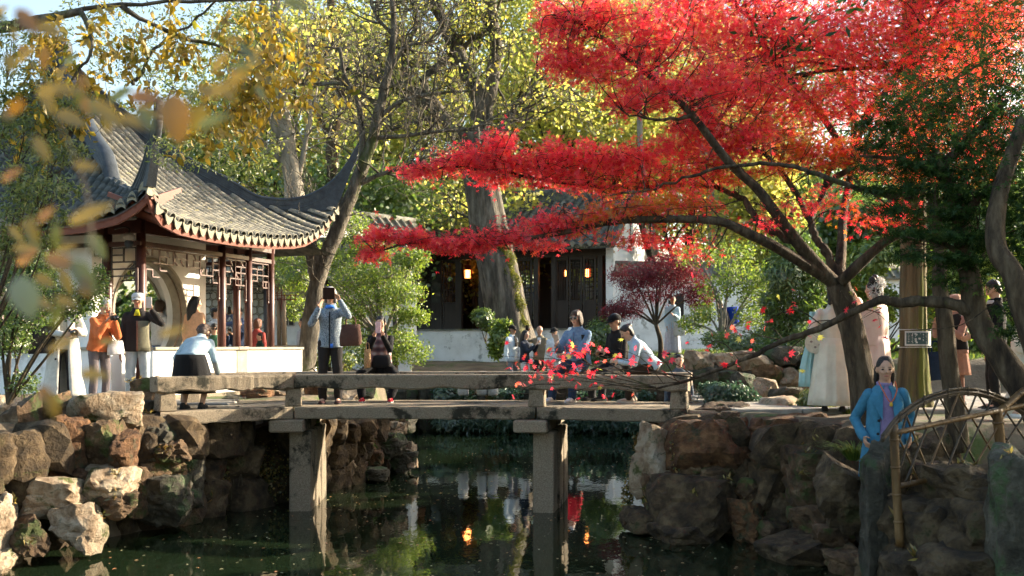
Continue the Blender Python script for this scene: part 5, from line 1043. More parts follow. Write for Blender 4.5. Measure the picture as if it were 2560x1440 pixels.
for i, p in enumerate(LP[:290]):
    o = bpy.data.objects.new('leaf', leaf_me[rng.choice(6, p=[.2, .2, .2, .16, .14, .1])]); COL.objects.link(o); o.parent = DM; o.location = p - org(DM); o.rotation_euler = (rng.uniform(.2, 1.5), rng.uniform(-.5, .5), rng.uniform(0, 6.3)); s = rng.uniform(.75, 1.2); o.scale = (s, s, s)
# thin trunk, fir trunk with plaque, dark trunk at the edge
def trunk_tree(name, lab, pts, r0, r1, bark, sides=12, crown=None):
    b = pts[0]; t = thing(name, lab, 'tree', b); g = G(); fluted(g, pts, np.linspace(r0, r1, 10), 20, 6, .06, int(b[0] * 9), 5); g.obj('trunk', bark, t, smooth=True); return t
t = trunk_tree('slim_tree', 'slim pale trunk rising through the bamboo fence', [P(2400, 1130, 10.0), P(2385, 1000, 10.0), P(2372, 900, 10.0), P(2362, 800, 10.0), P(2348, 700, 10.1), P(2350, 640, 10.2), P(2330, 480, 10.4)], .10, .055, 'bark_brown')
tag(leaves('crown', ell(rng, 1500, P(2330, 420, 10.4), (.9, .8, .7)), .05, STAR, 'leaf_dkgreen', t, flat=.5, seed=77), kind='stuff')
# fir trunk with vertical bark ridges
FIR = thing('fir_tree', 'straight furrowed trunk wearing a green name plaque', 'tree', P(2285, 1010, 13.2)); fb = P(2283, 1010, 13.2); g = G(); rings = []
zz = np.linspace(fb[2] - .3, 11.5, 40); aa = np.arange(56) * 2 * pi / 56
for i, z in enumerate(zz):
    r_ = np.interp(z, [fb[2] - .3, fb[2] + .1, fb[2] + .8, 11.5], [.30, .22, .165, .09]); rr2 = r_ * (1 + .05 * np.sin(aa * 13 + 1.5 * np.sin(z * 1.7)) + .03 * np.sin(aa * 23 + z * 3) + .02 * rng.normal(size=56)); rings.append(np.stack([fb[0] + rr2 * np.cos(aa), fb[1] + rr2 * np.sin(aa), np.full(56, z)], 1))
g.loft(rings); g.obj('trunk', 'bark_fir', FIR, smooth=True); tips = []; g = G()
for k in range(26):
    z = rng.uniform(6, 11.2); a = rng.uniform(0, 6.3); grow(g, rng, (fb[0], fb[1], z), (cos(a), sin(a), -.1), 2.2 * (12.5 - z) / 6 + .3, .03, 2, tips, nch=(4, 5), up=-.02, flatten=.6)
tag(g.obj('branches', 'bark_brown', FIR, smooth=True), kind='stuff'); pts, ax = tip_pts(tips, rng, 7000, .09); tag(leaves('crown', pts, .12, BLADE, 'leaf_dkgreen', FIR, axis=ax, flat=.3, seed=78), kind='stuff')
# plaque
mat('plaque_green', [(.02, .06, .065)], rough=.35); mat('plaque_white', [(.42, .44, .44)], rough=.4)
pz = EYE + (868 - 846) / F * 13.0; PQ = thing('name_plaque', 'curved dark green plaque with rows of pale characters strapped round the furrowed trunk', 'plaque', (fb[0], fb[1] - .22, pz))
def curved(name, a0, a1, z0, z1, r_, m, par):
    g = G(); n = 10; V = []
    for i in range(n + 1):
        a = a0 + (a1 - a0) * i / n
        for z in (z0, z1): V.append((fb[0] + r_ * sin(a), fb[1] - r_ * cos(a), z))
    V2 = [(fb[0] + (r_ - .006) * (v[0] - fb[0]) / r_, fb[1] + (r_ - .006) * (v[1] - fb[1]) / r_, v[2]) for v in V]; Fc = []
    for i in range(n): Fc += [(2 * i, 2 * i + 2, 2 * i + 3, 2 * i + 1)]
    m_ = len(V); Fc += [tuple(m_ + k for k in f[::-1]) for f in Fc]; Fc += [(2 * i + 1, 2 * i + 3, m_ + 2 * i + 3, m_ + 2 * i + 1) for i in range(n)] + [(2 * i + 2, 2 * i, m_ + 2 * i, m_ + 2 * i + 2) for i in range(n)] + [(0, 1, m_ + 1, m_), (2 * n + 1, 2 * n, m_ + 2 * n, m_ + 2 * n + 1)]
    g.add(V + V2, Fc); return g.obj(name, m, par)
curved('plate', -.86, .95, pz - .095, pz + .095, .222, 'plaque_white', PQ); curved('panel', -.76, .55, pz - .075, pz + .075, .228, 'plaque_green', PQ)
tx = G(); tr = random.Random(4)
for c in range(6):
    a = -.62 + c * .2
    for k in range(9 if c not in (2, 3) else 4):
        if tr.random() < .15: continue
        z = pz + .058 - k * (.0145 if c not in (2, 3) else .033); s = .0055 if c not in (2, 3) else .012
        cx, cy = fb[0] + .2315 * sin(a), fb[1] - .2315 * cos(a); axx = [(cos(a), sin(a), 0), (0, 0, 1), (sin(a), -cos(a), 0)]
        for st in range(3):
            ox, oz = tr.uniform(-s, s), tr.uniform(-s, s); pc = np.array((cx, cy, z)) + np.array(axx[0]) * ox + np.array(axx[1]) * oz
            tx.box(pc, (2 * s if tr.random() < .5 else s * .4, s * .4 if tr.random() < .5 else 1.6 * s, .0015), axx)
tag(tx.obj('lettering', 'plaque_white', PQ), kind='stuff')
for z in (pz - .115, pz + .115):
    g = G(); g.tube([(fb[0] + .222 * sin(a), fb[1] - .222 * cos(a), z) for a in np.linspace(-1.5, 1.5, 16)], .005, 5); g.obj('strap', 'plaque_white', PQ)
t = trunk_tree('dark_tree', 'dark crooked trunk at the picture edge above the cream robe', [P(2640, 1000, 8.4), P(2590, 860, 8.4), P(2555, 760, 8.4), P(2530, 680, 8.4), P(2490, 610, 8.5), P(2500, 480, 8.6), P(2560, 300, 8.7)], .11, .06, 'bark_brown')
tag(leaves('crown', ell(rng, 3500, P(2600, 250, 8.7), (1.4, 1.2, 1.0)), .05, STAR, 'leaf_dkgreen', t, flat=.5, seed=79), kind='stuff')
# unseen evergreens added beyond the right edge to shade the near right bank
def evergreen(x, y, h, r, lab, n, seed, m='leaf_dkgreen', zb=1.4, z0=.18):
    rng = np.random.default_rng(seed); t = thing('added_shade_tree', lab, 'tree', (x, y, zb)); g = G(); limb(g, [(x, y, zb - .2), (x + .1, y, zb + h * .5), (x, y, zb + h * .95)], .05 + .02 * h, .04, 8); g.obj('trunk', 'bark_brown', t, smooth=True)
    pts, ci = clumpy(rng, n, (x, y, zb + h * (z0 + .5)), (r, r, h * .46), 34, .26); tag(leaves('crown', pts, .16, OVAL, m, t, flat=.35, seed=seed), kind='stuff')
evergreen(10.6, 12.0, 5.0, 2.0, 'dense evergreen added outside the view beside the path to cast shade', 2600, 201); evergreen(13.5, 12.5, 8.5, 2.4, 'tall evergreen added outside the view behind the path to cast shade', 3000, 202); evergreen(10.5, 8.8, 7.0, 2.4, 'evergreen added outside the view to shade the near right bank', 3500, 203)

# ------------------------------------------------------------------ shrubs, bamboo, grass
def shrub(name, lab, base, blobs, m, per, size, tm, seed, stems=6, fork=None, flat=.35, droop=.1, cat='shrub', group=None, srad=.02, bark='bark_brown', cr=.0):
    """blobs: (px,py,rx,ry,D[,weight])"""
    rng = np.random.default_rng(seed); t = thing(name, lab, cat, base, group=group); P_ = []; g = G()
    root = np.array(base)
    if fork is not None: g.tube(bez([root, root * .45 + fork * .55 + np.array((.06, 0, 0)), fork], 5), np.linspace(srad * 2.4, srad * 1.5, 11), 8); root = np.array(fork)
    for b in blobs:
        px, py, rx, ry, D = b[:5]; w_ = b[5] if len(b) > 5 else 1; c = P(px, py, D); rw = rx / F * D; rh = ry / F * D; n = int(per * w_)
        P_.append(ell(rng, n, c, (rw, rw * .85, rh), .3) + rng.normal(size=(n, 3)) * rw * .12)
        j = root + (c - root) * .5 + rng.normal(size=3) * np.array((.12, .12, .05)) * .6 + (np.array((0, 0, .12)) * np.linalg.norm(c - root) if fork is not None else 0); q = bez([root, j, c], 4); g.tube(q, np.linspace(srad, srad * .35, len(q)), 6, cap=False)
        for k in range(stems):
            e = ell(rng, 1, c, (rw * .9, rw * .7, rh * .9), .5)[0]; g.tube([q[-2], (q[-2] + e) / 2 + rng.normal(size=3) * .03, e], [srad * .35, srad * .22, srad * .12], 4, cap=False)
    g.obj('stem', bark, t, smooth=True); P_ = np.vstack(P_); tag(leaves('crown', P_, size, tm, m, t, flat=flat, droop=droop, seed=seed), kind='stuff'); return t
shrub('cloud_shrub', 'fine leaved evergreen shrub in layered clouds behind the standing photographer', P(962, 930, 22.5), [(735, 690, 55, 40, 23.5), (790, 640, 50, 34, 23.5), (870, 570, 60, 42, 23), (850, 650, 60, 34, 23), (930, 620, 60, 30, 23), (890, 700, 70, 36, 22.6), (970, 680, 80, 34, 22.5, 1.2), (1030, 645, 45, 24, 22.4), (925, 755, 75, 34, 22.4), (1005, 735, 62, 28, 22.2), (1030, 790, 45, 20, 22.2), (860, 790, 60, 40, 22.8), (880, 850, 60, 36, 22.6), (990, 850, 55, 34, 22.3, .8), (1030, 880, 50, 30, 22.3, .7), (940, 890, 60, 30, 22.3), (740, 770, 40, 34, 23.5, .6), (700, 650, 40, 30, 23.8, .7)], 'leaf_fine', 1500, .062, T_blade(.3), 301, stems=7, fork=P(955, 850, 22.5), srad=.045, bark='bark_pale')
shrub('laceleaf_maple', 'small dark crimson laceleaf maple in front of the white garden wall', P(1652, 900, 27), [(1560, 770, 55, 26, 27), (1620, 725, 70, 34, 27.2, 1.4), (1580, 690, 60, 28, 27.2), (1660, 680, 70, 34, 27.4, 1.4), (1720, 700, 55, 36, 27.2), (1750, 740, 40, 34, 27), (1530, 785, 30, 24, 26.8, .6), (1690, 650, 60, 22, 27.5, .7)], 'leaf_darkred', 2000, .085, T_blade(.13), 302, stems=4, fork=P(1640, 812, 27), flat=.2, droop=1.2, srad=.035, cat='tree')
shrub('green_bush', 'bright green bush behind the man in the black cap', P(1520, 905, 26.8), [(1505, 830, 40, 42, 26.8), (1540, 860, 36, 40, 26.8), (1490, 880, 40, 30, 26.6)], 'leaf_green', 1500, .07, OVAL, 303)
shrub('green_bush', 'light green leafy plant beside the man in the white jacket', P(1245, 900, 27.6), [(1248, 835, 22, 30, 27.6), (1240, 870, 20, 30, 27.6), (1262, 815, 20, 18, 27.6, .6)], 'leaf_fine', 900, .08, OVAL, 304)
shrub('green_bush', 'small green shrub at the foot of the old mossy trunk', P(1215, 860, 29.4), [(1205, 790, 30, 20, 29.4), (1222, 810, 26, 18, 29.4)], 'leaf_green', 900, .08, OVAL, 305, stems=4)
shrub('garden_tree', 'open branched small green tree in front of the white wall and blue backpack', P(1800, 870, 26), [(1760, 780, 40, 30, 26, .5), (1790, 720, 50, 30, 26, .5), (1850, 700, 60, 34, 26, .7), (1890, 740, 50, 34, 26, .7), (1730, 810, 36, 22, 26, .4), (1880, 790, 46, 26, 25.8, .6), (1920, 690, 46, 34, 26.2, .7), (1830, 640, 70, 36, 26.4, .7), (1740, 640, 60, 30, 26.4, .4)], 'leaf_fine', 900, .075, OVAL, 306, stems=7, fork=P(1806, 850, 26), srad=.04, cat='tree', bark='bark_pale')
shrub('bamboo_clump', 'dark green bamboo clump beside the red maple fork', P(1985, 880, 19.5), [(1960, 680, 55, 50, 19.5), (2000, 740, 60, 50, 19.5), (1940, 760, 40, 50, 19.5, .8), (2040, 690, 50, 60, 19.6), (1990, 620, 60, 40, 19.8), (2020, 800, 50, 40, 19.4), (1950, 820, 40, 40, 19.4, .6)], 'leaf_green', 1300, .14, T_blade(.12), 307, stems=5, droop=.7, cat='bamboo')
shrub('conifer_shrub', 'yellow green conifer shrub glowing behind the furrowed trunk', P(2190, 900, 21.5), [(2180, 640, 60, 40, 21.5), (2150, 700, 60, 44, 21.5), (2340, 720, 60, 50, 21.5), (2200, 760, 50, 50, 21.5), (2380, 800, 60, 60, 21.5), (2310, 640, 60, 40, 21.5), (2430, 700, 60, 60, 21.5), (2480, 640, 60, 50, 21.5), (2350, 850, 40, 40, 21.5)], 'leaf_fine', 1300, .13, T_blade(.22), 308, stems=5)
shrub('green_bush', 'shaded green bushes behind the pink robed woman', P(2080, 930, 22.6), [(2060, 850, 50, 40, 22.6), (2100, 780, 50, 50, 22.6), (2140, 860, 50, 60, 22.6), (2250, 900, 60, 40, 22.6), (2420, 900, 70, 60, 22.6), (2500, 850, 70, 80, 22.6), (2060, 620, 60, 60, 22.6), (2250, 560, 90, 70, 22.6), (2400, 560, 90, 70, 22.6), (2520, 600, 80, 90, 22.6), (2130, 560, 80, 60, 22.6)], 'leaf_green', 1700, .15, OVAL, 309, stems=4)
shrub('green_bush', 'dense dark green bush at the end of the bridge', P(1830, 1040, 14.6), [(1790, 985, 40, 30, 14.6), (1835, 990, 42, 32, 14.5), (1870, 1010, 32, 34, 14.5), (1810, 1020, 40, 26, 14.4), (1850, 1035, 40, 22, 14.4), (1770, 975, 24, 18, 14.8, .5)], 'leaf_bluegreen', 1500, .042, OVAL, 310, stems=4)
shrub('green_bush', 'leafy green shrub on the mound behind the long low branch', P(1960, 905, 18.6), [(1860, 862, 60, 26, 19.5), (1950, 872, 60, 30, 19), (2020, 850, 46, 40, 18.8), (2010, 900, 40, 26, 18.5), (1800, 850, 50, 20, 20, .7), (1930, 835, 60, 22, 20.5, .8)], 'leaf_green', 1600, .07, T_blade(.2), 311, stems=4, droop=.3)
shrub('bamboo_tuft', 'bright yellow green dwarf bamboo tuft beside the hanfu women', P(2040, 1045, 13.4), [(2030, 1000, 30, 28, 13.4), (2060, 1020, 30, 24, 13.2), (2010, 1020, 20, 20, 13.4, .6)], 'leaf_bamboo', 500, .10, T_blade(.1), 312, stems=6, droop=-.3, flat=.1, cat='bamboo')
shrub('bank_bamboo', 'blue green bamboo fringe hanging over the far bank water', P(1300, 1040, 26.3), [(1120, 1055, 40, 22, 26.2), (1180, 1052, 46, 24, 26.2), (1240, 1054, 46, 24, 26.2), (1300, 1052, 46, 22, 26.2), (1420, 1055, 46, 22, 26.2), (1480, 1056, 46, 22, 26.2), (1540, 1058, 46, 22, 26.1), (1590, 1052, 40, 26, 25.5), (1360, 1055, 40, 20, 26.2)], 'leaf_bluegreen', 700, .15, T_blade(.12), 313, stems=3, droop=.9, cat='bamboo')
shrub('green_bush', 'small leafy plants along the stone ledge below the bench', P(1150, 985, 26.4), [(1110, 985, 36, 16, 26.4), (1160, 992, 30, 12, 26.4), (1270, 985, 40, 12, 26.4), (1480, 990, 60, 14, 26.4), (1580, 985, 50, 16, 26.2)], 'leaf_bluegreen', 350, .10, OVAL, 314, stems=3)
shrub('green_bush', 'yellow green weeds beside the standing photographer feet', P(880, 1000, 17.5), [(885, 985, 24, 18, 17.5), (760, 905, 26, 16, 20.6), (745, 925, 20, 12, 20.6, .6), (860, 905, 30, 22, 21), (800, 900, 24, 20, 20.4, .6)], 'leaf_bamboo', 450, .07, OVAL, 315, stems=3)
# hanging ivy on the bridge abutment
rng = np.random.default_rng(316); IV = thing('ivy_curtain', 'olive and rust ivy curtain hanging below the bridge deck', 'ivy', P(535, 1270, 13.9)); pts = []
for k in range(5200):
    px = rng.normal(535, 36); py = rng.uniform(1052, 1262); e = (px - 535) / 75; pts.append(P(px + 8 * sin(py * .05), py, 13.7 + .45 * e * e + rng.normal() * .05))
for k in range(1500): pts.append(P(rng.normal(640, 40), rng.normal(1190, 36), 14.3 + rng.normal() * .08))
tag(leaves('foliage', np.array(pts), .042, OVAL, 'leaf_ivy', IV, flat=.1, updir=(.5, -.8, .2), droop=1.0, seed=317), kind='stuff')
g = G()
for k in range(26):
    px = rng.normal(535, 34); g.tube([P(px, 1048, 13.85), P(px + rng.normal() * 8, 1130, 13.8), P(px + rng.normal() * 16, 1230 + rng.uniform(0, 30), 13.75)], .006, 4, cap=False)
g.obj('stem', 'bark_brown', IV, smooth=True); rock(IV, 535, 1160, 110, 230, 14.0, .7, 'rock_brown')
# creeper at the right bank water edge
shrub('bank_creeper', 'thin dark creeper trailing to the water beside the tan block', P(1585, 1150, 12.7), [(1585, 1180, 20, 50, 12.7), (1570, 1240, 16, 40, 12.6), (1595, 1110, 14, 30, 12.8, .6), (1690, 1120, 12, 60, 12.1, .5)], 'leaf_ivy', 260, .04, OVAL, 318, stems=4, droop=.8, srad=.006)
# grass tufts
def tuft(lab, base, r, n, L, m, seed, arch=.6):
    rng = np.random.default_rng(seed); t = thing('grass_tuft', lab, 'grass', base); V = []; T = []
    for k in range(n):
        a = rng.uniform(0, 6.3); d = np.array((cos(a), sin(a), 0)); b = np.array(base) + d * rng.uniform(0, r * .3); l = L * rng.uniform(.6, 1.2); s = np.cross(d, (0, 0, 1)) * .006 * l / .3; o = len(V)
        for f in (0, .4, .75, 1.0):
            p = b + d * l * arch * f ** 1.3 + np.array((0, 0, l * (f * 1.0 - f * f * arch * .75))); V += [p - s * (1 - f * .9), p + s * (1 - f * .9)]
        for i in range(3): T += [(o + 2 * i, o + 2 * i + 1, o + 2 * i + 3), (o + 2 * i, o + 2 * i + 3, o + 2 * i + 2)]
    me = npmesh('blades', np.array(V) - org(t), np.array(T), m, rnd=np.repeat(rng.uniform(0, 1, n), 6)); tag(link('blades', me, None, t), kind='stuff')
tuft('arching green grass tuft on the rocks beside the lit pier', P(945, 1062, 17.2), .25, 260, .5, 'leaf_grass', 401, .8)
tuft('grass tuft over the pale ledge at the picture edge', P(40, 1215, 10.6), .2, 220, .36, 'leaf_grass', 402, .8); tuft('grass clump in shade beside the square brown boulder', P(2135, 1150, 10.3), .25, 240, .42, 'leaf_grass', 403, .9); tuft('small grass tuft behind the rocks below the shrub', P(20, 1015, 12.6), .2, 150, .3, 'leaf_grass', 404, .6)
tuft('yellow grass tuft at the hanfu women hem', P(2120, 1040, 12.6), .2, 150, .2, 'leaf_grass', 405, .6)
# grass on the mound: one mass
rng = np.random.default_rng(410); n = 16000; X = rng.uniform(3.4, 13, n); Y = rng.uniform(18.7, 35, n); Z = hgt(X, Y); ax = rng.normal(size=(n, 3)) * .5 + (0, 0, 1)
tag(leaves('mound_grass', np.stack([X, Y, Z], 1), .16, T_blade(.06), 'leaf_grass', axis=ax, updir=(0, -1, .1), flat=.3, seed=411), 'short green grass covering the mound', 'grass', kind='stuff')
# left-hand near shrub, bamboo spray and golden leaves
shrub('near_shrub', 'small leaved green shrub partly hiding the cream coat visitor', P(20, 1010, 10.3), [(40, 690, 70, 50, 10.3), (110, 730, 80, 50, 10.2), (60, 780, 80, 50, 10.2), (180, 760, 50, 40, 10.1, .8), (230, 740, 36, 46, 10.2, .5), (30, 850, 50, 40, 10.3, .7), (250, 700, 24, 40, 10.2, .3), (100, 660, 60, 30, 10.4, .8), (60, 960, 40, 30, 10.3, .3)], 'leaf_green', 1500, .03, OVAL, 320, stems=9, srad=.018)
BL = [(60, 200, 80, 60, 9.2), (130, 300, 80, 40, 9.2), (60, 340, 80, 50, 9.2), (150, 380, 70, 26, 9.1), (60, 440, 70, 40, 9.1), (120, 470, 90, 26, 9.0), (60, 520, 70, 40, 9.1), (30, 600, 50, 40, 9.2), (100, 600, 40, 26, 9.1, .5), (20, 280, 50, 60, 9.3), (200, 260, 50, 24, 9.2, .5), (130, 540, 50, 20, 9.0, .4), (30, 100, 60, 60, 9.4, .8)]
shrub('bamboo_spray', 'yellow green narrow leaved bamboo spray hanging over the pavilion roof corner', P(-60, 900, 9.4), BL, 'leaf_bamboo', 560, .062, T_blade(.13), 321, stems=8, flat=.15, droop=.5, srad=.012, cat='bamboo')
GT = thing('golden_tree', 'tree with hanging golden leaves reaching over the pavilion roof', 'tree', (-6.6, 9.3, .6)); rng = np.random.default_rng(330); g = G(); tips = []
limb(g, [(-6.6, 9.3, .4), (-6.3, 9.4, 3), (-5.4, 9.5, 5.0), P(60, 60, 9.5), P(200, 30, 9.6)], .12, .028, 9); g.obj('trunk', 'bark_grey', GT, smooth=True)
for i, ln in enumerate([[(100, 45, 9.5), (300, 12, 9.7), (600, 2, 9.9), (860, -10, 10.2)], [(330, 210, 11.5), (345, 195, 11.5), (400, 110, 11.3), (480, 60, 11), (560, -20, 10.6)], [(300, 12, 9.7), (420, 80, 9.9), (560, 120, 10.1), (700, 150, 10.3)], [(200, 25, 9.6), (230, 120, 9.5), (180, 200, 9.4)]]):
    g = G(); q = limb(g, pl(ln, 10), .026, .010, 7, 5, .01, rng); g.obj('branch', 'bark_grey', GT, smooth=True)
tw = G(); CLG = [(60, 90, 90, 80, 9.4, 1), (180, 70, 110, 70, 9.5, 1), (320, 70, 110, 60, 9.7, .8), (450, 60, 100, 50, 10, .7), (120, 190, 100, 60, 9.3, .9), (250, 170, 90, 60, 9.5, .7), (560, 110, 100, 70, 10, 1.0), (660, 150, 90, 80, 10.2, 1.5), (640, 240, 100, 70, 10.2, 1.5), (730, 110, 70, 90, 10.2, 1.1), (560, 220, 80, 60, 10, .9), (480, 280, 80, 50, 10, .5), (90, 270, 90, 40, 9.2, .6), (640, 40, 120, 40, 10, .7), (620, 300, 70, 30, 10.2, .5), (250, 260, 70, 30, 9.5, .3), (380, 160, 90, 60, 9.8, .5), (720, 220, 50, 60, 10.2, .8)]
pts = []
for c in CLG:
    cen = P(c[0], c[1], c[4])
    for k in range(int(7 * c[5]) + 2):
        top = cen + rng.normal(size=3) * np.array((c[2] / F * 10 * .6, .3, c[3] / F * 10 * .5)); L = rng.uniform(.2, .5); q = bez([top, top + np.array((rng.normal() * .08, rng.normal() * .05, -L * .4)), top + np.array((rng.normal() * .16, rng.normal() * .1, -L))], 4); tw.tube(q, .003, 3, cap=False)
        for j in range(15): pts.append(q[rng.integers(0, len(q))] + rng.normal(size=3) * .035)
tag(tw.obj('twigs', 'bark_grey', GT, smooth=True), kind='stuff'); tag(leaves('crown', np.array(pts), .10, T_oval(.24), 'leaf_gold', GT, flat=.05, droop=1.6, seed=331), kind='stuff')
pts = np.vstack([ell(rng, 500, P(x, y, 11.5), (r_, r_, r_ * .6), .3) for x, y, r_ in ((420, 140, .5), (340, 60, .6), (480, 200, .5), (560, 60, .5), (300, 160, .4), (240, 60, .5), (520, 330, .4), (450, 380, .4), (600, 400, .4))])
tag(leaves('crown', pts, .055, BLADE, 'leaf_bamboo', GT, flat=.2, droop=.4, seed=332), kind='stuff')
# out-of-focus sprig close to the lens; each leaf a piece of its own
NS = thing('near_sprig', 'blurred gold and orange leaves on a sprig close to the lens', 'sprig', P(0, 940, 1.3)); rng = np.random.default_rng(340)
def big_leaf(L, w_):
    n = 8; V = []; Fc = []
    for i in range(n + 1):
        f = i / n; ww = w_ * sin(pi * f ** .8) ** .8 * L / 2; zc = -.12 * L * f * f
        V += [(f * L, -ww, zc + .12 * ww), (f * L, 0, zc), (f * L, ww, zc + .12 * ww)]
    for i in range(n):
        for k in (0, 1): Fc.append((3 * i + k, 3 * i + k + 1, 3 * i + k + 4, 3 * i + k + 3))
    return np.array(V), np.array(Fc)
def near_leaf(px, py, Lpx, wr, ang, m, D=.85, tilt=.3):
    L = Lpx * .95 / F * D; V, Fc = big_leaf(L, wr); me = npmesh('leaf', V, Fc, m, smooth=True, rnd=rng.uniform(.2, .9) * np.ones(len(Fc))); o = bpy.data.objects.new('leaf', me); COL.objects.link(o); o.parent = NS
    a = radians(ang); x = np.array((cos(a), 0, -sin(a))); z = np.array((tilt * sin(a), -1, tilt * cos(a))); z -= x * (x @ z); z /= np.linalg.norm(z); y = np.cross(z, x); p = P(px, py, D) - org(NS)
    o.matrix_local = Matrix([[x[0], y[0], z[0], p[0]], [x[1], y[1], z[1], p[1]], [x[2], y[2], z[2], p[2]], [0, 0, 0, 1]])
for a in [(430, 232, 135, .62, 82, 'leaf_blurorange'), (505, 245, 110, .35, -28, 'leaf_blurgold'), (575, 205, 70, .4, -35, 'leaf_blurgold'), (575, 172, 75, .3, -12, 'leaf_blurgreen'), (490, 320, 100, .32, -25, 'leaf_blurgreen'), (300, 290, 90, .4, 20, 'leaf_blurgold'), (230, 250, 110, .38, 40, 'leaf_blurgold'), (320, 240, 90, .5, 5, 'leaf_blurorange'), (350, 270, 70, .5, 60, 'leaf_blurgreen'), (200, 185, 50, .5, 80, 'leaf_blurorange'), (90, 235, 90, .45, -15, 'leaf_blurgold'), (60, 250, 60, .5, 140, 'leaf_blurorange'), (45, 690, 120, .62, 72, 'leaf_blurpale'), (85, 340, 80, .4, 60, 'leaf_blurgold'), (170, 560, 130, .3, -28, 'leaf_blurgold'), (180, 650, 110, .5, 55, 'leaf_blurgreen'), (110, 640, 100, .45, 20, 'leaf_blurorange'), (200, 690, 60, .6, 70, 'leaf_blurorange'), (195, 935, 85, .4, 2, 'leaf_blurgold'), (100, 960, 100, .32, 62, 'leaf_blurorange'), (125, 980, 70, .5, 80, 'leaf_blurgold'), (395, 840, 80, .3, -18, 'leaf_blurgold'), (700, 2, 90, .4, 10, 'leaf_blurgreen'), (560, 105, 45, .5, -10, 'leaf_blurgold'), (40, 20, 90, .5, 50, 'leaf_blurorange'), (90, 60, 80, .5, 20, 'leaf_blurgold'), (20, 130, 60, .5, 80, 'leaf_blurgold'), (70, 540, 80, .35, 75, 'leaf_blurgold'), (0, 280, 40, .6, 30, 'leaf_blurgold'), (120, 880, 90, .3, -30, 'leaf_blurgold'), (150, 760, 70, .4, 110, 'leaf_blurgreen')]: near_leaf(*a)
for k in range(46):
    f = rng.random(); ln = bez(np.array([(-60, 30), (60, 120), (160, 210), (300, 250), (430, 260), (540, 200), (600, 150)], float), 8); c = ln[int(f * (len(ln) - 1))] if k < 30 else (rng.normal(110, 60), rng.normal(620, 90)); near_leaf(c[0] + rng.normal() * 40, c[1] + rng.normal() * 34, rng.uniform(45, 85), rng.uniform(.3, .5), rng.uniform(-60, 120), ['leaf_blurgold', 'leaf_blurgreen', 'leaf_blurgold', 'leaf_blurorange'][rng.integers(0, 4)], D=rng.uniform(.8, 1.3))
g = G(); mat('stem_tan', [(.035, .022, .008), (.06, .04, .015)], rough=.6)
for ln in ([(-60, 970), (60, 880), (140, 800), (200, 720), (230, 640)], [(230, 640), (220, 500), (180, 380), (110, 240), (60, 120)], [(110, 240), (240, 240), (360, 280), (470, 250), (580, 190)], [(0, 640), (90, 640), (190, 660)]): g.tube(bez(pl(ln, .9), 5), np.linspace(.0013, .0005, len(bez(pl(ln, .9), 5))), 6)
g.obj('stem', 'stem_tan', NS, smooth=True)
# ------------------------------------------------------------------ leaf litter floating on the pond, fallen leaves
rng = np.random.default_rng(350); n = 900; X = rng.uniform(-4.5, 4.0, n * 3); Y = 9.0 + 17.5 * rng.beta(1.2, 2.2, n * 3); k = poly_sd(X, Y, POND) < -.05; X, Y = X[k][:n], Y[k][:n]
tag(leaves('floating_litter', np.stack([X, Y, np.full(len(X), .004)], 1), rng.uniform(.012, .05, len(X)), T_oval(.3), leafmat('leaf_litter', [(.30, .26, .15), (.45, .36, .2), (.5, .2, .08)], trans=.1), flat=.995, seed=351), 'pale leaf specks floating on the dark pond', 'leaf litter', kind='stuff')
pts = [P(px, py, D) for px, py, D in [(735, 1042, 13.3), (718, 1043, 13.3)]]
LT = np.array([(x, y, float(hgt(np.array([x]), np.array([y]))[0]) + .02) for x, y in zip(rng.uniform(2.3, 6.5, 420), rng.uniform(12.9, 17.5, 420))])
LT = np.vstack([LT, [(rng.uniform(-3, 2.2), rng.uniform(13.7, 15.2), DECK + .006) for _ in range(14)]])
tag(leaves('fallen_leaves', LT, .05, T_oval(.35), leafmat('leaf_fallen', [(.25, .10, .03), (.42, .2, .06), (.5, .34, .12)], trans=.1), flat=.9, seed=352), 'rust coloured fallen leaves on the path past the bridge', 'fallen leaves', kind='stuff')

# weeds, ferns and dead leaves caught between the boulders
for RK, sd, box in ((LR, 501, (0, 470, 1000, 1360, 10.2, 12.4)), (RR, 502, (1610, 2150, 1060, 1360, 10.3, 12.4)), (NR, 503, (2160, 2560, 1130, 1400, 7.3, 8.6)), (MR, 504, (600, 1040, 1060, 1200, 14.3, 17.6))):
    rng = np.random.default_rng(sd); C_, A_ = [], []
    kids = [o for o in RK.children if o.name.startswith('rock')]
    for k in range(95):
        o = kids[rng.integers(0, len(kids))]; c = np.array(o.location) + org(RK); m = o.data; n = len(m.vertices); v = np.array(m.vertices[int(rng.integers(0, n))].co) * 1.01
        if v[2] < -.02: continue
        a = o.rotation_euler[2]; w_ = c + np.array((v[0] * cos(a) - v[1] * sin(a), v[0] * sin(a) + v[1] * cos(a), v[2]))
        q = rng.integers(5, 16)
        for j in range(q): C_.append(w_ + rng.normal(size=3) * .02); A_.append(rng.normal(size=3) * .8 + (0, -.3, .8))
    tag(leaves('weeds', np.array(C_), .075, T_blade(.16), 'leaf_ivy' if sd != 504 else 'leaf_grass', RK, axis=np.array(A_), flat=.2, droop=.3, seed=sd), kind='stuff')
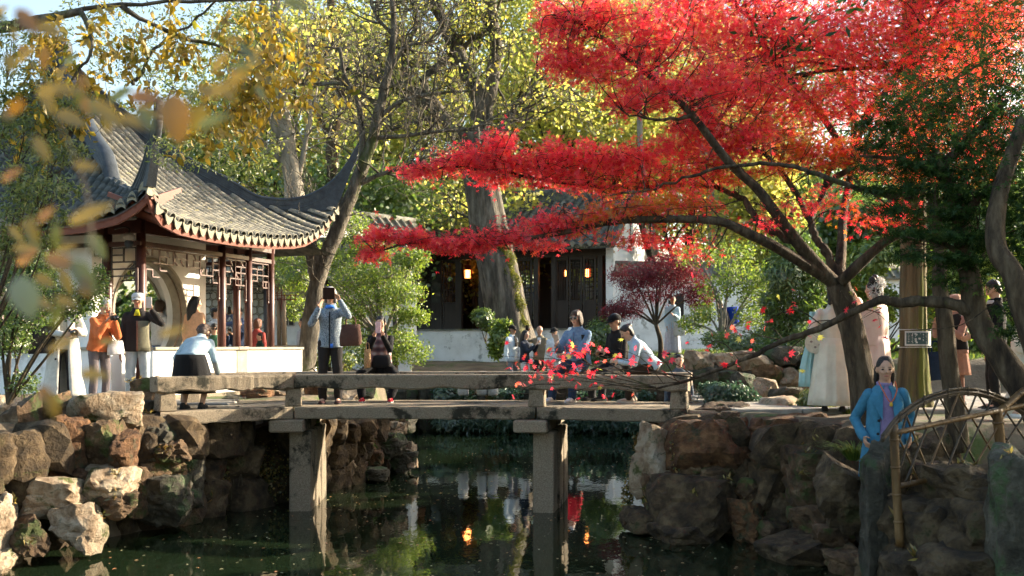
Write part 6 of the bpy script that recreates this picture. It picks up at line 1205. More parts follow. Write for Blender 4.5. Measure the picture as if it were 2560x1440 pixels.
# ------------------------------------------------------------------ people
mat('skin', [(.46, .27, .18), (.60, .38, .28)], scale=9, rough=.62, spec=.3, bump=.08, bscale=60); mat('skin_tan', [(.40, .22, .14), (.50, .29, .19)], scale=14, rough=.55, spec=.35)
mat('hair_black', [(.008, .006, .005), (.022, .016, .013)], scale=30, rough=.42, bump=.4, bscale=60, stretch=(1, 1, .2)); mat('hair_brown', [(.035, .018, .010), (.09, .05, .028)], scale=30, rough=.45, bump=.5, bscale=60)
mat('hair_grey', [(.20, .19, .18), (.36, .34, .32)], scale=30, rough=.5, bump=.4, bscale=60); mat('hair_auburn', [(.10, .035, .015), (.20, .075, .035)], scale=30, rough=.45, bump=.5, bscale=50)
mat('eye_dark', [(.012, .010, .009)], rough=.2); mat('lip', [(.36, .10, .08)], rough=.45); mat('glass_black', [(.006, .006, .007)], rough=.08, spec=.7)
mat('denim', [(.07, .13, .23), (.14, .22, .34), (.22, .31, .42)], scale=9, rough=.9, bump=.4, bscale=90); mat('denim_light', [(.30, .42, .54), (.46, .57, .66)], scale=8, rough=.9, bump=.35, bscale=90)
mat('jeans_grey', [(.30, .35, .38), (.42, .47, .49)], scale=9, rough=.9, bump=.3, bscale=80); mat('marl', [(.07, .10, .14), (.20, .25, .30), (.34, .38, .42)], scale=85, rough=.95, bump=.3, bscale=120, lo=.4, hi=.62, detail=2)
def plaid_mat():
    m, n, out = _new('plaid'); N, L = n.nodes, n.links; b = N.new('ShaderNodeBsdfPrincipled'); b.inputs['Roughness'].default_value = .85; tc = N.new('ShaderNodeTexCoord'); sx = N.new('ShaderNodeSeparateXYZ'); L.new(tc.outputs['Object'], sx.inputs[0]); fs = []
    for o in ('X', 'Z'):
        a = N.new('ShaderNodeMath'); a.operation = 'MULTIPLY'; a.inputs[1].default_value = 55; L.new(sx.outputs[o], a.inputs[0]); s_ = N.new('ShaderNodeMath'); s_.operation = 'SINE'; L.new(a.outputs[0], s_.inputs[0]); fs.append(s_.outputs[0])
    ad = N.new('ShaderNodeMath'); ad.operation = 'MULTIPLY_ADD'; ad.inputs[1].default_value = .5; L.new(fs[0], ad.inputs[0]); L.new(fs[1], ad.inputs[2]); mr = N.new('ShaderNodeMapRange'); mr.inputs[1].default_value = -1.5; mr.inputs[2].default_value = 1.5; L.new(ad.outputs[0], mr.inputs[0])
    r = _ramp(n, [(0, (.05, .03, .035)), (.45, (.16, .07, .075)), (.75, (.30, .19, .17)), (1, (.42, .36, .36))]); L.new(mr.outputs[0], r.inputs[0]); L.new(r.outputs[0], b.inputs['Base Color']); L.new(b.outputs[0], out.inputs[0]); MATS['plaid'] = m
plaid_mat()
mat('stripe_cloth', [(.55, .60, .66), (.75, .78, .80)], scale=40, rough=.9, stretch=(1, 1, .05), lo=.45, hi=.55)
mat('floral_robe', [(.46, .66, .78), (.50, .70, .82), (.72, .74, .76)], scale=7, rough=.7, lo=.35, hi=.75); mat('silk_pink', [(.72, .44, .36), (.82, .58, .48)], scale=5, rough=.5, sheen=.3); mat('silk_cream', [(.62, .56, .44), (.76, .71, .58)], scale=5, rough=.55, sheen=.3); mat('silk_aqua', [(.30, .55, .56), (.46, .68, .66)], scale=5, rough=.5)
BAKE = []
A3 = lambda *v: np.array(v, float)
def nz(v): return v / (np.linalg.norm(v) + 1e-12)
def ik(a, t, l1, l2, pole):
    d = t - a; L = np.linalg.norm(d); 
    if L > (l1 + l2) * .995: t = a + d / L * (l1 + l2) * .995; d = t - a; L = np.linalg.norm(d)
    x = nz(d); p = pole - x * (pole @ x); p = nz(p); c = (l1 * l1 + L * L - l2 * l2) / (2 * L); h = sqrt(max(0, l1 * l1 - c * c)); return a + x * c + p * h, t
def seg(g, pts, rad, sides=10, n=3):
    """rounded tapered limb"""
    q = np.array(pts, float); r = np.array(rad, float); g.tube(q, r, sides)
    for p, k in zip(q, r): g.sph(p, k, 10, 6)
def ring(c, ax, fw, a, b, n=20, a0=0.0, a1=2 * pi, fold=0, fk=9, seed=0, endpoint=False):
    t = np.linspace(a0, a1, n, endpoint=endpoint); k = 1 + fold * np.sin(t * fk + seed) + fold * .6 * np.sin(t * (fk * 1.7) + seed * 2.1)
    return c + (np.cos(t) * a * k)[:, None] * ax + (np.sin(t) * b * k)[:, None] * fw
def bake(o, voxel, it=3, wr=0.0, seed=0):
    m = o.modifiers.new('r', 'REMESH'); m.mode = 'VOXEL'; m.voxel_size = voxel; m.use_smooth_shade = True
    if it: s = o.modifiers.new('s', 'SMOOTH'); s.factor = .5; s.iterations = it
    if voxel < .02: d = o.modifiers.new('d', 'DECIMATE'); d.ratio = .36
    BAKE.append((o, wr, seed))
def hand(g, W, d, nrm, side, curl, s):
    """palm, four bent fingers of unequal length and a thumb from the side; nrm = palm-facing direction"""
    d = nz(d); nrm = nz(nrm - d * (nrm @ d)); lat = np.cross(d, nrm) * side
    pc = W + d * .045 * s; g.sph(pc, (.040 * s, .017 * s, .050 * s), 10, 8, ax=(lat, nrm, d))
    for i, L in enumerate((.070, .080, .075, .058)):
        b = W + d * .082 * s + lat * (.028 - .019 * i) * s; c1 = curl * .7; c2 = curl * 1.5
        k1 = b + (d * cos(c1) + nrm * sin(c1)) * L * .5 * s; k2 = k1 + (d * cos(c2) + nrm * sin(c2)) * L * .5 * s; seg(g, [b, k1, k2], [.0105 * s, .0095 * s, .008 * s], 6)
    b = W + d * .025 * s + lat * .034 * s; k1 = b + nz(d * .6 + lat * .8 + nrm * .2) * .042 * s; k2 = k1 + nz(d * .85 + lat * .15 + nrm * (.25 + curl * .4)) * .034 * s; seg(g, [b, k1, k2], [.013 * s, .011 * s, .009 * s], 6)
    return W + d * .08 * s + nrm * .03 * s
def person(label, px, D, zf, H=1.62, yaw=0, pelvis=None, lean=0, side=0, twist=0, hy=0, hp=5, hl=None, hr=None, fl=None, fr=None, kneeout=.15, skin='skin', hair=('short', 'hair_black'), hat=None, glasses=None,
           top=None, topm=(.3, .3, .3), bulk=1.0, hem=-.10, vest=None, coat=None, bottom='trousers', botm=(.03, .03, .035), shoes=(.03, .03, .03), hemz=.12, panels=(), far=False, group=None, curl=(.5, .5), sleeve=1.0, elbow=None, legw=1.0, armr=1.0, noface=False, at=None, hdir=(None, None), sock=None):
    loc = at if at is not None else (P(px, 0, D)[0], D, zf); t = thing('person', label, 'person', tuple(loc), radians(yaw), group); k = H / 1.65; X, Y, Z = A3(1, 0, 0), A3(0, 1, 0), A3(0, 0, 1)
    vox = .026 * k if far else .0105 * k; gv = .03 * k if far else .015 * k
    C = A3(0, 0, .52 * H) if pelvis is None else A3(*pelvis); le = radians(lean); sp = nz(A3(sin(radians(side)), -sin(le), cos(le))); tw = radians(twist); ax = nz(A3(cos(tw), sin(tw), 0)); ax = nz(ax - sp * (ax @ sp)); fw = np.cross(sp, ax) * -1   # fw: chest forward (-Y)
    fw = -np.cross(sp, ax) if (-np.cross(sp, ax))[1] < 0 or lean > 60 else np.cross(sp, ax)
    N = C + sp * .298 * H; hw = (.090 if bulk < 1.15 else .100) * H
    SL, SR = N - sp * .052 * H + ax * hw, N - sp * .052 * H - ax * hw
    hyr, hpr = radians(hy), radians(hp + lean * .55); nd = nz(sp * .6 + Z * .4 + A3(0, -1, 0) * .12 * sin(hpr)); hf = A3(sin(hyr) * cos(hpr), -cos(hyr) * cos(hpr), -sin(hpr)); hx = nz(np.cross(Z, hf) * -1); hx = nz(np.cross(hf, Z)) * -1; hu = np.cross(hx, hf); hu = hu if hu[2] > 0 else -hu; hx = np.cross(hf, hu) * -1
    HC = N + nd * .091 * H + hf * .012 * k; k0 = k; J = dict(C=C, N=N, HC=HC, hf=hf, hu=hu, hx=hx, SL=SL, SR=SR, sp=sp, ax=ax, fw=fw, k=k)
    def tgt(v, S, s): return S + A3(s * .05 * H, -.03, -.315 * H) if v is None else A3(*v)
    u1, u2 = .172 * H * armr, .150 * H * armr; pe = elbow if elbow else (.4, .5, -.75)
    EL, WL = ik(SL, tgt(hl, SL, 1), u1, u2, A3(pe[0], pe[1], pe[2])); ER, WR = ik(SR, tgt(hr, SR, -1), u1, u2, A3(-pe[0], pe[1], pe[2]))
    hipw = .050 * H; HL_, HR_ = C + ax * hipw - A3(0, 0, .02), C - ax * hipw - A3(0, 0, .02); FL = A3(.065 * H, 0, 0) if fl is None else A3(*fl); FR = A3(-.065 * H, 0, 0) if fr is None else A3(*fr)
    ank = A3(0, 0, .055 * k); KL, AL = ik(HL_, FL + ank, .245 * H, .225 * H, A3(kneeout, -1, .1)); KR, AR = ik(HR_, FR + ank, .245 * H, .225 * H, A3(-kneeout, -1, .1)); J.update(EL=EL, ER=ER, WL=WL, WR=WR, KL=KL, KR=KR)
    # --- body: one continuous skin mesh
    g = G(); hb = (hx, hf * -1, hu)
    g.sph(HC + hu * .014 * k, (.072 * k, .090 * k, .092 * k), 16, 12, ax=hb); g.sph(HC + hf * .024 * k - hu * .048 * k, (.054 * k, .060 * k, .066 * k), 14, 10, ax=hb); g.sph(HC + hf * .058 * k - hu * .088 * k, (.026 * k, .022 * k, .02 * k), 8, 6, ax=hb)
    seg(g, [HC + hf * .088 * k + hu * .008 * k, HC + hf * .103 * k - hu * .028 * k], [.009 * k, .0145 * k], 8)
    for s in (-1, 1): g.sph(HC + hx * .074 * k * s - hu * .012 * k, (.012 * k, .020 * k, .032 * k), 8, 6, ax=hb); g.sph(HC + hf * .062 * k + hx * s * .036 * k - hu * .028 * k, .024 * k, 8, 6)
    seg(g, [N - sp * .04 * H, HC - hu * .05 * k], [.056 * k, .050 * k], 12)
    g.loft([ring(C + sp * f * H, ax, fw, a * k, b * k, 14) for f, a, b in ((-.05, .10, .08), (.03, .135, .09), (.12, .115, .085), (.20, .125, .085), (.255, .085, .065), (.29, .045, .045))])
    for S, E, W in ((SL, EL, WL), (SR, ER, WR)): seg(g, [S - sp * .01 + (C + sp * .2 * H - S) * .12, E, W], [.034 * k, .033 * k, .025 * k])
    hnd = {}
    for nm, S, E, W, s, cu in (('L', SL, EL, WL, 1, curl[0]), ('R', SR, ER, WR, -1, curl[1])):
        d = nz(W - E); hd = hdir[0 if nm == 'L' else 1]; d = nz(A3(*hd)) if hd is not None else d; nn = nz(A3(-s * .9, -.1, 0)) if d[2] < -.3 else nz(A3(-s * .75, -.5, 0)); hnd[nm] = hand(g, W, d, nn, s if d[2] >= -.3 else -s, cu, k * (1.0 if not far else 1.05))
    for Hh, K, A, Fo in ((HL_, KL, AL, FL), (HR_, KR, AR, FR)): seg(g, [Hh, K, A], [.078 * k, .052 * k, .036 * k]); g.sph(A + A3(0, -.05, -.02) * k, (.035 * k, .09 * k, .03 * k), 8, 6)
    o = g.obj('body', skin, t, local=True); bake(o, vox, 2)
    # --- face details
    if not noface:
        for s in (-1, 1):
            if not glasses or glasses == 'clear':
                G().sph(HC + hf * .081 * k + hx * s * .031 * k - hu * .002 * k, (.0145 * k, .009 * k, .0072 * k), 8, 6, ax=hb).obj('eye', 'eye_dark', t, smooth=True, local=True)
            G().sph(HC + hf * .086 * k + hx * s * .031 * k + hu * .020 * k, (.018 * k, .005 * k, .0030 * k), 8, 6, ax=hb).obj('eyebrow', hair[1] if hair[0] != 'bald' else 'hair_black', t, smooth=True, local=True)
        G().sph(HC + hf * .083 * k - hu * .062 * k, (.023 * k, .008 * k, .0065 * k), 8, 6, ax=hb).obj('mouth', 'lip', t, smooth=True, local=True)
        if glasses:
            gg = G()
            for s in (-1, 1):
                c = HC + hf * .094 * k + hx * s * .032 * k
                if glasses == 'clear': gg.tube([c + hx * cos(a) * .025 * k + hu * sin(a) * .019 * k for a in np.linspace(0, 2 * pi, 13)], .0026 * k, 5, cap=False)
                else: gg.sph(c, (.029 * k, .007 * k, .023 * k), 12, 8, ax=hb)
                gg.tube([c + hx * s * .025 * k + hu * .008 * k, HC + hx * s * .076 * k + hu * .004 * k], .003 * k, 5)
            gg.tube([HC + hf * .096 * k + hx * .012 * k + hu * .004 * k, HC + hf * .096 * k - hx * .012 * k + hu * .004 * k], .003 * k, 5); gg.obj('glasses', 'glass_black', t, smooth=True, local=True)
    # --- hair
    hs, hm = hair
    if hs != 'bald':
        g = G(); c = HC + hu * .032 * k - hf * .012 * k; g.sph(c, (.081 * k, .091 * k, .086 * k), 16, 12, ax=hb)
        if hs in ('short',):
            g.sph(HC - hf * .04 * k - hu * .02 * k, (.072 * k, .05 * k, .075 * k), 12, 8, ax=hb)
        if hs in ('bob', 'long', 'bun', 'curly'):
            g.sph(HC - hf * .045 * k - hu * .02 * k, (.078 * k, .055 * k, .095 * k), 12, 8, ax=hb); g.sph(HC + hf * .040 * k + hu * .078 * k, (.060 * k, .040 * k, .026 * k), 12, 8, ax=hb)
        if hs == 'bob':
            g.sph(HC + hf * .066 * k + hu * .044 * k, (.064 * k, .022 * k, .03 * k), 12, 8, ax=hb)
            for s in (-1, 1): g.sph(HC + hx * s * .072 * k - hu * .035 * k - hf * .005 * k, (.024 * k, .062 * k, .088 * k), 10, 8, ax=hb)
            g.sph(HC - hf * .045 * k - hu * .07 * k, (.082 * k, .05 * k, .07 * k), 12, 8, ax=hb)
        if hs == 'long':
            for s in (-1, 1): seg(g, [HC + hx * s * .070 * k, HC + hx * s * .075 * k - hu * .09 * k - hf * .02 * k, HC + hx * s * .07 * k - hu * .2 * k - hf * .03 * k], [.026 * k, .03 * k, .022 * k])
            b0 = HC - hf * .05 * k; seg(g, [b0, b0 - hu * .14 * k - hf * .02 * k, b0 - Z * .30 * k - hf * .035 * k, b0 - Z * .45 * k - hf * .03 * k], [.075 * k, .078 * k, .066 * k, .03 * k])
        if hs == 'tied':
            g.sph(HC - hf * .045 * k - hu * .02 * k, (.080 * k, .055 * k, .095 * k), 12, 8, ax=hb); g.sph(HC + hu * .085 * k - hf * .01 * k, (.062 * k, .065 * k, .04 * k), 12, 8, ax=hb)
            for s in (-1, 1): seg(g, [HC + hx * s * .072 * k - hf * .03 * k, HC + hx * s * .075 * k - hu * .10 * k - hf * .05 * k, HC + hx * s * .06 * k - hu * .19 * k - hf * .06 * k], [.024 * k, .026 * k, .016 * k])
        if hs == 'bun': g.sph(HC - hf * .085 * k + hu * .06 * k, .042 * k, 10, 8)
        if hs == 'curly':
            rr = np.random.default_rng(int(px))
            for q in range(40): v = nz(rr.normal(size=3) + hu * .4 - hf * .5); g.sph(HC + hu * .02 * k + v * .09 * k, .026 * k, 6, 5)
        if hs == 'updo':
            g.sph(HC - hf * .045 * k - hu * .01 * k, (.078 * k, .06 * k, .09 * k), 12, 8, ax=hb)
            for s in (-1, 1): g.sph(HC + hx * s * .062 * k + hu * .10 * k - hf * .02 * k, (.03 * k, .05 * k, .05 * k), 10, 8, ax=hb)
            g.sph(HC + hu * .12 * k - hf * .02 * k, (.05 * k, .05 * k, .06 * k), 10, 8, ax=hb); seg(g, [HC - hf * .07 * k, HC - hf * .1 * k - hu * .12 * k], [.05 * k, .03 * k])
        o = g.obj('hair', hm, t, local=True); bake(o, vox * 1.05, 1, .0035, 3)
    # --- hats
    if hat:
        kind, hcol = hat; g = G(); b = HC + hu * .030 * k - hf * .008 * k
        if kind == 'cap':
            g.loft([ring(b + hu * z * k, hx, hf, .089 * k * r_, .101 * k * r_, 20) for z, r_ in ((-.012, 1.0), (.02, .99), (.045, .88), (.064, .62), (.073, .25), (.075, .02))]); h = g.obj('cap', hcol, t, smooth=True, local=True)
            g = G(); g.loft([[b + hf * (.085 + .085 * f) * k * 1.0 + hx * w_ * k * (1 - .25 * f * abs(w_) / .08) - hf * (abs(w_) / .08) ** 2 * .035 * k - hu * (.004 + .018 * f + (abs(w_) / .08) ** 2 * .012) * k + hu * dz * k for w_ in np.linspace(-.08, .08, 9)] for f, dz in ((0, 0), (1, 0), (1, -.006), (0, -.006))], False, False, closed=False); g.obj('brim', hcol, h, smooth=True, local=True)
        else:
            g.loft([ring(b + hu * z * k, hx, hf, r_ * k, r_ * 1.12 * k, 22) for z, r_ in ((-.03, .150), (-.022, .152), (.0, .105), (.02, .094), (.07, .088), (.092, .065), (.098, .01))]); g.obj('hat', hcol, t, smooth=True, local=True)
            g = G(); g.loft([ring(b + hu * z * k, hx, hf, .099 * k, .110 * k, 22) for z in (.004, .024)], False, False); g.obj('hat_band', (.05, .035, .03), t, smooth=True, local=True)
    # --- upper garment
    B = bulk; tr = [(hem, .176, .126), (-.02, .170, .122), (.06, .152, .112), (.14, .150, .112), (.20, .160, .116), (.245, .146, .102), (.272, .105, .084), (.300, .062, .064)]
    seated = C[2] < .46 * H
    def trings(off=0.0, n=22, f0=None, f1=1.0, a0=0, a1=2 * pi, fold=0.0, open_=False):
        R_ = []
        for f, a, b in tr:
            if f0 is not None and (f < f0 or f > f1): continue
            c = C + sp * f * H if (f >= -.03 or lean > 30) else C + (sp * .25 - Z * .75 if not seated else sp) * abs(f) * H * (1 if not seated else -1); R_.append(ring(c, ax, fw, (a * B + off) * k, (b * (.4 + .6 * B) + off) * k, n, a0, a1, fold, 7, px, open_))
        return R_
    if coat != 'only':
        g = G(); g.loft(trings())
        sr = (.058 * (.5 + .5 * B), .052 * (.5 + .5 * B), .043 * (.5 + .5 * B))
        for S, E, W in ((SL, EL, WL), (SR, ER, WR)):
            if isinstance(coat, dict): continue
            if sleeve > .9: seg(g, [S, S + (E - S) * .5, E, E + (W - E) * .5, W - nz(W - E) * .02], [sr[0] * k, (sr[0] + sr[1]) / 2 * k, sr[1] * k, sr[1] * .95 * k, sr[2] * k], 12)
            else: seg(g, [S, S + (E - S) * .75], [sr[0] * k, sr[1] * 1.05 * k], 12)
        g.tube([N + nd * .015 * k + ax * cos(a) * .064 * k + fw * sin(a) * .062 * k + Z * .01 * sin(a + pi) for a in np.linspace(0, 2 * pi, 15)], .02 * k, 8, cap=False)
        o = g.obj(top or 'jacket', topm, t, local=True); bake(o, gv, 2, .011 * k, int(px))
    for (nm, col, f0, f1, a0, a1, off) in panels:   # raised cloth panels on the torso; angle 90 = front centre
        g = G(); R1 = trings(off, 10, f0, f1, radians(a0), radians(a1), 0, True); R2 = trings(off - .012, 10, f0, f1, radians(a0), radians(a1), 0, True)
        g.loft([list(a) + list(b[::-1]) for a, b in zip(R1, R2)]); g.obj(nm, col, t, smooth=True, local=True)
    if vest: g = G(); g.loft(trings(.012, 22, -.03)); o = g.obj('vest', vest, t, local=True); bake(o, gv, 2, .004, int(px) + 1)
    if coat == 'open' or coat == 'only' or coat == 'long':
        pass
    if isinstance(coat, dict):
        gap = radians(coat.get('gap', 28)); zb = coat['hem'] * H; a0, a1 = pi / 2 + gap, pi / 2 + 2 * pi - gap; R1 = []; R2 = []
        lv = [(zb / H - .52, .235 * coat.get('flare', 1), .175 * coat.get('flare', 1)), ((zb / H - .52) * .5, .215, .16), (-.02, .19, .145), (.06, .172, .132), (.14, .168, .130), (.20, .172, .130), (.245, .150, .114), (.274, .110, .094), (.295, .080, .084)]
        fl_ = np.array([l[0] for l in lv]); ff = np.linspace(fl_[0], fl_[-1], 30); lv = [(f, np.interp(f, fl_, [l[1] for l in lv]), np.interp(f, fl_, [l[2] for l in lv])) for f in ff]
        for i, (f, a, b) in enumerate(lv):
            c = C + (sp * f * H if f > -.03 else Z * f * H); fo = .03 * max(0, -f) / .3; g_ = 1 if f < .2 else (.8 if f < .27 else .6)
            aa0, aa1 = pi / 2 + gap * g_, pi / 2 + 2 * pi - gap * g_; R1.append(ring(c, ax, fw, a * B * k, b * B * k, 34, aa0, aa1, fo, 8, px, True)); R2.append(ring(c, ax, fw, (a * B - .014) * k, (b * B - .014) * k, 34, aa0, aa1, fo, 8, px, True))
        R1, R2 = np.array(R1), np.array(R2); wv = (noise3(R1.reshape(-1, 3) * A3(9, 9, 5), int(px)) - 1.2 * np.maximum(0, .3 - np.abs(noise3(R1.reshape(-1, 3) * A3(7, 7, 6), 5)))).reshape(R1.shape[:2]); dr = R1 - R1.mean(1, keepdims=True); dr[..., 2] = 0; dr /= np.linalg.norm(dr, axis=2, keepdims=True) + 1e-9; R1 = R1 + dr * wv[..., None] * .009 * k; R2 = R2 + dr * wv[..., None] * .009 * k
        g = G(); g.loft([list(p) + list(q[::-1]) for p, q in zip(R1, R2)]); o = g.obj('coat', coat['m'], t, smooth=True, local=True)
        g = G()
        for S, E, W in ((SL, EL, WL), (SR, ER, WR)): seg(g, [S, S + (E - S) * .5, E, E + (W - E) * .5, W], [.056 * k, .060 * k, .056 * k, .053 * k, .048 * k], 12)
        q = g.obj('sleeve', coat['m'], o, local=True); bake(q, gv, 1, .013 * k, int(px) + 2)
        for s in (-1, 1):   # lapels and buttons
            g = G(); b0 = N + fw * .085 * B * k + ax * s * .035 * k - sp * .02; e0 = C + sp * .10 * H + fw * .150 * B * k + ax * s * .055 * k; m0 = (b0 + e0) / 2 + ax * s * .085 * k + fw * .02; th_ = fw * .012
            g.loft([[b0, m0, e0], [b0 + th_, m0 + th_, e0 + th_]]); g.obj('lapel', coat['m'], o, local=True)
        for j in range(coat.get('buttons', 0)):
            c = C + sp * (.10 - .075 * j) * H + fw * .152 * B * k - ax * .095 * k * (1 if j % 2 else .9); G().sph(c, (.014 * k, .008 * k, .014 * k), 8, 6).obj('button', (.02, .02, .022), o, smooth=True, local=True)
    # --- lower garment
    if bottom == 'trousers':
        g = G(); g.sph(C - A3(0, 0, .01), (.138 * k * min(B, 1.1), .108 * k, .10 * k), 14, 10)
        for Hh, K, A in ((HL_, KL, AL), (HR_, KR, AR)): seg(g, [Hh, Hh + (K - Hh) * .5, K, K + (A - K) * .5, A + A3(0, 0, .02 * k)], [.082 * k * legw, .076 * k * legw, .064 * k * legw, .062 * k * legw, .056 * k * legw], 12)
        o = g.obj('trousers', botm, t, local=True); bake(o, gv, 2, .011 * k, int(px) + 3)
    elif bottom == 'skirt':
        zt = C[2] + (.05 * H if lean < 40 else .035 * H); zb = hemz * H; g = G(); fx = (FL + FR) / 2; sg = bool(seated)
        rr_ = []
        for i, f in enumerate(np.linspace(0, 1, 9)):
            c = A3(C[0] * (1 - f) + fx[0] * f, C[1] * (1 - f) + fx[1] * f, zt + (zb - zt) * f); w_ = (.145 + .075 * f ** .8) * k * legw; rr_.append(ring(c, ax if not lean > 40 else X, fw if not lean > 40 else -Y, w_, w_ * (.78 if not lean > 40 else 1.0), 40, fold=(.05 if hemz > .08 else .11) * f ** .6, fk=13, seed=px))
        g.loft(rr_, True, True); g.obj('skirt', botm, t, smooth=True, local=True)
        if hemz > .2:
            g = G()
            for K, A in ((KL, AL), (KR, AR)): seg(g, [K + A3(0, 0, .1), K, A], [.06 * k, .056 * k, .042 * k])
            o = g.obj('tights', sock or (.20, .10, .07), t, local=True); bake(o, gv, 2)
    # --- shoes
    for A, Fo in ((AL, FL), (AR, FR)):
        g = G(); c = A3(Fo[0], Fo[1], Fo[2]); rings_ = []
        for y, w_, h_ in ((.085, .022, .05), (.06, .036, .085), (.0, .040, .088), (-.06, .042, .066), (-.12, .046, .05), (-.165, .036, .036), (-.185, .012, .022)):
            q = c + A3(0, y * k, 0); rings_.append([q + A3(-w_ * k, 0, .016 * k), q + A3(-w_ * .9 * k, 0, h_ * .6 * k), q + A3(-w_ * .5 * k, 0, h_ * k), q + A3(w_ * .5 * k, 0, h_ * k), q + A3(w_ * .9 * k, 0, h_ * .6 * k), q + A3(w_ * k, 0, .016 * k)])
        g.loft(rings_); s = g.obj('shoe', shoes, t, smooth=True, local=True)
        g = G(); g.loft([[c + A3(x * .046 * k * w_, y * k, z) for x, y, w_ in ((-1, .08, .7), (-1, 0, 1), (-1, -.12, 1.05), (-.5, -.185, .9), (.5, -.185, .9), (1, -.12, 1.05), (1, 0, 1), (1, .08, .7))] for z in (.002, .02 * k)]); g.obj('sole', (.5, .47, .42) if sum(shoes[:3]) > .3 else (.03, .03, .03), s, local=True)
        if sock and hemz <= .2: g = G(); seg(g, [A + A3(0, 0, .07), A], [.042 * k, .042 * k]); g.obj('sock', sock, t, smooth=True, local=True)
    th = radians(yaw); Rz = np.array([[cos(th), -sin(th), 0], [sin(th), cos(th), 0], [0, 0, 1]]); J['world'] = lambda v: np.array(loc) + Rz @ A3(*v); J['Rz'] = Rz; J['hand'] = hnd; J['t'] = t; return J
def held_box(name, label, cat, J, pos, size, m, yaw=0, pitch=0, extra=None):
    p = J['world'](pos); o = thing(name, label, cat, tuple(p)); th = radians(yaw); a = A3(cos(th), sin(th), 0); b = A3(-sin(th), cos(th), 0); pr = radians(pitch); c = A3(0, 0, 1) * cos(pr) + b * sin(pr); b2 = np.cross(c, a); G().bbox(p, size, min(size) * .35, [a, b2, c]).obj('case', m, o)
    if extra == 'cam': G().sph(p + A3(-.02, .006, .045), (.014, .006, .016), 10, 6).obj('lens', 'glass_black', o, smooth=True)
    if extra == 'lens': g = G(); g.tube([p, p + b2 * -.09], [.034, .03], 12); g.obj('lens', 'glass_black', o, smooth=True)
    return o
def bag(label, p, w_, d_, h_, m, yaw=0, taper=.85, strap=None, handles=True, name='handbag', srad=.008, strapm=None):
    o = thing(name, label, 'bag', tuple(A3(*p) - A3(0, 0, h_ / 2))); th = radians(yaw); a = A3(cos(th), sin(th), 0); b = A3(-sin(th), cos(th), 0); g = G(); rr = []
    for z, s in ((-.5, .9), (-.44, 1.0), (-.1, 1.03), (.3, .96 * (1 + taper) / 2), (.5, taper)):
        rr.append([A3(*p) + a * x * w_ / 2 * s + b * y * d_ / 2 * (s if z < .4 else .5) + A3(0, 0, z * h_ + .012 * sin(x * 5 + z * 7)) for x, y in ((-1, -.6), (-.7, -1), (0, -1.1), (.7, -1), (1, -.6), (1, .6), (.7, 1), (0, 1.1), (-.7, 1), (-1, .6))])
    g.loft(rr); g.obj('body', m, o, smooth=True)
    if handles:
        for s in (-1, 1): g = G(); c = A3(*p) + A3(0, 0, h_ * .5) + b * s * d_ * .25; g.tube(bez([c - a * w_ * .22 - A3(0, 0, .05), c - a * w_ * .18 + A3(0, 0, h_ * .32), c + a * w_ * .18 + A3(0, 0, h_ * .32), c + a * w_ * .22 - A3(0, 0, .05)], 5), srad, 6); g.obj('handle', strapm or m, o, smooth=True)
    if strap: g = G(); g.tube(bez([A3(*q) for q in strap], 6), srad, 6, sq=(1.6, .5)); g.obj('strap', strapm or m, o, smooth=True)
    return o
L_ = .22
# 1 cream coat visitor
J = person('visitor in a long cream coat holding a camera behind the green shrub', 158, 13.2, 1.42, 1.66, 25, topm=(.50, .46, .38), coat=dict(m=(.58, .55, .49), hem=.10, gap=16, buttons=4, flare=1.15), hl=(.16, -.26, 1.02), hr=(-.02, -.30, .98), hair=('short', 'hair_black'), botm=(.06, .05, .05), hp=20, at=(-5.92, 13.2, 1.44))
held_box('camera', 'black camera held by the visitor in the cream coat', 'camera', J, (.10, -.36, 1.0), (.13, .06, .09), 'glass_black', 25, 0, 'lens')
bag('large black shoulder bag of the visitor in the cream coat', J['world']((-.26, -.06, .93)), .34, .16, .40, (.02, .018, .018), 25, strap=[J['world']((-.3, -.06, 1.12)), J['world'](J['SR'] + A3(0, 0, .06)), J['world']((-.2, .06, 1.15))], handles=False)
# 2 orange jacket
J = person('grey haired visitor in an orange jacket looking into a camera', 247, 14.2, 1.44, 1.56, 55, lean=14, hp=18, topm=(.46, .13, .045), bulk=1.12, hem=-.06, hl=(.06, -.30, 1.18), hr=(-.08, -.30, 1.16), hair=('short', 'hair_grey'), botm=(.13, .11, .115), skin='skin_tan', shoes=(.05, .05, .05))
held_box('camera', 'small black camera held by the visitor in the orange jacket', 'camera', J, (0, -.36, 1.22), (.11, .05, .075), 'glass_black', 55, 0, 'lens')
bag('small white pouch on the hip of the orange jacket visitor', J['world']((.16, -.16, .80)), .22, .10, .19, (.62, .60, .60), 40, strap=[J['world']((.16, -.14, .9)), J['world']((.02, -.16, 1.05)), J['world'](J['SR'] + A3(0, 0, .05))], handles=False, strapm=(.08, .06, .05))
# 3 man in white cap
J = person('man in a white cap and black jacket raising a phone', 345, 14.6, 1.43, 1.67, 12, topm=(.014, .016, .018), bulk=1.1, hem=-.13, hl=(.22, -.26, 1.36), hat=('cap', (.46, .46, .46)), glasses='clear', hair=('short', 'hair_black'), botm='jeans_grey', shoes=(.4, .4, .4), legw=1.08, skin='skin_tan', hdir=((-.1, -.2, .97), None),
       panels=[('jacket_panel', (.17, .16, .11), -.14, .21, 28, 84, .012), ('zip_strip', (.20, .10, .07), -.14, .22, 85, 91, .014), ('shirt_front', (.50, .47, .03), .24, .31, 74, 104, .012)])
held_box('phone', 'phone with a round ring grip raised by the man in the white cap', 'phone', J, (.20, -.33, 1.46), (.078, .012, .16), (.55, .50, .44), 12, 0, 'cam')
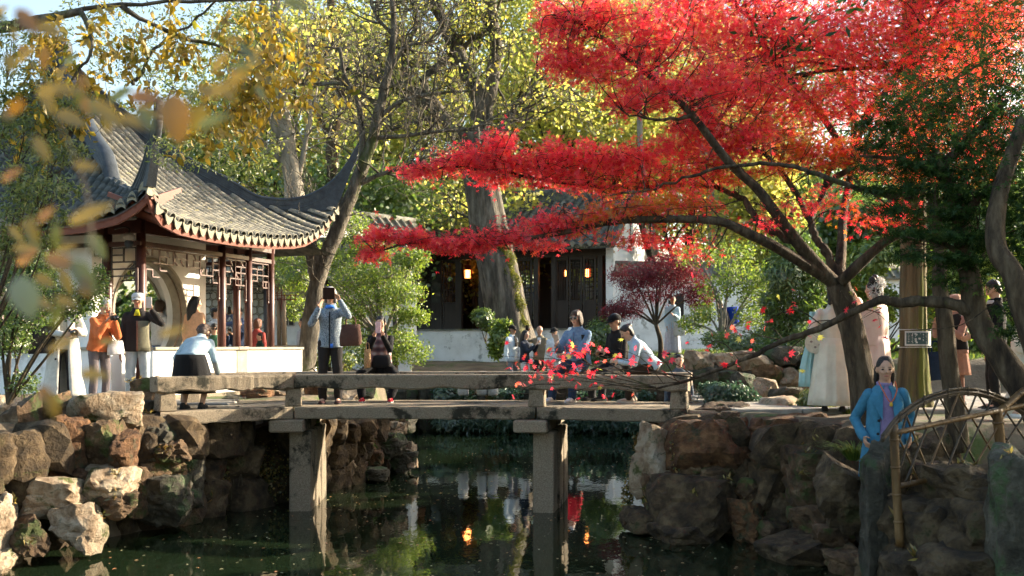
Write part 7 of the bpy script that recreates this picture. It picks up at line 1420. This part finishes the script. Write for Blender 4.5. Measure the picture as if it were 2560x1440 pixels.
# 4 visitor inside the moon gate
person('visitor in white seen inside the moon gate', 402, 18.4, 1.5, 1.66, 160, topm=(.66, .66, .66), hair=('bob', 'hair_brown'), botm=(.20, .26, .42), bulk=1.05, far=True, noface=True, hl=(.2, -.2, 1.3), at=(-6.42, 18.2, 1.5))
# 5 long haired woman
person('long haired woman in a peach coat beside the moon gate wall', 487, 17.4, 1.5, 1.68, 150, topm=(.74, .42, .25), bulk=1.22, hem=-.24, hair=('long', 'hair_black'), bottom='skirt', botm=(.72, .46, .30), hemz=.1, noface=True, hy=-20)
# 6 bending woman
person('curly haired woman in a pale blue sweater bending over the bench rail', 484, 13.15, 1.44, 1.60, 178, pelvis=(0, .12, .66), lean=58, hp=20, topm=(.34, .44, .49), bulk=1.12, hem=-.045, hl=(.30, -.22, .50), hr=(-.22, -.30, .46), hair=('curly', 'hair_brown'), bottom='skirt', botm=(.010, .010, .011), hemz=.13, fl=(.11, .06, 0), fr=(-.11, .0, 0), noface=True, legw=1.3)
# pavilion guests
person('woman in a striped white shirt standing inside the pavilion', 537, 21.0, 1.5, 1.62, 70, topm='stripe_cloth', hair=('bun', 'hair_black'), botm=(.1, .1, .12), far=True, hy=20)
person('woman in dark sunglasses and a green jacket inside the pavilion', 536, 20.0, 1.5, 1.6, 20, pelvis=(0, 0, .50), fl=(.1, -.4, 0), fr=(-.1, -.4, 0), topm=(.045, .13, .075), hair=('bob', 'hair_black'), glasses='sun', far=True)
J = person('woman in a navy jacket looking down at her phone inside the pavilion', 595, 20.3, 1.5, 1.6, -15, pelvis=(0, 0, .62), fl=(.1, -.35, 0), fr=(-.1, -.35, 0), topm=(.012, .022, .05), hair=('bun', 'hair_black'), hp=25, hl=(.06, -.3, 1.0), hr=(-.05, -.3, .98), far=True)
held_box('phone', 'dark phone in the hands of the woman in the navy jacket', 'phone', J, (.03, -.36, 1.06), (.075, .012, .15), 'glass_black', 0, -30)
J = person('man lifting a phone behind the woman in the navy jacket', 598, 21.2, 1.5, 1.64, -10, topm=(.10, .14, .25), hair=('short', 'hair_black'), hl=(-.02, -.28, 1.44), hr=(-.12, -.28, 1.42), far=True, skin='skin_tan')
held_box('phone', 'phone lifted by the man behind the navy jacket', 'phone', J, (-.06, -.34, 1.52), (.075, .012, .15), 'glass_black', -10, 0)
person('auburn haired woman in a red coat inside the pavilion', 643, 20.6, 1.5, 1.6, 150, pelvis=(0, 0, .62), fl=(.1, -.35, 0), fr=(-.1, -.35, 0), topm=(.36, .07, .06), bulk=1.15, hair=('bob', 'hair_auburn'), far=True, noface=True)
person('child in dark green beside the red coat', 650, 19.7, 1.5, 1.06, -60, topm=(.02, .05, .04), hair=('short', 'hair_black'), far=True)
person('man in a pale grey jacket half hidden by the leaning trunk', 757, 21.0, 1.42, 1.48, -50, topm=(.42, .46, .50), bulk=1.15, hair=('short', 'hair_black'), botm=(.3, .3, .32), far=True, hem=-.16)
# 14 standing photographer
J = person('standing photographer in a grey marl jacket with a tablet before the face', 826, 14.3, 1.44, 1.72, 5, topm='marl', bulk=1.0, hem=-.11, hl=(.15, -.27, 1.47), hr=(-.13, -.27, 1.36), hair=('bob', 'hair_grey'), botm=(.012, .018, .017), legw=1.06, shoes=(.05, .02, .02), hdir=((-.55, -.1, .8), (.25, -.1, .95)), curl=(.9, .35), elbow=(.55, .15, -1.0),
       panels=[('zip_strip', (.02, .025, .03), -.12, .25, 87, 93, .016), ('shirt_tail', (.06, .19, .68), -.12, -.01, 76, 92, .014), ('scarf', (.05, .20, .70), .25, .31, 55, 125, .022)])
held_box('tablet', 'dark brown tablet case held before the standing photographer face', 'tablet', J, (.01, -.34, 1.56), (.165, .014, .165), (.035, .016, .010), 4, 0)
bag('brown leather tote hanging from the standing photographer arm', J['world']((.30, -.16, .98)), .30, .14, .30, (.085, .045, .035), 5)
# 15 seated photographer
J = person('seated woman in a plaid vest photographing with a pink phone', 952, 15.15, 1.44, 1.63, 2, pelvis=(0, .0, .54), lean=2, topm=(.010, .010, .011), vest='plaid', hl=(.06, -.32, .98), hr=(-.07, -.32, .96), fl=(.19, -.46, 0), fr=(-.23, -.42, 0), kneeout=.8, hair=('short', 'hair_black'), botm=(.006, .006, .007), legw=1.15, shoes=(.36, .012, .02), sock=(.72, .72, .72), hdir=((-.25, -.15, .95), (.25, -.15, .95)), curl=(.8, .8))
held_box('phone', 'pink phone held up by the seated woman in the plaid vest', 'phone', J, (.0, -.40, 1.10), (.08, .012, .165), (.70, .46, .48), 0, 0, 'cam')
bag('black leather bag on the lap of the seated woman', J['world']((.04, -.30, .60)), .28, .12, .18, (.010, .010, .011), 3, strap=[J['world']((.14, -.28, .68)), J['world']((.10, -.17, .95)), J['world']((.06, -.10, 1.25))], handles=False)
mat('wicker', [(.30, .17, .07), (.50, .32, .16)], scale=60, rough=.8, bump=.6, bscale=80, lo=.42, hi=.58); bag('narrow woven cane bag hanging from the seated woman wrist', J['world']((-.16, -.36, .64)), .10, .09, .27, 'wicker', 2, taper=.95, srad=.005)
# far bank group
gz = 1.0
person('man in a white jacket and black cap on the far bank', 1280, 27.5, gz, 1.92, 55, topm=(.66, .72, .74), bulk=1.15, hem=-.16, hat=('cap', (.015, .015, .018)), hair=('short', 'hair_black'), far=True, skin='skin_tan', botm=(.2, .2, .22), panels=[('shirt_front', (.012, .012, .012), .10, .31, 72, 108, .014)])
J = person('dark haired woman in a tweed jacket filming with a white phone', 1312, 27.3, gz, 1.76, 60, topm=(.03, .035, .05), hair=('long', 'hair_black'), hl=(.10, -.34, 1.34), hr=(-.04, -.34, 1.30), far=True, botm=(.6, .58, .55))
held_box('phone', 'white phone of the woman in the tweed jacket', 'phone', J, (.04, -.42, 1.42), (.09, .014, .18), (.75, .75, .75), 10, 0)
J = person('bald man in an olive tee lifting a phone on the far bank', 1350, 27.9, gz, 1.90, -40, topm=(.22, .19, .13), sleeve=.5, bulk=1.15, hair=('bald', 'hair_black'), hr=(-.14, -.36, 1.66), far=True, skin='skin_tan')
held_box('phone', 'dark phone lifted by the bald man in olive', 'phone', J, (-.12, -.42, 1.78), (.09, .014, .17), 'glass_black', -30, 0)
person('visitor in a white hoodie with black cap and sunglasses', 1386, 27.4, gz, 1.84, -35, topm=(.68, .74, .78), bulk=1.15, hat=('cap', (.012, .012, .014)), glasses='sun', hair=('short', 'hair_black'), far=True, botm=(.66, .64, .62))
person('visitor in a red top behind the denim shirt woman', 1428, 27.7, gz, 1.86, 0, topm=(.55, .02, .04), hat=('cap', (.75, .75, .75)), hair=('short', 'hair_black'), far=True, bulk=1.1)
# bridge right group
J = person('woman in sunglasses and a blue denim shirt seated on the bench rail', 1446, 15.1, 1.44, 1.74, -32, pelvis=(0, 0, .58), lean=5, topm='denim', bulk=1.24, hem=-.02, hl=(.02, -.40, .70), hr=(-.16, -.38, .84), fl=(.12, -.42, 0), fr=(-.20, -.46, 0), hair=('bob', 'hair_brown'), glasses='sun', botm=(.03, .05, .09), shoes=(.55, .52, .48), hp=2, legw=1.15, panels=[('bag_strap', (.012, .014, .02), -.02, .27, 35, 52, .018), ('placket', 'denim', .0, .28, 88, 95, .016)])
held_box('phone', 'phone in a pale case held low by the denim shirt woman', 'phone', J, (-.13, -.45, .93), (.08, .012, .16), (.55, .48, .42), -20, -35)
person('older man in a black cap and black jacket seated beside the denim shirt', 1552, 15.3, 1.44, 1.72, -58, pelvis=(0, 0, .55), lean=10, topm=(.012, .013, .016), bulk=1.14, hl=(.10, -.34, .74), hr=(-.08, -.36, .72), fl=(.1, -.44, 0), fr=(-.12, -.46, 0), hat=('cap', (.008, .010, .02)), hair=('short', 'hair_black'), skin='skin_tan', shoes=(.03, .03, .03), sock=(.6, .6, .6))
person('dark haired woman in a pale denim jacket hunched forward on the bench', 1632, 14.75, 1.44, 1.62, -86, pelvis=(0, 0, .54), lean=40, hp=8, topm='denim_light', bulk=1.16, hem=-.032, hl=(.06, -.52, .60), hr=(-.06, -.50, .60), fl=(.1, -.38, 0), fr=(-.1, -.30, 0), hair=('bun', 'hair_black'), botm=(.035, .024, .016), shoes=(.42, .34, .27), legw=1.1, twist=0, skin='skin')
# behind, right of centre
J = person('man in a pale blue embroidered robe standing by the white wall', 1682, 28.0, 2.03, 1.70, -15, topm='floral_robe', bulk=1.1, hem=-.28, bottom='skirt', botm=(.58, .58, .66), hemz=.04, hair=('short', 'hair_black'), hl=(.05, -.28, 1.12), hr=(-.16, -.05, .8), far=True)
bag('white cloth tote on the arm of the pale blue robe', J['world']((.20, -.12, .74)), .34, .08, .40, (.66, .68, .68), 0, name='tote_bag', taper=.98)
person('smiling woman in grey crouching behind the bridge rail', 1698, 16.9, 1.08, 1.6, -10, pelvis=(0, 0, .33), fl=(.1, -.45, 0), fr=(-.1, -.45, 0), topm=(.10, .12, .14), hair=('bun', 'hair_black'), far=True)
J = person('dark clothed visitor with a bright blue backpack behind the small tree', 1822, 27.0, 2.03, 1.58, -80, lean=25, topm=(.05, .05, .06), hair=('short', 'hair_black'), botm=(.03, .06, .16), far=True, noface=True)
bag('bright blue backpack behind the small tree', J['world']((0, .10, 1.08)), .34, .24, .46, (.012, .045, .38), 10, name='backpack', handles=False)
# right group: robed women
J = person('woman in a cream gauze robe with hair ornaments holding a round fan', 2084, 12.6, 1.44, 1.62, 165, topm='silk_cream', bulk=1.15, hem=-.05, bottom='skirt', botm='silk_cream', hemz=.05, legw=1.35, hair=('updo', 'hair_black'), noface=True, hl=(.26, -.10, .98), hr=(-.22, .05, 1.2), hy=-30)
fp = J['world']((.24, .04, .86)); fa = thing('round_fan', 'round white fan with blossom pattern held by the cream robe', 'fan', tuple(fp)); g = G(); g.tube([fp + A3(0, -.05, 0), fp + A3(0, -.055, 0)], .13, 24); g.obj('fan_leaf', (.72, .68, .56), fa); g = G(); g.tube([fp + A3(.12, -.05, .05), fp + A3(.30, -.05, .14)], .009, 6); g.obj('handle', 'tan_timber', fa)
for (x, z) in ((-.05, .02), (.03, .05), (.0, -.05), (.06, -.02)): G().sph(fp + A3(x, -.058, z), (.018, .003, .014), 6, 4).obj('blossom', (.30, .24, .2), fa)
g = G(); w0 = J['world']((.16, -.05, 1.28)); R_ = []
for f in np.linspace(0, 1, 12): c = w0 + A3(-.10 - .07 * f + .02 * sin(f * 6), -.02, -.02 - .95 * f); R_.append([c + A3((.035 + .045 * f) * cos(a) * (1 + .35 * sin(4 * a + f * 2)), .03 * sin(a) * (1 + .4 * sin(5 * a)), 0) for a in np.arange(20) * 2 * pi / 20])
g.loft(R_); o = g.obj('shawl', 'silk_aqua', J['t'], smooth=True); o.matrix_parent_inverse = J['t'].matrix_basis.inverted() if 0 else Matrix.Rotation(-radians(165), 4, 'Z')
J = person('woman in a pink silk robe with white fur hair ornament raising a camera', 2186, 12.0, 1.44, 1.66, -140, topm='silk_pink', bulk=1.4, hem=-.05, bottom='skirt', botm='silk_pink', hemz=.06, legw=1.25, hair=('updo', 'hair_black'), noface=True, hl=(.06, -.30, 1.42), hr=(-.10, -.30, 1.40), hp=0)
held_box('camera', 'small camera raised by the pink silk robe', 'camera', J, (-.02, -.38, 1.50), (.12, .05, .08), 'glass_black', -140, 0, 'lens')
orn = G(); rr = np.random.default_rng(8); hcw = J['world'](J['HC']); pts = []; axs = []
for q in range(420): v = nz(rr.normal(size=3) + A3(.25, .1, .6)); pts.append(hcw + A3(.04, -.02, .06) + v * A3(.06, .06, .05)); axs.append(v + rr.normal(size=3) * .3)
for q in range(260): v = nz(rr.normal(size=3)); pts.append(hcw + A3(-.01, -.085, -.03) + v * A3(.05, .02, .05)); axs.append(v + rr.normal(size=3) * .3 + A3(0, -.5, 0))
fme = leaves('fur', np.array(pts), .055, T_blade(.08), leafmat('fur_white', [(.70, .68, .64), (.85, .84, .82)], trans=.2), axis=np.array(axs), flat=.1, seed=9, base=tuple(hcw)); tag(fme, 'white feather and fur ornament in the pink robed woman hair', 'hair ornament'); fme.name = 'hair_ornament'
J = person('woman in a bright blue trench coat and lavender sweater standing among the rocks', 2212, 9.0, .62, 1.58, -8, topm=(.24, .18, .32), coat=dict(m=(.050, .175, .27), hem=.28, gap=24, buttons=5), hl=(.20, -.06, .82), hr=(-.20, -.08, .82), hair=('tied', 'hair_black'), skin='skin_tan', hy=-4, hp=2, botm=(.05, .05, .06), curl=(.8, .8))
nk = thing('necklace', 'coral bead necklace with a gold pendant on the lavender sweater', 'necklace', tuple(J['world'](J['N']))); g = G(); c = J['world'](J['N']); g.tube(bez([c + A3(-.075, -.05, .03), c + A3(-.06, -.125, -.05), c + A3(.0, -.145, -.15), c + A3(.06, -.125, -.05), c + A3(.075, -.05, .03)], 6), .0055, 6); g.obj('beads', (.5, .12, .05), nk, smooth=True); G().sph(c + A3(0, -.152, -.17), (.016, .009, .022), 8, 6).obj('pendant', (.6, .36, .05), nk, smooth=True)
J = person('visitor in a pink bucket hat and black vest looking at a phone', 2388, 13.6, 1.44, 1.55, -55, topm=(.40, .22, .17), vest=(.012, .016, .018), bulk=1.1, hl=(.05, -.30, 1.08), hr=(-.10, -.30, 1.14), hat=('bucket', (.42, .24, .17)), hair=('bob', 'hair_black'), bottom='skirt', botm=(.38, .20, .14), hemz=.28, shoes=(.03, .03, .03), hp=15)
held_box('phone', 'dark phone of the visitor in the pink bucket hat', 'phone', J, (-.02, -.36, 1.20), (.075, .012, .15), 'glass_black', -50, -20)
bag('navy tote bag hanging beside the slim trunk', P(2338, 915, 13.4), .34, .14, .38, (.018, .032, .062), 10, name='tote_bag', srad=.009)
person('dark haired man in black looking down beside the cream robe', 2488, 12.8, 1.44, 1.72, -105, topm=(.010, .010, .012), bulk=1.12, hem=-.10, hair=('short', 'hair_black'), skin='skin_tan', botm=(.012, .012, .014), hp=28, panels=[('scarf', (.5, .48, .45), .26, .31, 20, 160, .016)], hl=(.05, -.28, .95))
person('visitor in a loose cream outfit stepping past the dark trunk', 2562, 11.4, 1.44, 1.66, 70, topm='silk_cream', bulk=1.35, hem=-.16, hair=('short', 'hair_black'), botm=(.62, .58, .48), legw=1.3, lean=8, fl=(.1, -.25, 0), fr=(-.1, .2, 0), shoes=(.6, .58, .55), noface=False)
# ------------------------------------------------------------------ bake garments and bodies (one pass)
dg = bpy.context.evaluated_depsgraph_get()
for o, wr, seed in BAKE:
    me = bpy.data.meshes.new_from_object(o.evaluated_get(dg)); me.name = o.name; n = len(me.vertices)
    if wr and n:
        co = np.empty(n * 3, np.float32); me.vertices.foreach_get('co', co); co = co.reshape(-1, 3); nn = np.empty(n * 3, np.float32); me.vertex_normals.foreach_get('vector', nn); nn = nn.reshape(-1, 3)
        q = co.astype(float) * A3(1, 1, .75); d = noise3(q * 7, seed) * .6 + noise3(q * 15, seed + 1) * .4 - 1.1 * np.maximum(0, .35 - np.abs(noise3(q * A3(6, 6, 9), seed + 2))) ; co = co + nn * (d * wr)[:, None]; me.vertices.foreach_set('co', co.astype(np.float32).ravel())
    me.polygons.foreach_set('use_smooth', np.ones(len(me.polygons), dtype=bool)); me.update(); o['_b'] = 1
    o.modifiers.clear(); o.data = me; del o['_b']
print('people triangles', sum(len(o.data.polygons) * 2 for o, _, _ in BAKE))
# ------------------------------------------------------------------ arched bamboo fence
mat('bamboo_dry', [(.055, .027, .008), (.11, .058, .018), (.17, .10, .04)], scale=9, rough=.5, bump=.2, bscale=30, stretch=(1, 1, .2)); mat('bamboo_dark', [(.022, .015, .008), (.06, .04, .02)], scale=9, rough=.55, bump=.2)
BF = thing('bamboo_fence', 'arched bamboo lattice fence above the dark near rocks', 'fence', P(2236, 1370, 7.9))
DF = lambda px: np.interp(px, [2200, 2600], [7.9, 8.9])
def pf(px, py, o=0.0): return P(px, py, DF(px) + o)
def cane(name, pts, r, m, nodes=True):
    q = bez(pts, 8) if len(pts) > 2 else np.linspace(pts[0], pts[1], 14); L = np.cumsum(np.r_[0, np.linalg.norm(np.diff(q, axis=0), axis=1)]); rad = np.full(len(q), r)
    g = G(); g.tube(q, rad, 8)
    if nodes:
        for s in np.arange(.12, L[-1], .22):
            i = np.searchsorted(L, s) - 1; p = q[i] + (q[i + 1] - q[i]) * (s - L[i]) / (L[i + 1] - L[i] + 1e-9); d = nz(q[i + 1] - q[i]) * r * .25; g.tube([p - d, p, p + d], [r * 1.0, r * 1.18, r * 1.0], 8)
    return g.obj(name, m, BF, smooth=True)
cane('post', [pf(2234, 1062), pf(2240, 1200), pf(2250, 1365)], .036, 'bamboo_dry'); cane('post', [pf(2492, 1022), pf(2498, 1080), pf(2503, 1140)], .045, 'bamboo_dry')
arch = [(2205, 1090), (2250, 1035), (2310, 995), (2370, 976), (2420, 971), (2470, 980), (2520, 1000), (2570, 1028)]
for o, dy in ((0, 0), (.02, 5), (-.015, 9), (.0, 14)): cane('arch', [pf(x, y + dy, o) for x, y in arch], .012, 'bamboo_dark', False)
for x, y in arch[1:-1]: g = G(); g.tube([pf(x, y - 5, -.03), pf(x, y + 18, -.03), pf(x + 4, y + 18, .03), pf(x + 4, y - 5, .03), pf(x, y - 5, -.03)], .006, 5); g.obj('binding', 'bamboo_dark', BF)
cane('rail', [pf(2240, 1082, -.03), pf(2360, 1055, -.03), pf(2490, 1028, -.03), pf(2580, 1008, -.03)], .022, 'bamboo_dry'); cane('rail', [pf(2246, 1216, -.02), pf(2320, 1200, -.02), pf(2400, 1178, -.02)], .024, 'bamboo_dry'); cane('rail', [pf(2490, 1035, -.02), pf(2560, 975, -.02)], .03, 'bamboo_dry')
for i, (x0, y0, x1, y1) in enumerate([(2262, 1030, 2330, 1205), (2300, 1003, 2390, 1180), (2345, 985, 2440, 1160), (2390, 976, 2480, 1130), (2440, 978, 2530, 1120), (2490, 995, 2570, 1110), (2245, 1090, 2300, 1210), (2300, 1005, 2242, 1200), (2350, 985, 2262, 1210), (2400, 974, 2310, 1205), (2445, 976, 2360, 1190), (2485, 985, 2400, 1170), (2530, 1005, 2440, 1160), (2565, 1030, 2500, 1130), (2270, 1025, 2240, 1130)]):
    cane('lattice_cane', [pf(x0, y0, .012 * (1 if i < 7 else -1)), pf(x1, y1, .012 * (1 if i < 7 else -1))], .0085, 'bamboo_dark' if i % 3 else 'bamboo_dry')
# earth shelf the blue coat woman stands on is the ground itself
